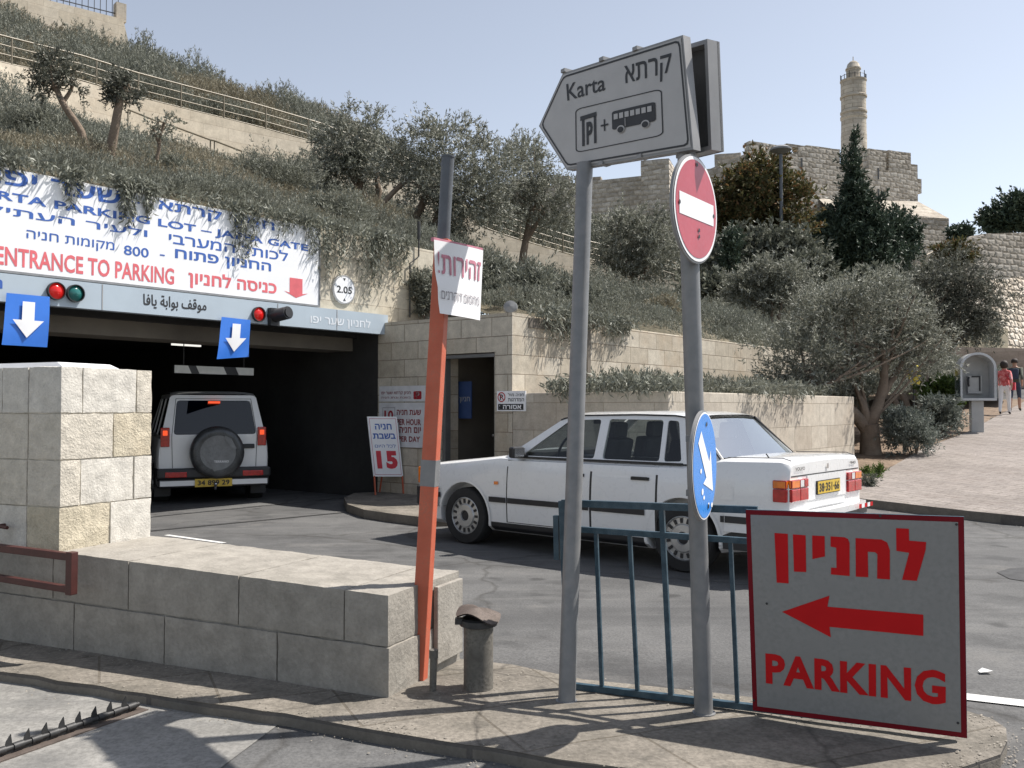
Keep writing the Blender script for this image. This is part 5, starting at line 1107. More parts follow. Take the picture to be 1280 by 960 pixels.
b = MB(); b.box((2.12, 0, 1.375), (.03, .22, .06)); b.build('inner_mirror', M_['trim'], car, bevel=.01)
for sgn in (-1, 1):
    b = MB(); b.box((1.68, sgn * .91, 1.05), (.08, .17, .12), 0, (0, 0, sgn * .15)); b.box((1.70, sgn * .82, 1.02), (.1, .08, .05)); mm_ = b.build('door_mirror', M_['trim'], car, bevel=.022)
    b = MB(); b.box((1.726, sgn * .915, 1.05), (.004, .14, .095), 0, (0, 0, sgn * .15)); b.build('mirror_glass', M_['chrome'], mm_)
# bumpers
def bumper(xs_, zc, h, name, white):
    b = MB(); prof = [(-.5, -.045), (-.42, 0), (.42, 0), (.5, -.045)]
    pts = [(x, y) for x, y in xs_]
    for i in range(len(pts) - 1):
        a, c = pts[i], pts[i + 1]; vs = []
        for p in (a, c): vs += [(p[0], p[1], zc - h / 2), (p[0], p[1], zc + h / 2), (p[2] if len(p) > 2 else p[0] * .97 + .06, p[1] * .9, zc + h / 2), (p[0] * .97 + .06, p[1] * .9, zc - h / 2)]
        b.add(vs, [(0, 1, 5, 4), (1, 2, 6, 5), (2, 3, 7, 6), (3, 0, 4, 7)] if True else [])
    b.add([], []); return b.build(name, white, car, recalc=True, bevel=.0)
fb = [(.46, -.885), (.14, -.875), (.04, -.80), (-.02, -.4), (-.03, 0), (-.02, .4), (.04, .80), (.14, .875), (.46, .885)]
rb = [(4.08, -.885), (4.62, -.88), (4.73, -.82), (4.79, -.4), (4.80, 0), (4.79, .4), (4.73, .82), (4.62, .88), (4.08, .885)]
def wrap(path, z0, z1, out, name, mat, parent=None):
    b = MB(); cx_ = 2.4
    for a, c in zip(path, path[1:]):
        f = lambda p, k: (p[0] + (-k if p[0] > cx_ else k) * .9, p[1] * (1 - k * .9))
        o1, o2, i1, i2 = f(a, -out), f(c, -out), f(a, .12), f(c, .12)
        b.add([(o1[0], o1[1], z0), (o2[0], o2[1], z0), (o2[0], o2[1], z1), (o1[0], o1[1], z1), (i1[0], i1[1], z0), (i2[0], i2[1], z0), (i2[0], i2[1], z1), (i1[0], i1[1], z1)], [(0, 1, 2, 3), (3, 2, 6, 7), (0, 4, 5, 1)])
    return b.build(name, mat, parent or car, 40, recalc=True)
p1 = wrap(fb, .40, .60, 0, 'front_bumper', M_['trim']); p2 = wrap(rb, .42, .615, 0, 'rear_bumper', M_['carpaint'])
wrap(rb, .50, .56, .008, 'bumper_strip', M_['trim'], p2); wrap(rb, .26, .42, -.03, 'lower_valance', M_['trim'], p2)
b = MB()
for k in range(5): y = .42 + k * .075; b.add([(4.808, y, .567), (4.806, y + .075, .567), (4.806, y + .075, .607), (4.808, y, .607)], [(0, 1, 2, 3)], k % 2)
b.build('striped_sticker', [M_['redpaint'], M_['white_paper']], p2)
# tail lamps, plate, badges
def tail(sgn):
    y0, y1 = sgn * .825, sgn * .47; b = MB()
    def blk(a, c, z0, z1, m): ya, yc = sorted((y0 + (y1 - y0) * a, y0 + (y1 - y0) * c)); b.bx(4.60, 4.69, ya, yc, z0, z1, m)
    blk(0, .48, .825, .90, 1); blk(.49, .74, .825, .90, 2); blk(.75, 1, .825, .90, 0); blk(0, .5, .71, .82, 0); blk(.51, 1, .71, .82, 0)
    ys_ = sorted((sgn * .868, sgn * .80)); b.bx(4.53, 4.655, ys_[0], ys_[1], .825, .898, 1); b.bx(4.53, 4.655, ys_[0], ys_[1], .71, .822, 0)
    b.build('tail_lamp', [M_['redlamp'], M_['amberlamp'], M_['clearlamp']], car, bevel=.008)
tail(-1); tail(1)
RM = Matrix.Translation((4.70, 0, 0)) @ Matrix.Rotation(R(90), 4, 'Z')   # local x -> world y, facing +x (local -y)
b = MB(); b.bx(4.64, 4.672, -.46, .46, .70, .92); b.build('rear_panel', M_['carpaint'], car)
b = MB(); b.box((0, .022, .80), (.54, .012, .125), 0, None, RM); b.box((0, .014, .80), (.52, .006, .11), 1, None, RM); b.text('38·351·66', -.235, .235, .76, .84, .0095, 2, .03, RM); b.build('number_plate', [M_['trim'], M_['plate'], M_['black_ink']], car)
b = MB(); L4 = Matrix.Translation((4.668, 0, 0)) @ Matrix.Rotation(R(90), 4, 'Z'); 
b.text('VOLVO', -.72, -.52, .975, 1.005, -.008, 0, .02, L4); b.text('940', .56, .70, .975, 1.005, -.008, 0, .02, L4); b.sheet([[(-.02, .965), (.02, .965), (.02, 1.01), (-.02, 1.01)]], -.008, 1, L4); b.build('badge', [M_['black_ink'], M_['chrome']], car)
b = MB(); b.box((4.662, 0, .928), (.012, 1.58, .010)); b.build('boot_gap', M_['trim'], car)
for s in (-1, 1): b = MB(); b.tube([(4.05, s * .745, 1.072), (4.57, s * .735, 1.082), (4.645, s * .73, 1.06)], .004, 5); b.build('boot_seam', M_['trim'], car)
b = MB(); plate_panel(b, 4.02, 4.16, .70, .82, wprof, -1, .003); b.build('fuel_flap', M_['carpaint'], car)
# nose
b = MB(); b.bx(.03, .11, -.36, .36, .62, .84); b.build('grille', M_['trim'], car, bevel=.01)
for s in (-1, 1): b = MB(); ys_ = sorted((s * .40, s * .70)); b.bx(.05, .14, ys_[0], ys_[1], .64, .83); b.build('headlamp', M_['clearlamp'], car, bevel=.01); b = MB(); ys_ = sorted((s * .71, s * .81)); b.bx(.07, .24, ys_[0], ys_[1], .64, .83); b.build('front_indicator', M_['amberlamp'], car, bevel=.01)
b = MB(); b.bx(.5, 4.4, -.70, .70, .20, .32); b.build('underbody', M_['trim'], car)
for x in (.87, 3.64):
    for s in (-1, 1): wheel(car, x, s * .755, .315, .20, .205, s)
b = MB(); b.tube([(4.38, -.60, 1.07), (4.36, -.62, 1.11)], .006, 6); b.build('aerial_stub', M_['trim'], car)

# ---- the white off-road car inside the garage
SD = Vector((.42, -.9075)); SN = Vector((.9075, .42)); rc = at(268, 560, 14.6).xy; so = rc - SD * 4.18
suv = thing('offroad_car', 'white off-road car with a spare wheel on its tailgate entering the dark garage', 'car', (so.x, so.y, -.02), SD)
st2 = [(.05, .74, .80, .42), (.12, .80, .95, .36), (.5, .83, 1.0, .34), (1.25, .845, 1.06, .32), (1.5, .85, 1.09, .32), (3.9, .85, 1.09, .34), (4.12, .84, 1.09, .40), (4.16, .82, 1.07, .44)]
stx = st; st = st2
b = MB(); loft(b, densify(st2)); cut_body('body', b, [(.82, .42), (3.40, .42)], M_['suvpaint'], suv)
ym2 = lambda z: .795 - (z - 1.08) * .23
o2 = [(1.22, 1.08), (4.16, 1.08), (4.02, 1.74), (3.8, 1.765), (2.2, 1.765), (1.98, 1.74)]; h2 = [rr([(1.52, 1.11), (2.25, 1.11), (2.25, 1.70), (1.98, 1.70)], .04), rr([(2.36, 1.11), (3.05, 1.11), (3.05, 1.70), (2.36, 1.70)], .04), rr([(3.15, 1.11), (3.98, 1.11), (3.88, 1.70), (3.15, 1.70)], .04)]
for s in (-1, 1):
    b = MB(); side_frame(b, o2, h2, ym2, s); b.build('window_frame', M_['suvpaint'], suv)
    for h in h2: b = MB(); side_glass(b, h, ym2, s); b.build('side_window', M_['darkglass'], suv)
    b = MB(); plate_panel(b, 1.3, 2.92, .40, .62, wprof, s, .010); b.build('side_moulding', M_['greyplastic'], suv, 60)
    b = MB(); plate_panel(b, 1.50, 2.30, .64, 1.05, wprof, s, .005); b.build('door', M_['suvpaint'], suv, 60); b = MB(); plate_panel(b, 2.33, 3.05, .64, 1.05, wprof, s, .005); b.build('door', M_['suvpaint'], suv, 60)
    for x in (.82, 3.40): wheel(suv, x, s * .74, .345, .23, .20, s, 6)
b = MB(); vs = []
for x, z in ((1.95, 1.74), (2.2, 1.775), (3.0, 1.79), (3.85, 1.775), (4.05, 1.735)):
    for i in range(ns + 1): u = i / ns * 2 - 1; vs.append((x, u * (ym2(1.75) + .004), z + .035 * (1 - u ** 4)))
fs = [(j * (ns + 1) + i, (j + 1) * (ns + 1) + i, (j + 1) * (ns + 1) + i + 1, j * (ns + 1) + i + 1) for j in range(4) for i in range(ns)]; b.add(vs, fs); b.build('roof', M_['suvpaint'], suv, 50)
b = MB(); b.add([(1.28, -.76, 1.09), (1.28, .76, 1.09), (1.98, .68, 1.74), (1.98, -.68, 1.74)], [(0, 1, 2, 3)]); b.build('windscreen', M_['darkglass'], suv)
# tailgate: frame in the y-z plane leaning forward above the belt
T4 = Matrix.Translation((4.165, 0, 0)) @ Matrix.Rotation(R(90), 4, 'Z')     # local x = world y, local -y = +x
def lean(p): return (p[0], max(0, p[2] - 1.08) * .19 + p[1], p[2])
b = MB(); og = [(-.80, .50), (.80, .50), (.795, 1.08), (.66, 1.71), (.60, 1.745), (-.60, 1.745), (-.66, 1.71), (-.795, 1.08)]; wn_h = rr([(-.61, 1.12), (.65, 1.12), (.565, 1.66), (-.56, 1.66)], .05)
V, T = fill2d([og, wn_h[::-1]]); b.add([lean((p[0], 0, p[1])) for p in V], T, 0, T4); b.build('rear_frame', M_['suvpaint'], suv)
b = MB(); V, T = fill2d([wn_h]); b.add([lean((p[0], .012, p[1])) for p in V], T, 0, T4); b.build('rear_window', M_['darkglass'], suv)
b = MB(); gp = ring([(-.625, .52), (.645, .52), (.665, 1.10), (.58, 1.69), (-.575, 1.69), (-.64, 1.10)], [(-.617, .528), (.637, .528), (.657, 1.10), (.572, 1.682), (-.567, 1.682), (-.632, 1.10)]); V, T = fill2d(gp); b.add([lean((p[0], -.004, p[1])) for p in V], T, 0, T4); b.build('tailgate_gap', M_['trim'], suv)
b = MB(); b.bx(4.0, 4.03, -.78, .78, 1.0, 1.09); b.bx(1.5, 4.1, -.76, .76, 1.09, 1.095); b.build('interior', M_['interior'], suv)
for s in (-1, 1):
    b = MB(); ys_ = sorted((s * .80, s * .665)); b.box((4.165, s * .735, 1.085), (.06, .135, .30), 0); b.build('tail_lamp', M_['redlamp'], suv, bevel=.012)
    b = MB(); b.box((4.183, s * .735, 1.15), (.030, .075, .085), 0); b.build('lit_lamp', M_['brakelamp'], suv, bevel=.01)
b = MB(); b.box((4.10, 0, 1.63), (.03, .18, .035)); b.build('high_brake_lamp', M_['brakelamp'], suv)
W4 = Matrix.Translation((4.18, .03, .84)) @ Matrix.Rotation(R(90), 4, 'Y')
b = MB(); b.lathe([(.33, 0), (.40, .03), (.415, .10), (.405, .18), (.36, .215), (.32, .222), (.27, .215), (.02, .222), (.0001, .222)], 44, 0, W4, [0, 0, 0, 0, 0, 0, 1, 1]); sp = b.build('spare_wheel_cover', [M_['cover'], M_['coverlight']], suv, 45)
b = MB(); K4 = Matrix.Translation((4.405, .03, .84)) @ Matrix.Rotation(R(90), 4, 'Z')
b.sheet([[(-.25, .02), (-.20, .07), (.0, -.27), (-.06, -.29)]], -.002, 0, K4); b.sheet([[(.10, .27), (.20, .22), (.28, .06), (.22, .05), (.12, .18)]], -.002, 0, K4); b.text('TERRANO', -.06, .16, -.155, -.12, -.003, 1, .02, K4); b.build('cover_fold', [M_['coverlight'], M_['white_paper']], sp)
b = MB(); b.box((4.185, .52, .93), (.03, .20, .07)); b.build('tailgate_handle', M_['trim'], suv, bevel=.012)
b = MB(); b.bx(4.10, 4.30, -.86, .86, .44, .60, 0); b.bx(4.10, 4.275, -.84, .84, .30, .44, 1); b.bx(3.85, 4.12, -.87, .87, .32, .60, 0); bp = b.build('rear_bumper', [M_['trim'], M_['suvpaint']], suv, bevel=.03)
for s in (-1, 1): b = MB(); b.box((4.30, s * .58, .505), (.02, .32, .085)); b.build('bumper_lamp', M_['redlamp'], bp, bevel=.01)
b = MB(); b.box((4.288, -.02, .37), (.012, .56, .125), 0); P4 = Matrix.Translation((4.294, -.02, .37)) @ Matrix.Rotation(R(90), 4, 'Z'); b.text('34 899 29', -.24, .24, -.04, .04, -.003, 1, .03, P4); b.build('number_plate', [M_['plate'], M_['black_ink']], suv)
b = MB(); b.tube([(4.2, .0, .30), (4.34, 0, .28), (4.36, 0, .33)], .022, 8); b.lathe([(.0001, .03), (.025, .015), (.03, 0), (.02, -.02)], 12, 0, Matrix.Translation((4.36, 0, .35))); b.build('tow_ball', M_['chrome'], suv, 40)
b = MB(); b.bx(.4, 4.0, -.62, .62, .30, .42); b.build('underbody', M_['trim'], suv)
for s in (-1, 1): b = MB(); b.box((3.82, s * .74, .26), (.02, .24, .24)); b.build('mud_flap', M_['trim'], suv)
st = stx
# ------------------------------------------------------------------ signs and street furniture in front
def quadmap(Q):
    tl, tr, br, bl = (Vector(p) for p in Q)
    return lambda u, v: tl.lerp(tr, u).lerp(bl.lerp(br, u), v)
def tq(mb, s, Q, y, m, bold=0.):
    V, T = text2d(s, bold); idx = np.unique(T); lo, hi = V[idx].min(0), V[idx].max(0); f = quadmap(Q)
    out = []
    for p in V: q = f((p[0] - lo[0]) / (hi[0] - lo[0]), 1 - (p[1] - lo[1]) / (hi[1] - lo[1])); out.append((q.x, y, q.y))
    mb.add(out, T, m)
def plane(pxl, Yl, pxr, Yr, py=500):
    a, b = at(pxl, py, Yl), at(pxr, py, Yr); d = (b - a).xy.normalized(); return (a.x, a.y), (d.x, d.y)
def post(name_o, label, base, top, r, mat, cap=True):
    t = thing('sign_post', label, 'post', base); d = Vector(top) - Vector(base); b = MB(); b.tube([(0, 0, -.05), d], r, 20); b.tube([(0, 0, -.02), (0, 0, .012)], r * 1.25, 20); b.tube([d, d + Vector((0, 0, .004))], r * 1.02, 20); b.build('pipe', mat, t, 40)
    return t
pl_b, pl_t = gnd(708, 878), at(731, 205, 5.02); pr_b, pr_t = gnd(880, 893), at(857, 150, 4.50)
post('', 'grey steel sign post at the left carrying the tip end of the arrow sign', pl_b, pl_t, .045, M_['galv'])
post('', 'grey steel sign post at the right carrying the no entry and blue arrow discs', pr_b, pr_t, .046, M_['galv'])
# direction sign
KO, KR = plane(706, 5.18, 860, 4.40, 130); k = lambda px, py: onpl(px, py, KO, KR)
t = thing('direction_sign', 'grey arrow shaped direction sign pointing left to a bus and car park', 'sign', (KO[0], KO[1], 0), KR)
TL, TR, BR, BL, TP = k(703.6, 91.4), k(853.8, 43.6), k(866.7, 186.7), k(708.5, 212.5), k(673.6, 157.6); outl_ = [BL, BR, TR, TL, TP]
def shrink(poly, d):
    c = sum((Vector(p) for p in poly), Vector((0, 0))) / len(poly); out = []; n = len(poly)
    for i in range(n):
        a, b_, c_ = Vector(poly[i - 1]), Vector(poly[i]), Vector(poly[(i + 1) % n]); e1, e2 = (b_ - a).normalized(), (c_ - b_).normalized(); n1, n2 = Vector((-e1.y, e1.x)), Vector((-e2.y, e2.x)); m_ = (n1 + n2).normalized(); out.append(tuple(b_ + m_ * d / max(.35, m_.dot(n1))))
    return out
b = MB(); b.slab([outl_], 0, .05, 1, 1); b.sheet([shrink(outl_, .012)], -.003, 0); b.sheet(ring(rr(shrink(outl_, .020), .03), rr(shrink(outl_, .030), .025)), -.005, 2)
Qi = [k(719.8, 136.6), k(828, 110.7), k(830.2, 169.5), k(720.4, 191.5)]; fi = quadmap(Qi); g = lambda pts: [tuple(fi(u, v)) for u, v in pts]
ccw = lambda p: p if sum(p[i - 1][0] * p[i][1] - p[i][0] * p[i - 1][1] for i in range(len(p))) > 0 else p[::-1]
sh = lambda pts, y=-.006, m=2: b.sheet([ccw(g(pts))], y, m)
ro = ccw(g([(u, 1 - v) for u, v in rrect(0, 1, 0, 1, .08)])); ri = ccw(g([(u, 1 - v) for u, v in rrect(.012, .988, .022, .978, .07)])); b.sheet([ro, ri[::-1]], -.005, 2)
tq(b, 'Karta', [k(708.5, 105.5), k(757, 93), k(757.5, 113), k(710, 126.5)], -.005, 2, .012); tq(b, heb('קרתא'), [k(781, 83), k(840, 66.5), k(839, 99.5), k(783, 113)], -.005, 2, .012)
sh([(.065, .20), (.265, .17), (.265, .27), (.065, .30)]); sh([(.085, .28), (.115, .28), (.115, .88), (.085, .88)]); sh([(.232, .25), (.26, .25), (.26, .87), (.232, .87)])
tq(b, 'P', [tuple(fi(.14, .36)), tuple(fi(.215, .35)), tuple(fi(.215, .86)), tuple(fi(.14, .87))], -.006, 2, .035)
sh([(.315, .49), (.405, .49), (.405, .53), (.315, .53)]); sh([(.352, .38), (.368, .38), (.368, .64), (.352, .64)])
sh(rrect(.45, .93, .25, .66, .04)); b.sheet([ccw(g(disc(.55, .68, .045, .085)))], -.0085, 0); b.sheet([ccw(g(disc(.55, .69, .034, .065)))], -.010, 2); b.sheet([ccw(g(disc(.82, .68, .045, .085)))], -.0085, 0); b.sheet([ccw(g(disc(.82, .69, .034, .065)))], -.010, 2)
for i in range(7): u = .475 + i * .062; sh([(u, .32), (u + .046, .32), (u + .046, .44), (u, .44)], -.0085, 0)
sh([(.60, .46), (.606, .46), (.606, .64), (.60, .64)], -.0085, 0)
b.build('panel', [M_['signgrey'], M_['signrim'], M_['black_ink']], t)
for px, py in ((705, 88.5), (753, 74), (795, 61), (752, 204), (800, 195.5)): x, z = k(px, py); b = MB(); b.box((x, .02, z), (.035, .06, .02)); b.build('bracket', M_['signrim'], t)
# second sign seen from its back
BO2, BR2 = plane(852, 4.62, 889, 4.42, 120); k2 = lambda px, py: onpl(px, py, BO2, BR2)
t = thing('sign_board', 'second sign board seen from its dark framed back behind the direction sign', 'sign', (BO2[0], BO2[1], 0), BR2)
c4 = [k2(845, 198), k2(889.5, 187), k2(884, 48.5), k2(838, 62)]; b = MB(); b.slab([c4], .06, .075, 0); rim = [c4, shrink(c4, .022)[::-1]]; b.slab(rim, 0, .078, 1); b.build('panel', [M_['signdark'], M_['signrim']], t)
# round signs
def roundsign(name, label, px, py, Y, ang, r, build):
    c = at(px, py, Y); d = (math.sin(ang), math.cos(ang)); t = thing(name, label, 'sign', c, d); b = MB(); b.lathe([(.0001, -.004), (r, -.004), (r + .004, 0), (r + .004, .012), (r - .012, .014), (r - .014, .002), (.0001, .002)], 56, 3, Matrix.Rotation(R(90), 4, 'X')); build(b, r); b.build('disc', [M_['roadred'], M_['white_paper'], M_['roadblue'], M_['signrim'], M_['black_ink']], t, 40)
    for z in (.13, -.13): bb = MB(); bb.box((-.0, .04, z), (.10, .05, .03)); bb.build('clamp', M_['galv'], t)
    return t
def f_no(b, r):
    b.sheet([disc(0, 0, r - .006, n=56)], -.0165, 1); b.sheet([disc(0, 0, r - .022, n=56)], -.0185, 0); b.sheet([[(-.2, -.052), (.2, -.052), (.2, .052), (-.2, .052)]], -.0205, 1)
    for x, z in ((0, .215), (-.20, 0), (.20, 0), (.02, -.10), (.02, -.13)): b.sheet([disc(x, z, .010, n=12)], -.0225, 4)
roundsign('no_entry_sign', 'round red no entry disc with a white bar on the right sign post', 866.5, 262, 4.42, R(35), .258, f_no)
def f_bl(b, r):
    b.sheet([disc(0, 0, r - .004, n=56)], -.0165, 1); b.sheet([disc(0, 0, r - .012, n=56)], -.0185, 2)
    sc = r / 292.; P = [((x - 247) / 72. * r, (391 - y) * sc) for x, y in ((222, 203), (268, 375), (277, 312), (290, 540), (232, 483), (250, 455), (205, 265))]
    b.sheet([P[::-1]], -.0205, 1)
    for x, z in ((.02, .20), (.05, -.20)): b.sheet([disc(x, z, .012, n=12)], -.0225, 4)
    for x, z in ((-.07, -.12), (-.04, -.15), (.06, -.19), (.13, -.20), (-.10, -.02)): b.sheet([disc(x, z, random.uniform(.012, .024), random.uniform(.008, .02), n=7)], -.0205, 1)
roundsign('keep_right_sign', 'round blue disc with a white down arrow low on the right sign post', 877, 582, 4.45, R(24.5), .262, f_bl)
# parking sign
PO, PR_ = plane(936, 4.56, 1208, 4.12, 760); k = lambda px, py: onpl(px, py, PO, PR_)
t = thing('parking_sign', 'large square grey parking sign with red lettering and a red left arrow', 'sign', (PO[0], PO[1], 0), PR_)
quad_ = [k(941, 888), k(1209, 923), k(1205, 646), k(932, 637)]; b = MB(); b.slab([quad_], 0, .022, 1, 1); b.sheet([shrink(quad_, .001)], -.002, 3); b.sheet([shrink(quad_, .024)], -.004, 0)
z7 = lambda x, y: k(x / 2.824 + 900, y / 2.824 + 620)
for P in ([(193, 130), (240, 133), (243, 308), (201, 305)], [(258, 135), (303, 138), (305, 268), (262, 266)], [(326, 139), (370, 141), (371, 213), (327, 222)], [(391, 142), (440, 145), (452, 151), (458, 165), (458, 282), (392, 276), (393, 252), (412, 253), (411, 182), (391, 178)],
          [(479, 148), (570, 153), (590, 163), (600, 190), (600, 294), (555, 291), (556, 205), (548, 198), (522, 196), (524, 286), (480, 284)], [(622, 113), (667, 115), (668, 157), (728, 162), (726, 190), (695, 299), (643, 295), (668, 200), (623, 193)],
          [(220, 408), (387, 351), (380, 390), (718, 418), (718, 493), (387, 461), (392, 498)]):
    b.sheet([ccw([z7(*p) for p in P])], -.006, 2)
tq(b, 'PARKING', [z7(161, 553), z7(797, 617), z7(797, 739), z7(163, 661)], -.006, 2, .038)
for x, y in ((166, 379), (566, 70), (835, 100), (120, 720), (840, 800)): b.sheet([disc(*z7(x, y), .006, n=10)], -.0065, 4)
b.build('panel', [M_['parkface'], M_['bluesteel'], M_['redpaint'], M_['darkred'], M_['black_ink']], t)
# blue railing
RO, RR_ = plane(711, 5.02, 940, 4.62, 860); k = lambda px, py, o=0.: onpl(px, py, RO, RR_, o)
t = thing('blue_railing', 'dark blue steel pedestrian railing on the kerb behind the two sign posts', 'railing', (RO[0], RO[1], 0), RR_)
def rail(p, q, w_, nm_, y=0., rx=None): b = MB(); b.bar((p[0], y, p[1]), (q[0], y, q[1]), w_, rx or w_); b.build(nm_, M_['bluesteel'], t)
ext = k(1196, 700)[0]
def xl(p, q): f = (ext - p[0]) / (q[0] - p[0]); return (ext, p[1] + (q[1] - p[1]) * f)
for (p, q), w_ in ((((703, 628.5), (932, 637)), .036), (((716, 661), (932, 676)), .03), (((716, 857), (940, 884)), .032)):
    p_, q_ = k(*p), k(*q); rail(p_, xl(p_, q_) if w_ < .035 else (p_[0] + (q_[0] - p_[0]) * 1.06, p_[1] + (q_[1] - p_[1]) * 1.06), w_, 'rail')
rail(k(703, 626), k(714, 880), .036, 'post')
for xt, xb in ((745, 752.5), (787, 797), (869, 880), (913, 922), (955, 965)): 
    p_, q_ = k(xt, 661 + (xt - 716) * .0694), k(xb, 858 + (xb - 716) * .12); rail(p_, q_, .020, 'bar')
rail(k(827, 633), k(839, 872), .026, 'post'); rail(k(1190, 680), k(1198, 915), .03, 'post')
p_ = k(703, 640); rail((p_[0] - .035, p_[1] - .02), (p_[0] - .03, p_[1] - .26), .03, 'hinge_sleeve')
# orange leaning post with the paper notice
ob, ot = gnd(523, 850), at(560, 197, 5.14); t = thing('barrier_post', 'leaning orange steel channel post with a grey pipe top, fixed to the low wall end', 'post', ob, (.80, -.6)); Mi = Matrix.Rotation(-math.atan2(-.6, .80), 4, 'Z'); lt = Mi @ (ot - ob)
f = (300 - 197) / (850 - 197.); mid = lt * (1 - f)
b = MB(); b.bar((0, 0, 0), mid, .075, .085); b.build('channel', M_['orange'], t, bevel=.006)
b = MB(); b.bar(Vector((0, 0, 0)) + lt * .37, lt * .42, .078, .088); b.build('grey_patch', M_['galv'], t)
b = MB(); b.tube([mid - lt.normalized() * .2, lt], .036, 16); b.tube([lt, lt * 1.003], .039, 16); b.build('pipe_top', M_['pipe'], t, 40)
for fz in (.12, .34, .47, .58): b = MB(); c = lt * fz; b.lathe([(.0001, .006), (.010, .004), (.011, 0)], 10, 0, Matrix.Translation((c.x + .043, c.y - .012, c.z)) @ Matrix.Rotation(R(90), 4, 'Y')); b.build('bolt', M_['iron'], t)
b = MB(); b.bx(-.13, .0, .0, .03, .30, .34); b.tube([(-.06, .0, .32), (-.06, -.05, .32)], .014, 8); b.bx(-.10, -.06, .01, .05, .05, .46); b.build('hinge_bracket', M_['orange'], t)
NO, NR = plane(541, 4.98, 603, 5.36, 350); k = lambda px, py: onpl(px, py, NO, NR); t = thing('paper_notice', 'white curled paper notice with faded red Hebrew lettering tied to the leaning post', 'notice', (NO[0], NO[1], 0), NR)
Q = [k(542.5, 299.5), k(604, 313), k(600, 400.5), k(545, 392)]; fq = quadmap(Q); n = 14
def PN(u, v, e=0.): p = fq(u, v); return (p.x, -.012 * math.sin(math.pi * u) - .03 * max(0, v - .55) * (1 - u) * 2 - .012 * math.exp(-((v - .62) ** 2) / .02) * (1 - u) - e, p.y)
b = MB(); b.add([PN(i / n, j / n) for j in range(n + 1) for i in range(n + 1)], [(j * (n + 1) + i, (j + 1) * (n + 1) + i, (j + 1) * (n + 1) + i + 1, j * (n + 1) + i + 1) for j in range(n) for i in range(n)], 0)
def tn(s, u0, u1, v0, v1, m, bold):
    V, T = text2d(s, bold); idx = np.unique(T); lo, hi = V[idx].min(0), V[idx].max(0); b.add([PN(u0 + (u1 - u0) * (p[0] - lo[0]) / (hi[0] - lo[0]), v1 - (v1 - v0) * (p[1] - lo[1]) / (hi[1] - lo[1]), .004) for p in V], T, m)
tn('!' + heb('זהירות'), .05, .95, .15, .45, 1, .012); tn(heb('מחסום דוקרנים'), .06, .94, .68, .84, 2, 0.)
b.build('sheet', [M_['white_paper'], M_['faded_red'], M_['grey_ink']], t, 60)
b = MB(); p, q = Q[0], Q[1]; b.bar((p[0], .012, p[1] + .004), (q[0], .012, q[1] + .004), .02); b.build('batten', M_['faded_red'], t)
# rusty pipe with a bent cap, and the short stub beside it
c = gnd(598, 861); t = thing('pipe_bollard', 'stained steel pipe stub with a bent rusty cap standing on the pavement', 'bollard', c); b = MB(); rp_ = .080
b.lathe([(rp_, -.02), (rp_, .36), (rp_ - .006, .365), (rp_ - .01, .2), (.0001, .15)], 32); b.build('pipe', M_['oldpipe'], t, 40)
b = MB(); vs = []; n = 28
for r_, z in ((.001, .440), (.05, .432), (.10, .412), (.122, .400)):
    for j in range(n): a = 2 * math.pi * j / n; vs.append((r_ * math.cos(a), r_ * math.sin(a), z + .02 * math.sin(a * 3 + 1) * r_ / .118 - .02 * math.cos(a) * r_ / .118))
b.add(vs, [(i * n + j, (i + 1) * n + j, (i + 1) * n + (j + 1) % n, i * n + (j + 1) % n) for i in range(3) for j in range(n)]); b.add([(v[0] * .98, v[1] * .98, v[2] - .008) for v in vs], [(i * n + j, i * n + (j + 1) % n, (i + 1) * n + (j + 1) % n, (i + 1) * n + j) for i in range(3) for j in range(n)]); b.build('cap', M_['rust'], t, 50)
b = MB(); b.lathe([(rp_ + .01, .34), (rp_ + .022, .345), (rp_ + .022, .375), (rp_ + .005, .385)], 28); b.box((-.105, -.02, .37), (.04, .05, .03)); b.build('collar', M_['iron'], t, 40)
c = gnd(541, 865); t = thing('pipe_stub', 'short thin rusty pipe standing beside the orange post foot', 'pipe', c); b = MB(); b.tube([(0, 0, -.02), (.004, .0, .21)], .019, 12); b.tube([(.004, 0, .18), (.004, 0, .225)], .024, 12); b.build('pipe', M_['oldpipe'], t, 40)
# maroon gate frame in front of the low wall, and the little crank
t = thing('gate_frame', 'maroon rectangular steel tube gate end in front of the low wall', 'gate', (0, 0, 0)); GO = (WA[0] - WD.y * 0 + .412 * -.18 - .911 * 2.4, WA[1] - .911 * .18 + .412 * 2.4); t.location = (GO[0], GO[1], 0); t.rotation_euler = (0, 0, math.atan2(WD.y, WD.x)); k = lambda px, py: onpl(px, py, GO, (WD.x, WD.y))
a0, a1, a2, a3 = k(-120, 670), k(90, 696), k(89, 737), k(-120, 703)
for p, q, n_, w_ in ((a0, a1, 'tube', .045), (a3, a2, 'tube', .04), ((a1[0], a1[1] + .03), (a2[0], a2[1] - .03), 'end_tube', .05)): b = MB(); b.bar((p[0], 0, p[1]), (q[0], 0, q[1]), w_); b.build(n_, M_['maroon'], t, bevel=.004)
b = MB(); p = k(-100, 703); b.bx(p[0] - .03, p[0] + .03, -.03, .03, 0, p[1]); b.build('leg', M_['maroon'], t)
p = k(20, 668); q = k(38, 672); t = thing('crank_handle', 'small maroon crank handle sticking out of the pillar face', 'handle', (WA[0] - .911 * 2.95, WA[1] + .412 * 2.95, .66), WD)
b = MB(); b.tube([(0, .02, .09), (0, -.06, .09), (.10, -.06, .085)], .012, 8); b.tube([(0, -.06, .09), (0, -.06, .0)], .010, 8); b.build('rod', M_['maroon'], t, 40)
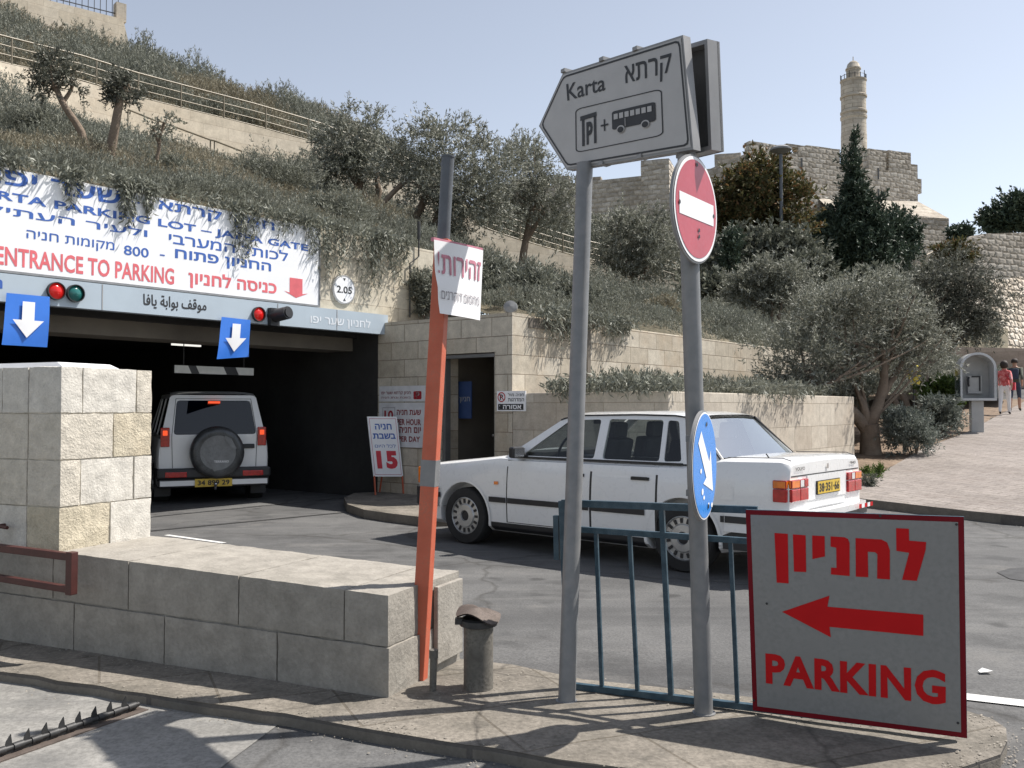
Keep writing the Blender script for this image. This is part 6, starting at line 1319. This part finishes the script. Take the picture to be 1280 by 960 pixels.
# tyre spikes
s0, s1 = gnd(-35, 962, -.056), gnd(176, 888, -.056); d = (s1 - s0).xy; Ls = d.length; t = thing('tyre_spike_strip', 'row of dark iron tyre spikes on a hinged bar set in the concrete', 'spike strip', (s0.x, s0.y, -.056), d.normalized())
b = MB(); b.bx(-.1, Ls + .02, -.035, .09, -.01, .006); b.build('base_plate', M_['rust'], t)
b = MB(); b.tube([(-.1, .02, .030), (Ls, .02, .030)], .013, 10); b.build('bar', M_['iron'], t, 40)
n = 10
for i in range(n):
    x = Ls * (i + .25) / n - .02; b = MB(); P = [(-.020, 0), (.020, 0), (.022, .030), (.014, .042), (.008, .086), (-.012, .056), (-.018, .025)]; b.slab([[(p[0], p[1]) for p in P]], -.004, .004, 0, None, Matrix.Translation((x, .02, .006)) @ Matrix.Rotation(R(-12), 4, 'Z')); b.build('spike', M_['iron'], t)
    b = MB(); b.tube([(x + Ls / n * .5 - .025, .02, .03), (x + Ls / n * .5 + .025, .02, .03)], .018, 10); b.build('hinge_knuckle', M_['iron'], t, 40)
# sandwich board
c = gnd(484, 618, .12); t = thing('price_board', 'white leaning price board with a red number 15 on two orange legs', 'sign', c, (.86, .51)); SB = (c.x, c.y); k = lambda px, py: onpl(px, py, SB, (.86, .51))
Q = [k(459, 530), k(496, 530), k(504, 605), k(467, 605)]; b = MB(); b.slab([ccw(list(Q))], 0, .02, 0)
fq = quadmap(Q); qq = lambda u0, u1, v0, v1: [tuple(fq(u0, v0)), tuple(fq(u1, v0)), tuple(fq(u1, v1)), tuple(fq(u0, v1))]
b.sheet([ccw(qq(.05, .95, .03, .97)), ccw(qq(.065, .935, .038, .962))[::-1]], -.0025, 3)
tq(b, heb('חניה'), qq(.22, .78, .12, .215), -.003, 1, .025); tq(b, heb('בשבת'), qq(.12, .88, .28, .37), -.003, 1, .03); tq(b, heb('לכל היום'), qq(.15, .85, .455, .515), -.003, 1, .0); tq(b, '15', qq(.16, .86, .57, .87), -.003, 2, .06)
b.build('panel', [M_['white_paper'], M_['blue_ink'], plain('bright_red_lettering', (.58, .04, .06), .5), M_['faded_red']], t)
for px in (468, 503): p, q = k(px, 604), k(px + 1.5, 619); b = MB(); b.bar((p[0], .01, p[1]), (q[0], .01, .0), .022); b.build('leg', M_['orange'], t)
b = MB(); p = k(485, 560); b.bar((p[0], .03, p[1]), (p[0] + .03, .42, .0), .022); b.build('prop', M_['orange'], t)
# round lamp on the doorway wall, wall pipe
p = at(638, 381, 14.3); t = thing('wall_lamp', 'small round grey lamp standing on top of the doorway wall', 'lamp', (p.x, p.y, 2.93)); b = MB(); b.tube([(0, 0, 0), (0, 0, .10)], .03, 10); b.lathe([(.0001, .0), (.10, .01), (.115, .05), (.10, .10), (.0001, .12)], 20, 0, Matrix.Translation((0, .04, .14)) @ Matrix.Rotation(R(75), 4, 'X')); b.build('housing', M_['galv'], t, 40)
x, z = onpl(512, 300, F0, FU, .04); t = thing('wall_pipe', 'thin dark cable and white pipe end at the right end of the facade', 'pipe', (F0[0] + FU[0] * x + FU[1] * .05, F0[1] + FU[1] * x - FU[0] * .05, 3.2), FU)
b = MB(); b.tube([(0, 0, -.1), (.0, 0, .85), (.16, 0, .95), (.22, 0, 1.0), (.22, 0, 1.3)], .014, 6); b.tube([(.22, 0, 1.3), (.22, 0, 1.62)], .03, 8); b.build('cable', M_['iron'], t, 40)
# street lamp
p = at(977, 330, 50); t = thing('street_lamp', 'grey street lamp with a flat round head in front of the citadel', 'street lamp', (p.x, p.y, 6)); zz_ = lambda py: at(977, py, 50).z - 6
b = MB(); b.tube([(0, 0, -2), (0, 0, zz_(190))], [.13, .09], 12); b.build('pole', M_['pipe'], t, 40); b = MB(); b.lathe([(.0001, zz_(182)), (.35, zz_(183)), (.58, zz_(186)), (.58, zz_(188)), (.3, zz_(191)), (.1, zz_(193)), (.0001, zz_(193))], 28); b.build('lamp_head', M_['galv'], t, 40)
# phone booth
c = at(1221, 540, 23.6); c.z = sw(c.x, c.y); t = thing('phone_booth', 'grey arched phone booth hood on a pedestal beside the pavement', 'phone booth', c, (.97, -.24)); s = 23.6 / FPX
b = MB(); b.bx(-.145, .145, -.12, .15, -.02, .80); b.build('pedestal', M_['boothpost'], t, bevel=.01)
def arch(w_, z0, zs_, n=16): return [(-w_, z0), (w_, z0)] + [(w_ * math.cos(a), zs_ + w_ * .95 * math.sin(a)) for a in np.linspace(0, math.pi, n)]
b = MB(); b.slab(ring(arch(.43, .80, 1.62), arch(.37, .86, 1.62)), -.22, .34, 0); b.slab([arch(.37, .86, 1.62)], .30, .335, 1); b.bx(-.37, .37, -.2, .3, .80, .855, 0); b.build('hood', [M_['booth'], M_['boothpost']], t, 40)
for sx in (-1, 1): b = MB(); b.bx(sx * .435 - .004, sx * .435 + .004, -.30, .30, .86, 1.60); b.build('side_glass', M_['acrylic'], t)
b = MB(); b.bx(-.17, .17, .12, .30, .98, 1.45); ph = b.build('telephone', M_['boothpost'], t, bevel=.015); b = MB(); b.tube([(-.15, .09, 1.40), (-.17, .06, 1.36), (-.17, .06, 1.22), (-.15, .09, 1.18)], .025, 8); b.build('handset', M_['trim'], ph, 50); b = MB(); b.bx(-.08, .13, .11, .118, 1.40, 1.44); b.bx(.09, .13, .11, .118, 1.05, 1.40); b.build('keypad', M_['trim'], ph)
# yellow bin behind the tree
c = at(1142, 475, 27); t = thing('litter_bin', 'yellow rounded litter bin seen between the olive trunks', 'bin', (c.x, c.y, c.z - 1.0)); b = MB(); b.tube([(0, 0, -.3), (0, 0, .95)], .03, 8); b.build('post', M_['iron'], t); b = MB(); b.lathe([(.0001, .85), (.16, .87), (.2, 1.0), (.2, 1.3), (.14, 1.42), (.0001, 1.45)], 20); b.build('bucket', M_['yellow'], t, 50)
# scraps, dark area on the road
for px, py, zz0, lab in ((1231, 848, -.03, 'small white paper scrap on the road right of the parking sign'), (1166, 567, None, 'white paper scrap at the pavement edge below the lavender')):
    p = gnd(px, py, zz0) if zz0 is not None else at(px, py, 19.3)
    z = (hz(p.x, p.y) if zz0 is not None else sw(p.x, p.y)) + .012; t = MB(); t.add([(-.035, -.02, 0), (.04, -.016, .008), (.034, .02, .003), (0, .028, .014), (-.028, .02, .0)], [(0, 1, 2, 3, 4)]); o = t.build('paper_scrap', M_['litter']); o.location = (p.x, p.y, z); tag(o, lab, 'litter', 'paper scraps on the ground')
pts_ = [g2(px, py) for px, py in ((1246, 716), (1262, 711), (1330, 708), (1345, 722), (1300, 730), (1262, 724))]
terr_poly('dark_road_area', pts_, .3, lambda x, y: hz(x, y) + .005, plain('dark_area', (.045, .045, .046), .85, 0, .3, 9), 0)  # flat sheet coloured darker than the asphalt around it

# grit and dry leaves gathered along the kerbs and the wall foot
Vs, Fs, k0 = [], [], 0
def grit(a, c, n, spread, z):
    global k0
    a, c = Vector(a), Vector(c)
    for _ in range(n):
        p = a.lerp(c, random.random()) + Vector((random.gauss(0, spread), random.gauss(0, spread))); s_ = random.uniform(.003, .008) * (1.7 if random.random() < .06 else 1); h_ = random.uniform(.3, .9)
        q = np.array([(1, 0, 0), (-.5, .87, 0), (-.5, -.87, 0), (random.uniform(-.3, .3), random.uniform(-.3, .3), h_)]) * s_ + np.array([p.x, p.y, z(p.x, p.y)]); Vs.append(q); Fs.append(np.array([(0, 1, 3), (1, 2, 3), (2, 0, 3)]) + k0); k0 += 4
isl_z = lambda x, y: .008
for a, c in zip(front[1:], front[2:]): grit(a, c, 34, .06, lambda x, y: hz(x, y) + .006 if not inside((x, y), front + back) else isl_z(x, y))
grit((-3.2, 5.95), (-.62, 4.80), 260, .05, isl_z); grit((-.6, 4.8), (.1, 5.3), 120, .10, isl_z); grit((.4, 5.05), (1.9, 4.4), 140, .08, isl_z); grit((5.2, 13.0), (7.5, 10.9), 120, .12, lambda x, y: hz(x, y) + .004)
grit((-2.4, 13.6), (-1.0, 11.7), 120, .2, lambda x, y: hz(x, y) + .004)
me = np_mesh('grit', np.concatenate(Vs), np.concatenate(Fs)); tag(mobj('grit', me, plain('grit', (.22, .20, .17), .9, 0, .5, 40)), 'pale grit and small stones scattered along the kerb edges', 'grit', kind='stuff')

# ------------------------------------------------------------------ two walkers
def person(label, base, face, J, rad, mats_of, extras):
    """skinned body: J joints (x right, y forward, z up)"""
    t = thing('person', label, 'person', base); t.rotation_euler = (0, 0, face)
    names = list(J); E_ = [('pelvis', 'waist'), ('waist', 'chest'), ('chest', 'neck'), ('neck', 'head'), ('head', 'crown')]
    for s in 'LR': E_ += [('chest', 'sh' + s), ('sh' + s, 'el' + s), ('el' + s, 'wr' + s), ('wr' + s, 'ha' + s), ('pelvis', 'hip' + s), ('hip' + s, 'kn' + s), ('kn' + s, 'an' + s), ('an' + s, 'to' + s)]
    me = bpy.data.meshes.new('body'); ix = {n_: i for i, n_ in enumerate(names)}; me.from_pydata([J[n_] for n_ in names], [(ix[a], ix[b_]) for a, b_ in E_], [])
    o = bpy.data.objects.new('tmp', me); COL.objects.link(o); o.modifiers.new('s', 'SKIN'); o.modifiers.new('u', 'SUBSURF').levels = 2
    for n_ in names: me.skin_vertices[0].data[ix[n_]].radius = rad[n_ if n_ in rad else n_[:2]]
    me.skin_vertices[0].data[ix['pelvis']].use_root = True
    bm_ = bpy.data.meshes.new_from_object(o.evaluated_get(bpy.context.evaluated_depsgraph_get())); bpy.data.objects.remove(o); bm_.materials.clear(); b_ = mobj('body', bm_, mats_of[0], t); bm_.polygons.foreach_set('use_smooth', [True] * len(bm_.polygons))
    idx = [mats_of[1](p.center) for p in bm_.polygons]; bm_.polygons.foreach_set('material_index', idx); extras(t); return t
def walk(h, stride, armsw, w_):
    k_ = h / 1.68
    J = {'pelvis': (0, 0, .92), 'waist': (0, 0, 1.08), 'chest': (0, .01, 1.30), 'neck': (0, .015, 1.44), 'head': (0, .03, 1.54), 'crown': (0, .03, 1.64)}
    for s, sg in (('L', -1), ('R', 1)):
        f_ = stride * sg; J['sh' + s] = (sg * w_, 0, 1.37); J['el' + s] = (sg * (w_ + .06), -.05 - f_ * armsw, 1.10); J['wr' + s] = (sg * (w_ + .06), .06 - f_ * armsw * 1.4, .88); J['ha' + s] = (sg * (w_ + .05), .08 - f_ * armsw * 1.5, .80)
        J['hip' + s] = (sg * .10, 0, .86); J['kn' + s] = (sg * .105, f_ * .35 + .03, .49); J['an' + s] = (sg * .105, f_ * .6 - (.08 if f_ < 0 else 0), .09 + (.03 if f_ < 0 else 0)); J['to' + s] = (sg * .115, f_ * .6 + .14 - (.06 if f_ < 0 else 0), .035)
    return {n_: tuple(c_ * k_ for c_ in p) for n_, p in J.items()}
RAD = {'pelvis': (.155, .12), 'waist': (.13, .10), 'chest': (.165, .115), 'neck': (.055, .055), 'head': (.082, .10), 'crown': (.065, .075), 'sh': (.062, .062), 'el': (.045, .045), 'wr': (.033, .033), 'ha': (.038, .025), 'hi': (.095, .095), 'kn': (.066, .066), 'an': (.045, .045), 'to': (.042, .03)}
c = at(1256, 515, 29.5); c.z = sw(c.x, c.y); fa = -math.atan2(.60, .80)
mt = [M_['skin'], plain('red_white_top', (.62, .10, .10), .9, 0, .3, 8, dirt=((.75, .72, .70), .9)), M_['whitecloth'], M_['trim'], M_['hair']]
def z_first(p): return 3 if p.z < .09 else 2 if p.z < .93 and abs(p.x) < .215 else 1 if p.z < 1.45 and (p.z > 1.0 or abs(p.x) < .2) else 0
def ex1(t):
    b = MB(); b.lathe([(.0001, .14), (.07, .12), (.115, .05), (.12, -.02), (.10, -.09), (.06, -.12)], 20, 0, Matrix.Translation((0, .0, 1.60))); b.build('hair', M_['hair'], t, 60)
    b = MB(); b.tube([(.0, -.03, 1.34), (.14, -.14, 1.15), (.22, -.04, .98)], .02, 8); b.box((.27, -.02, .90), (.09, .2, .24), 0); b.build('shoulder_bag', plain('red_bag', (.50, .03, .05), .6), t, 60)
person('person with dark hair in a red and white top and white trousers walking away', c, fa, walk(1.66, .24, .5, .165), RAD, (mt, z_first), ex1)
c = at(1269, 513, 31); c.z = sw(c.x, c.y); mt2 = [M_['skin'], M_['greencloth'], M_['bluecloth'], M_['trim'], M_['hair']]
def z_second(p): return 3 if p.z < .10 else 0 if .10 <= p.z < .45 else 2 if p.z < .97 and abs(p.x) < .22 else 1 if p.z < 1.47 and (p.z > 1.05 or abs(p.x) < .2) else 0
def ex2(t):
    b = MB(); b.lathe([(.0001, .12), (.07, .105), (.105, .05), (.11, 0), (.105, -.03)], 20, 0, Matrix.Translation((0, .01, 1.66))); b.build('hair', M_['hair'], t, 60)
    b = MB(); b.box((0, -.16, 1.25), (.28, .14, .36)); b.build('backpack', M_['bluecloth'], t, bevel=.04)
person('person in a grey green shirt and dark shorts walking ahead of the red top', c, fa, walk(1.74, .30, .6, .18), RAD, (mt2, z_second), ex2)
# ------------------------------------------------------------------ the old city walls far behind
def city_frame(name, label, cat, pxl, Yl, pxr, Yr, zbase):
    a, b = at(pxl, 300, Yl), at(pxr, 300, Yr); d = (b - a).xy; t = thing(name, label, cat, (a.x, a.y, zbase), d.normalized()); return t, d.length, (a.x, a.y), (d.normalized().x, d.normalized().y)
def merlons(b, x0, x1, z, h, wd, gap, y0, y1, m=0, skip=()):
    x, k = x0, 0
    while x < x1 - .3:
        w_ = wd * random.uniform(.85, 1.15); e = min(x + w_, x1)
        if k not in skip: rough_block(b, x, e, y0, y1, z - .05, z + h * random.uniform(.92, 1.08), 1.2, .08, 0, m, seed=k)
        x = e + gap * random.uniform(.8, 1.2); k += 1
ZB = 6.5
# curtain wall
t, L, A, rd = city_frame('city_wall', 'long battlemented city wall of grey brown stone left of the minaret tower', 'wall', 640, 122, 945, 112, ZB)
b = MB(); q = lambda px, py: (lambda r: (r[0], r[1] - ZB))(onpl(px, py, A, rd))
zA, zB_ = q(700, 232)[1], q(930, 206)[1]
b.slab([[(0, -3), (L, -3), (L, zB_), (0, zA)]], 0, 2.2)
b.build('masonry', M_['city'], t)
for p0, p1, pt, pb in ((640, 664, 222, 240), (670, 685, 221, 238), (690, 711, 219, 236), (719, 751, 220, 236), (758, 792, 222, 234), (893, 926, 190, 210), (930, 938, 196, 210)):
    b = MB(); x0, z0 = q(p0, pb); x1, z1 = q(p1, pt); rough_block(b, x0, x1, .05, 1.0, min(z0, z1) - .8, z1, .8, .10, 0, 0, seed=p0); o = b.build('merlon', M_['city'], t); smooth_by(o.data, 50)
x0, z0 = q(805, 300); x1, z1 = q(840, 203); b = MB(); rough_block(b, x0, x1, -2.2, 2.5, 0, z1, 1.2, .15); o = b.build('wall_turret', M_['city'], t); smooth_by(o.data, 50)
# tower
t, L, A, rd = city_frame('citadel_tower', 'massive square citadel tower of rusticated limestone with a broken parapet', 'tower', 937, 107, 1138, 116, ZB)
q = lambda px, py: (lambda r: (r[0], r[1] - ZB))(onpl(px, py, A, rd))
b = MB(); zt0 = q(1040, 205)[1]; zg = q(1120, 252)[1]
b.slab([[(0, -4), (L * 1.0, -4), (L * 1.0, zt0), (0, zt0 + .2)]], 0, 16)
xr_, zr_ = q(1150, 205); b.bx(L - .01, xr_, .4, 15, zg - .6, zr_)
xr2, zr2 = q(1158, 222); _, zr3 = q(1158, 240); b.bx(xr_ - .01, xr2, .8, 3, zr3, zr2)
b.build('masonry', M_['city'], t)
def pblock(x0, x1, z0, z1, st, amp, seed):
    b = MB(); rough_block(b, x0, x1, .02, 1.1, z0, z1, st, amp, seed=seed); o = b.build('parapet_block', M_['city'], t); smooth_by(o.data, 50)
segs = [(937, 958, 176), (958, 985, 179), (998, 1008, 181), (1008, 1050, 181)]
for p0, p1, pt in segs: x0, z1 = q(p0, pt); x1, _ = q(p1, pt); pblock(x0, x1, zt0 - .3, z1, 1.0, .10, p0)
x0, _ = q(985, 190); x1, _ = q(999, 190); _, za = q(990, 180); _, zb3 = q(990, 183.5); pblock(x0 - .2, x1 + .2, zb3, za, 1.0, .05, 3)
x0, _ = q(985, 190); x1, _ = q(999, 190); _, za = q(990, 191); pblock(x0 - .2, x1 + .2, zt0 - .3, za, 1.0, .05, 4)
for p0, p1, pt in ((1086, 1108, 185), (1111, 1139, 187)): x0, z1 = q(p0, pt); x1, _ = q(p1, pt); pblock(x0, x1, zt0 - .3, z1, 1.0, .10, p0)
for px, py in ((1098, 217), (1098, 243), (1002, 205)): b = MB(); x0, z0 = q(px, py); b.bx(x0 - .12, x0 + .12, -.03, .3, z0 - .7, z0 + .7); b.build('arrow_slit', M_['signdark'], t)
# sloping foot of the tower
b = MB(); xL, _ = q(1088, 250); xa, za = q(1148, 250); xb, zb4 = q(1166, 275); zl = q(1088, 255)[1]; zk = q(1090, 278)[1]
b.add([(xL - 8, 0, zl), (xa, 0, za - .2), (xb, -2.6, zb4 - .3), (xL - 8, -2.6, zk), (xa, 9, za - .2), (xb, 9, zb4 - .3)], [(0, 3, 2, 1), (1, 2, 5, 4)]); b.build('glacis', M_['city2'], t)
b = MB(); b.bx(xL - 8, xb, -2.55, 9, -5, zb4 - .32); b.build('plinth', M_['city'], t)
# minaret
Ym = 118; c = at(1067.5, 190, Ym); t = thing('minaret', 'slender round stone minaret with a small dome rising above the citadel tower', 'minaret', (c.x, c.y, ZB))
zz = lambda py: at(1067, py, Ym).z - ZB; r = 15.2 * Ym / FPX
b = MB(); pr = [(r * 1.02, 5), (r * 1.02, zz(170))]
for py, k in ((168, 1.0), (150, .98), (149, 1.05), (146, 1.06), (145, .98), (143, 1.0), (142, 1.06), (140, 1.06), (139, .98), (124, .98), (123, 1.06), (121, 1.07), (120, 1.0), (103, 1.0), (102.5, 1.05), (101, 1.06)): pr.append((r * k, zz(py)))
pr.append((r * .6, zz(100.9))); b.lathe(pr, 40); b.build('shaft', M_['city2'], t, 35)
b = MB(); b.lathe([(r * .56, zz(101)), (r * .56, zz(88)), (r * .62, zz(87.5)), (r * .62, zz(86)), (r * .54, zz(85)), (r * .46, zz(80.5)), (r * .28, zz(77.5)), (.06, zz(75.8)), (.05, zz(71)), (.001, zz(70.8))], 28); b.build('dome', M_['city2'], t, 40)
b = MB(); 
for k in range(14): a_ = k * 2 * math.pi / 14; b.bar((r * math.cos(a_), r * math.sin(a_), zz(101)), (r * math.cos(a_), r * math.sin(a_), zz(95 if k % 3 else 92)), .07)
b.tube([(r * math.cos(k * math.pi / 14), r * math.sin(k * math.pi / 14), zz(96)) for k in range(29)], .03, 5); b.build('balcony_railing', M_['iron'], t)
# lower wall and scarp at the right
t, L, A, rd = city_frame('broken_wall', 'broken old stone wall at the right edge with a dark hollow at its left', 'wall', 1205, 90, 1330, 96, 0)
q = lambda px, py: onpl(px, py, A, rd); b = MB()
b.slab([[(0, 5), (L, 5), (L, q(1320, 288)[1]), (q(1270, 293)[0], q(1270, 291)[1]), (q(1230, 297)[0], q(1230, 292)[1]), (q(1226, 297)[0], q(1226, 296)[1]), (0, q(1206, 298)[1])]], 0, 3); b.build('masonry', M_['city'], t)
t, L, A, rd = city_frame('ruined_wall', 'brownish ruined wall set back between the citadel and the broken wall', 'wall', 1160, 100, 1215, 100, 0)
q = lambda px, py: onpl(px, py, A, rd); b = MB(); b.slab([[(0, 5), (L, 5), (L, q(1215, 300)[1]), (q(1190, 312)[0], q(1190, 303)[1]), (0, q(1162, 318)[1])]], 0, 2); b.build('masonry', M_['terrace'], t)
b = MB(); pp = [at(1120, 352, 74), at(1330, 343, 90), at(1330, 437, 86), at(1120, 440, 71)]
t = thing('stone_scarp', 'bright wall of rough pitted stones below the broken wall', 'wall', pp[3]); o0 = Vector(t.location); n = 26
V_ = []
for j in range(n + 1):
    for i in range(n + 1):
        p = pp[0].lerp(pp[1], i / n).lerp(pp[3].lerp(pp[2], i / n), j / n); V_.append(p - o0 + Vector((0, 0, mn.noise(p * .35) * .5)))
b.add(V_, [(j * (n + 1) + i, (j + 1) * (n + 1) + i, (j + 1) * (n + 1) + i + 1, j * (n + 1) + i + 1) for j in range(n) for i in range(n)]); b.build('masonry', M_['scarp'], t)
# long shaded wall at the end of the pavement
t, L, A, rd = city_frame('boundary_wall', 'low pinkish boundary wall in shade at the end of the pavement', 'wall', 1105, 52, 1400, 46, 0)
q = lambda px, py: onpl(px, py, A, rd); b = MB(); b.slab([[(0, 1), (L, 1), (L, q(1390, 438)[1]), (0, q(1110, 432)[1])]], 0, .5); b.build('masonry', M_['shadewall'], t)
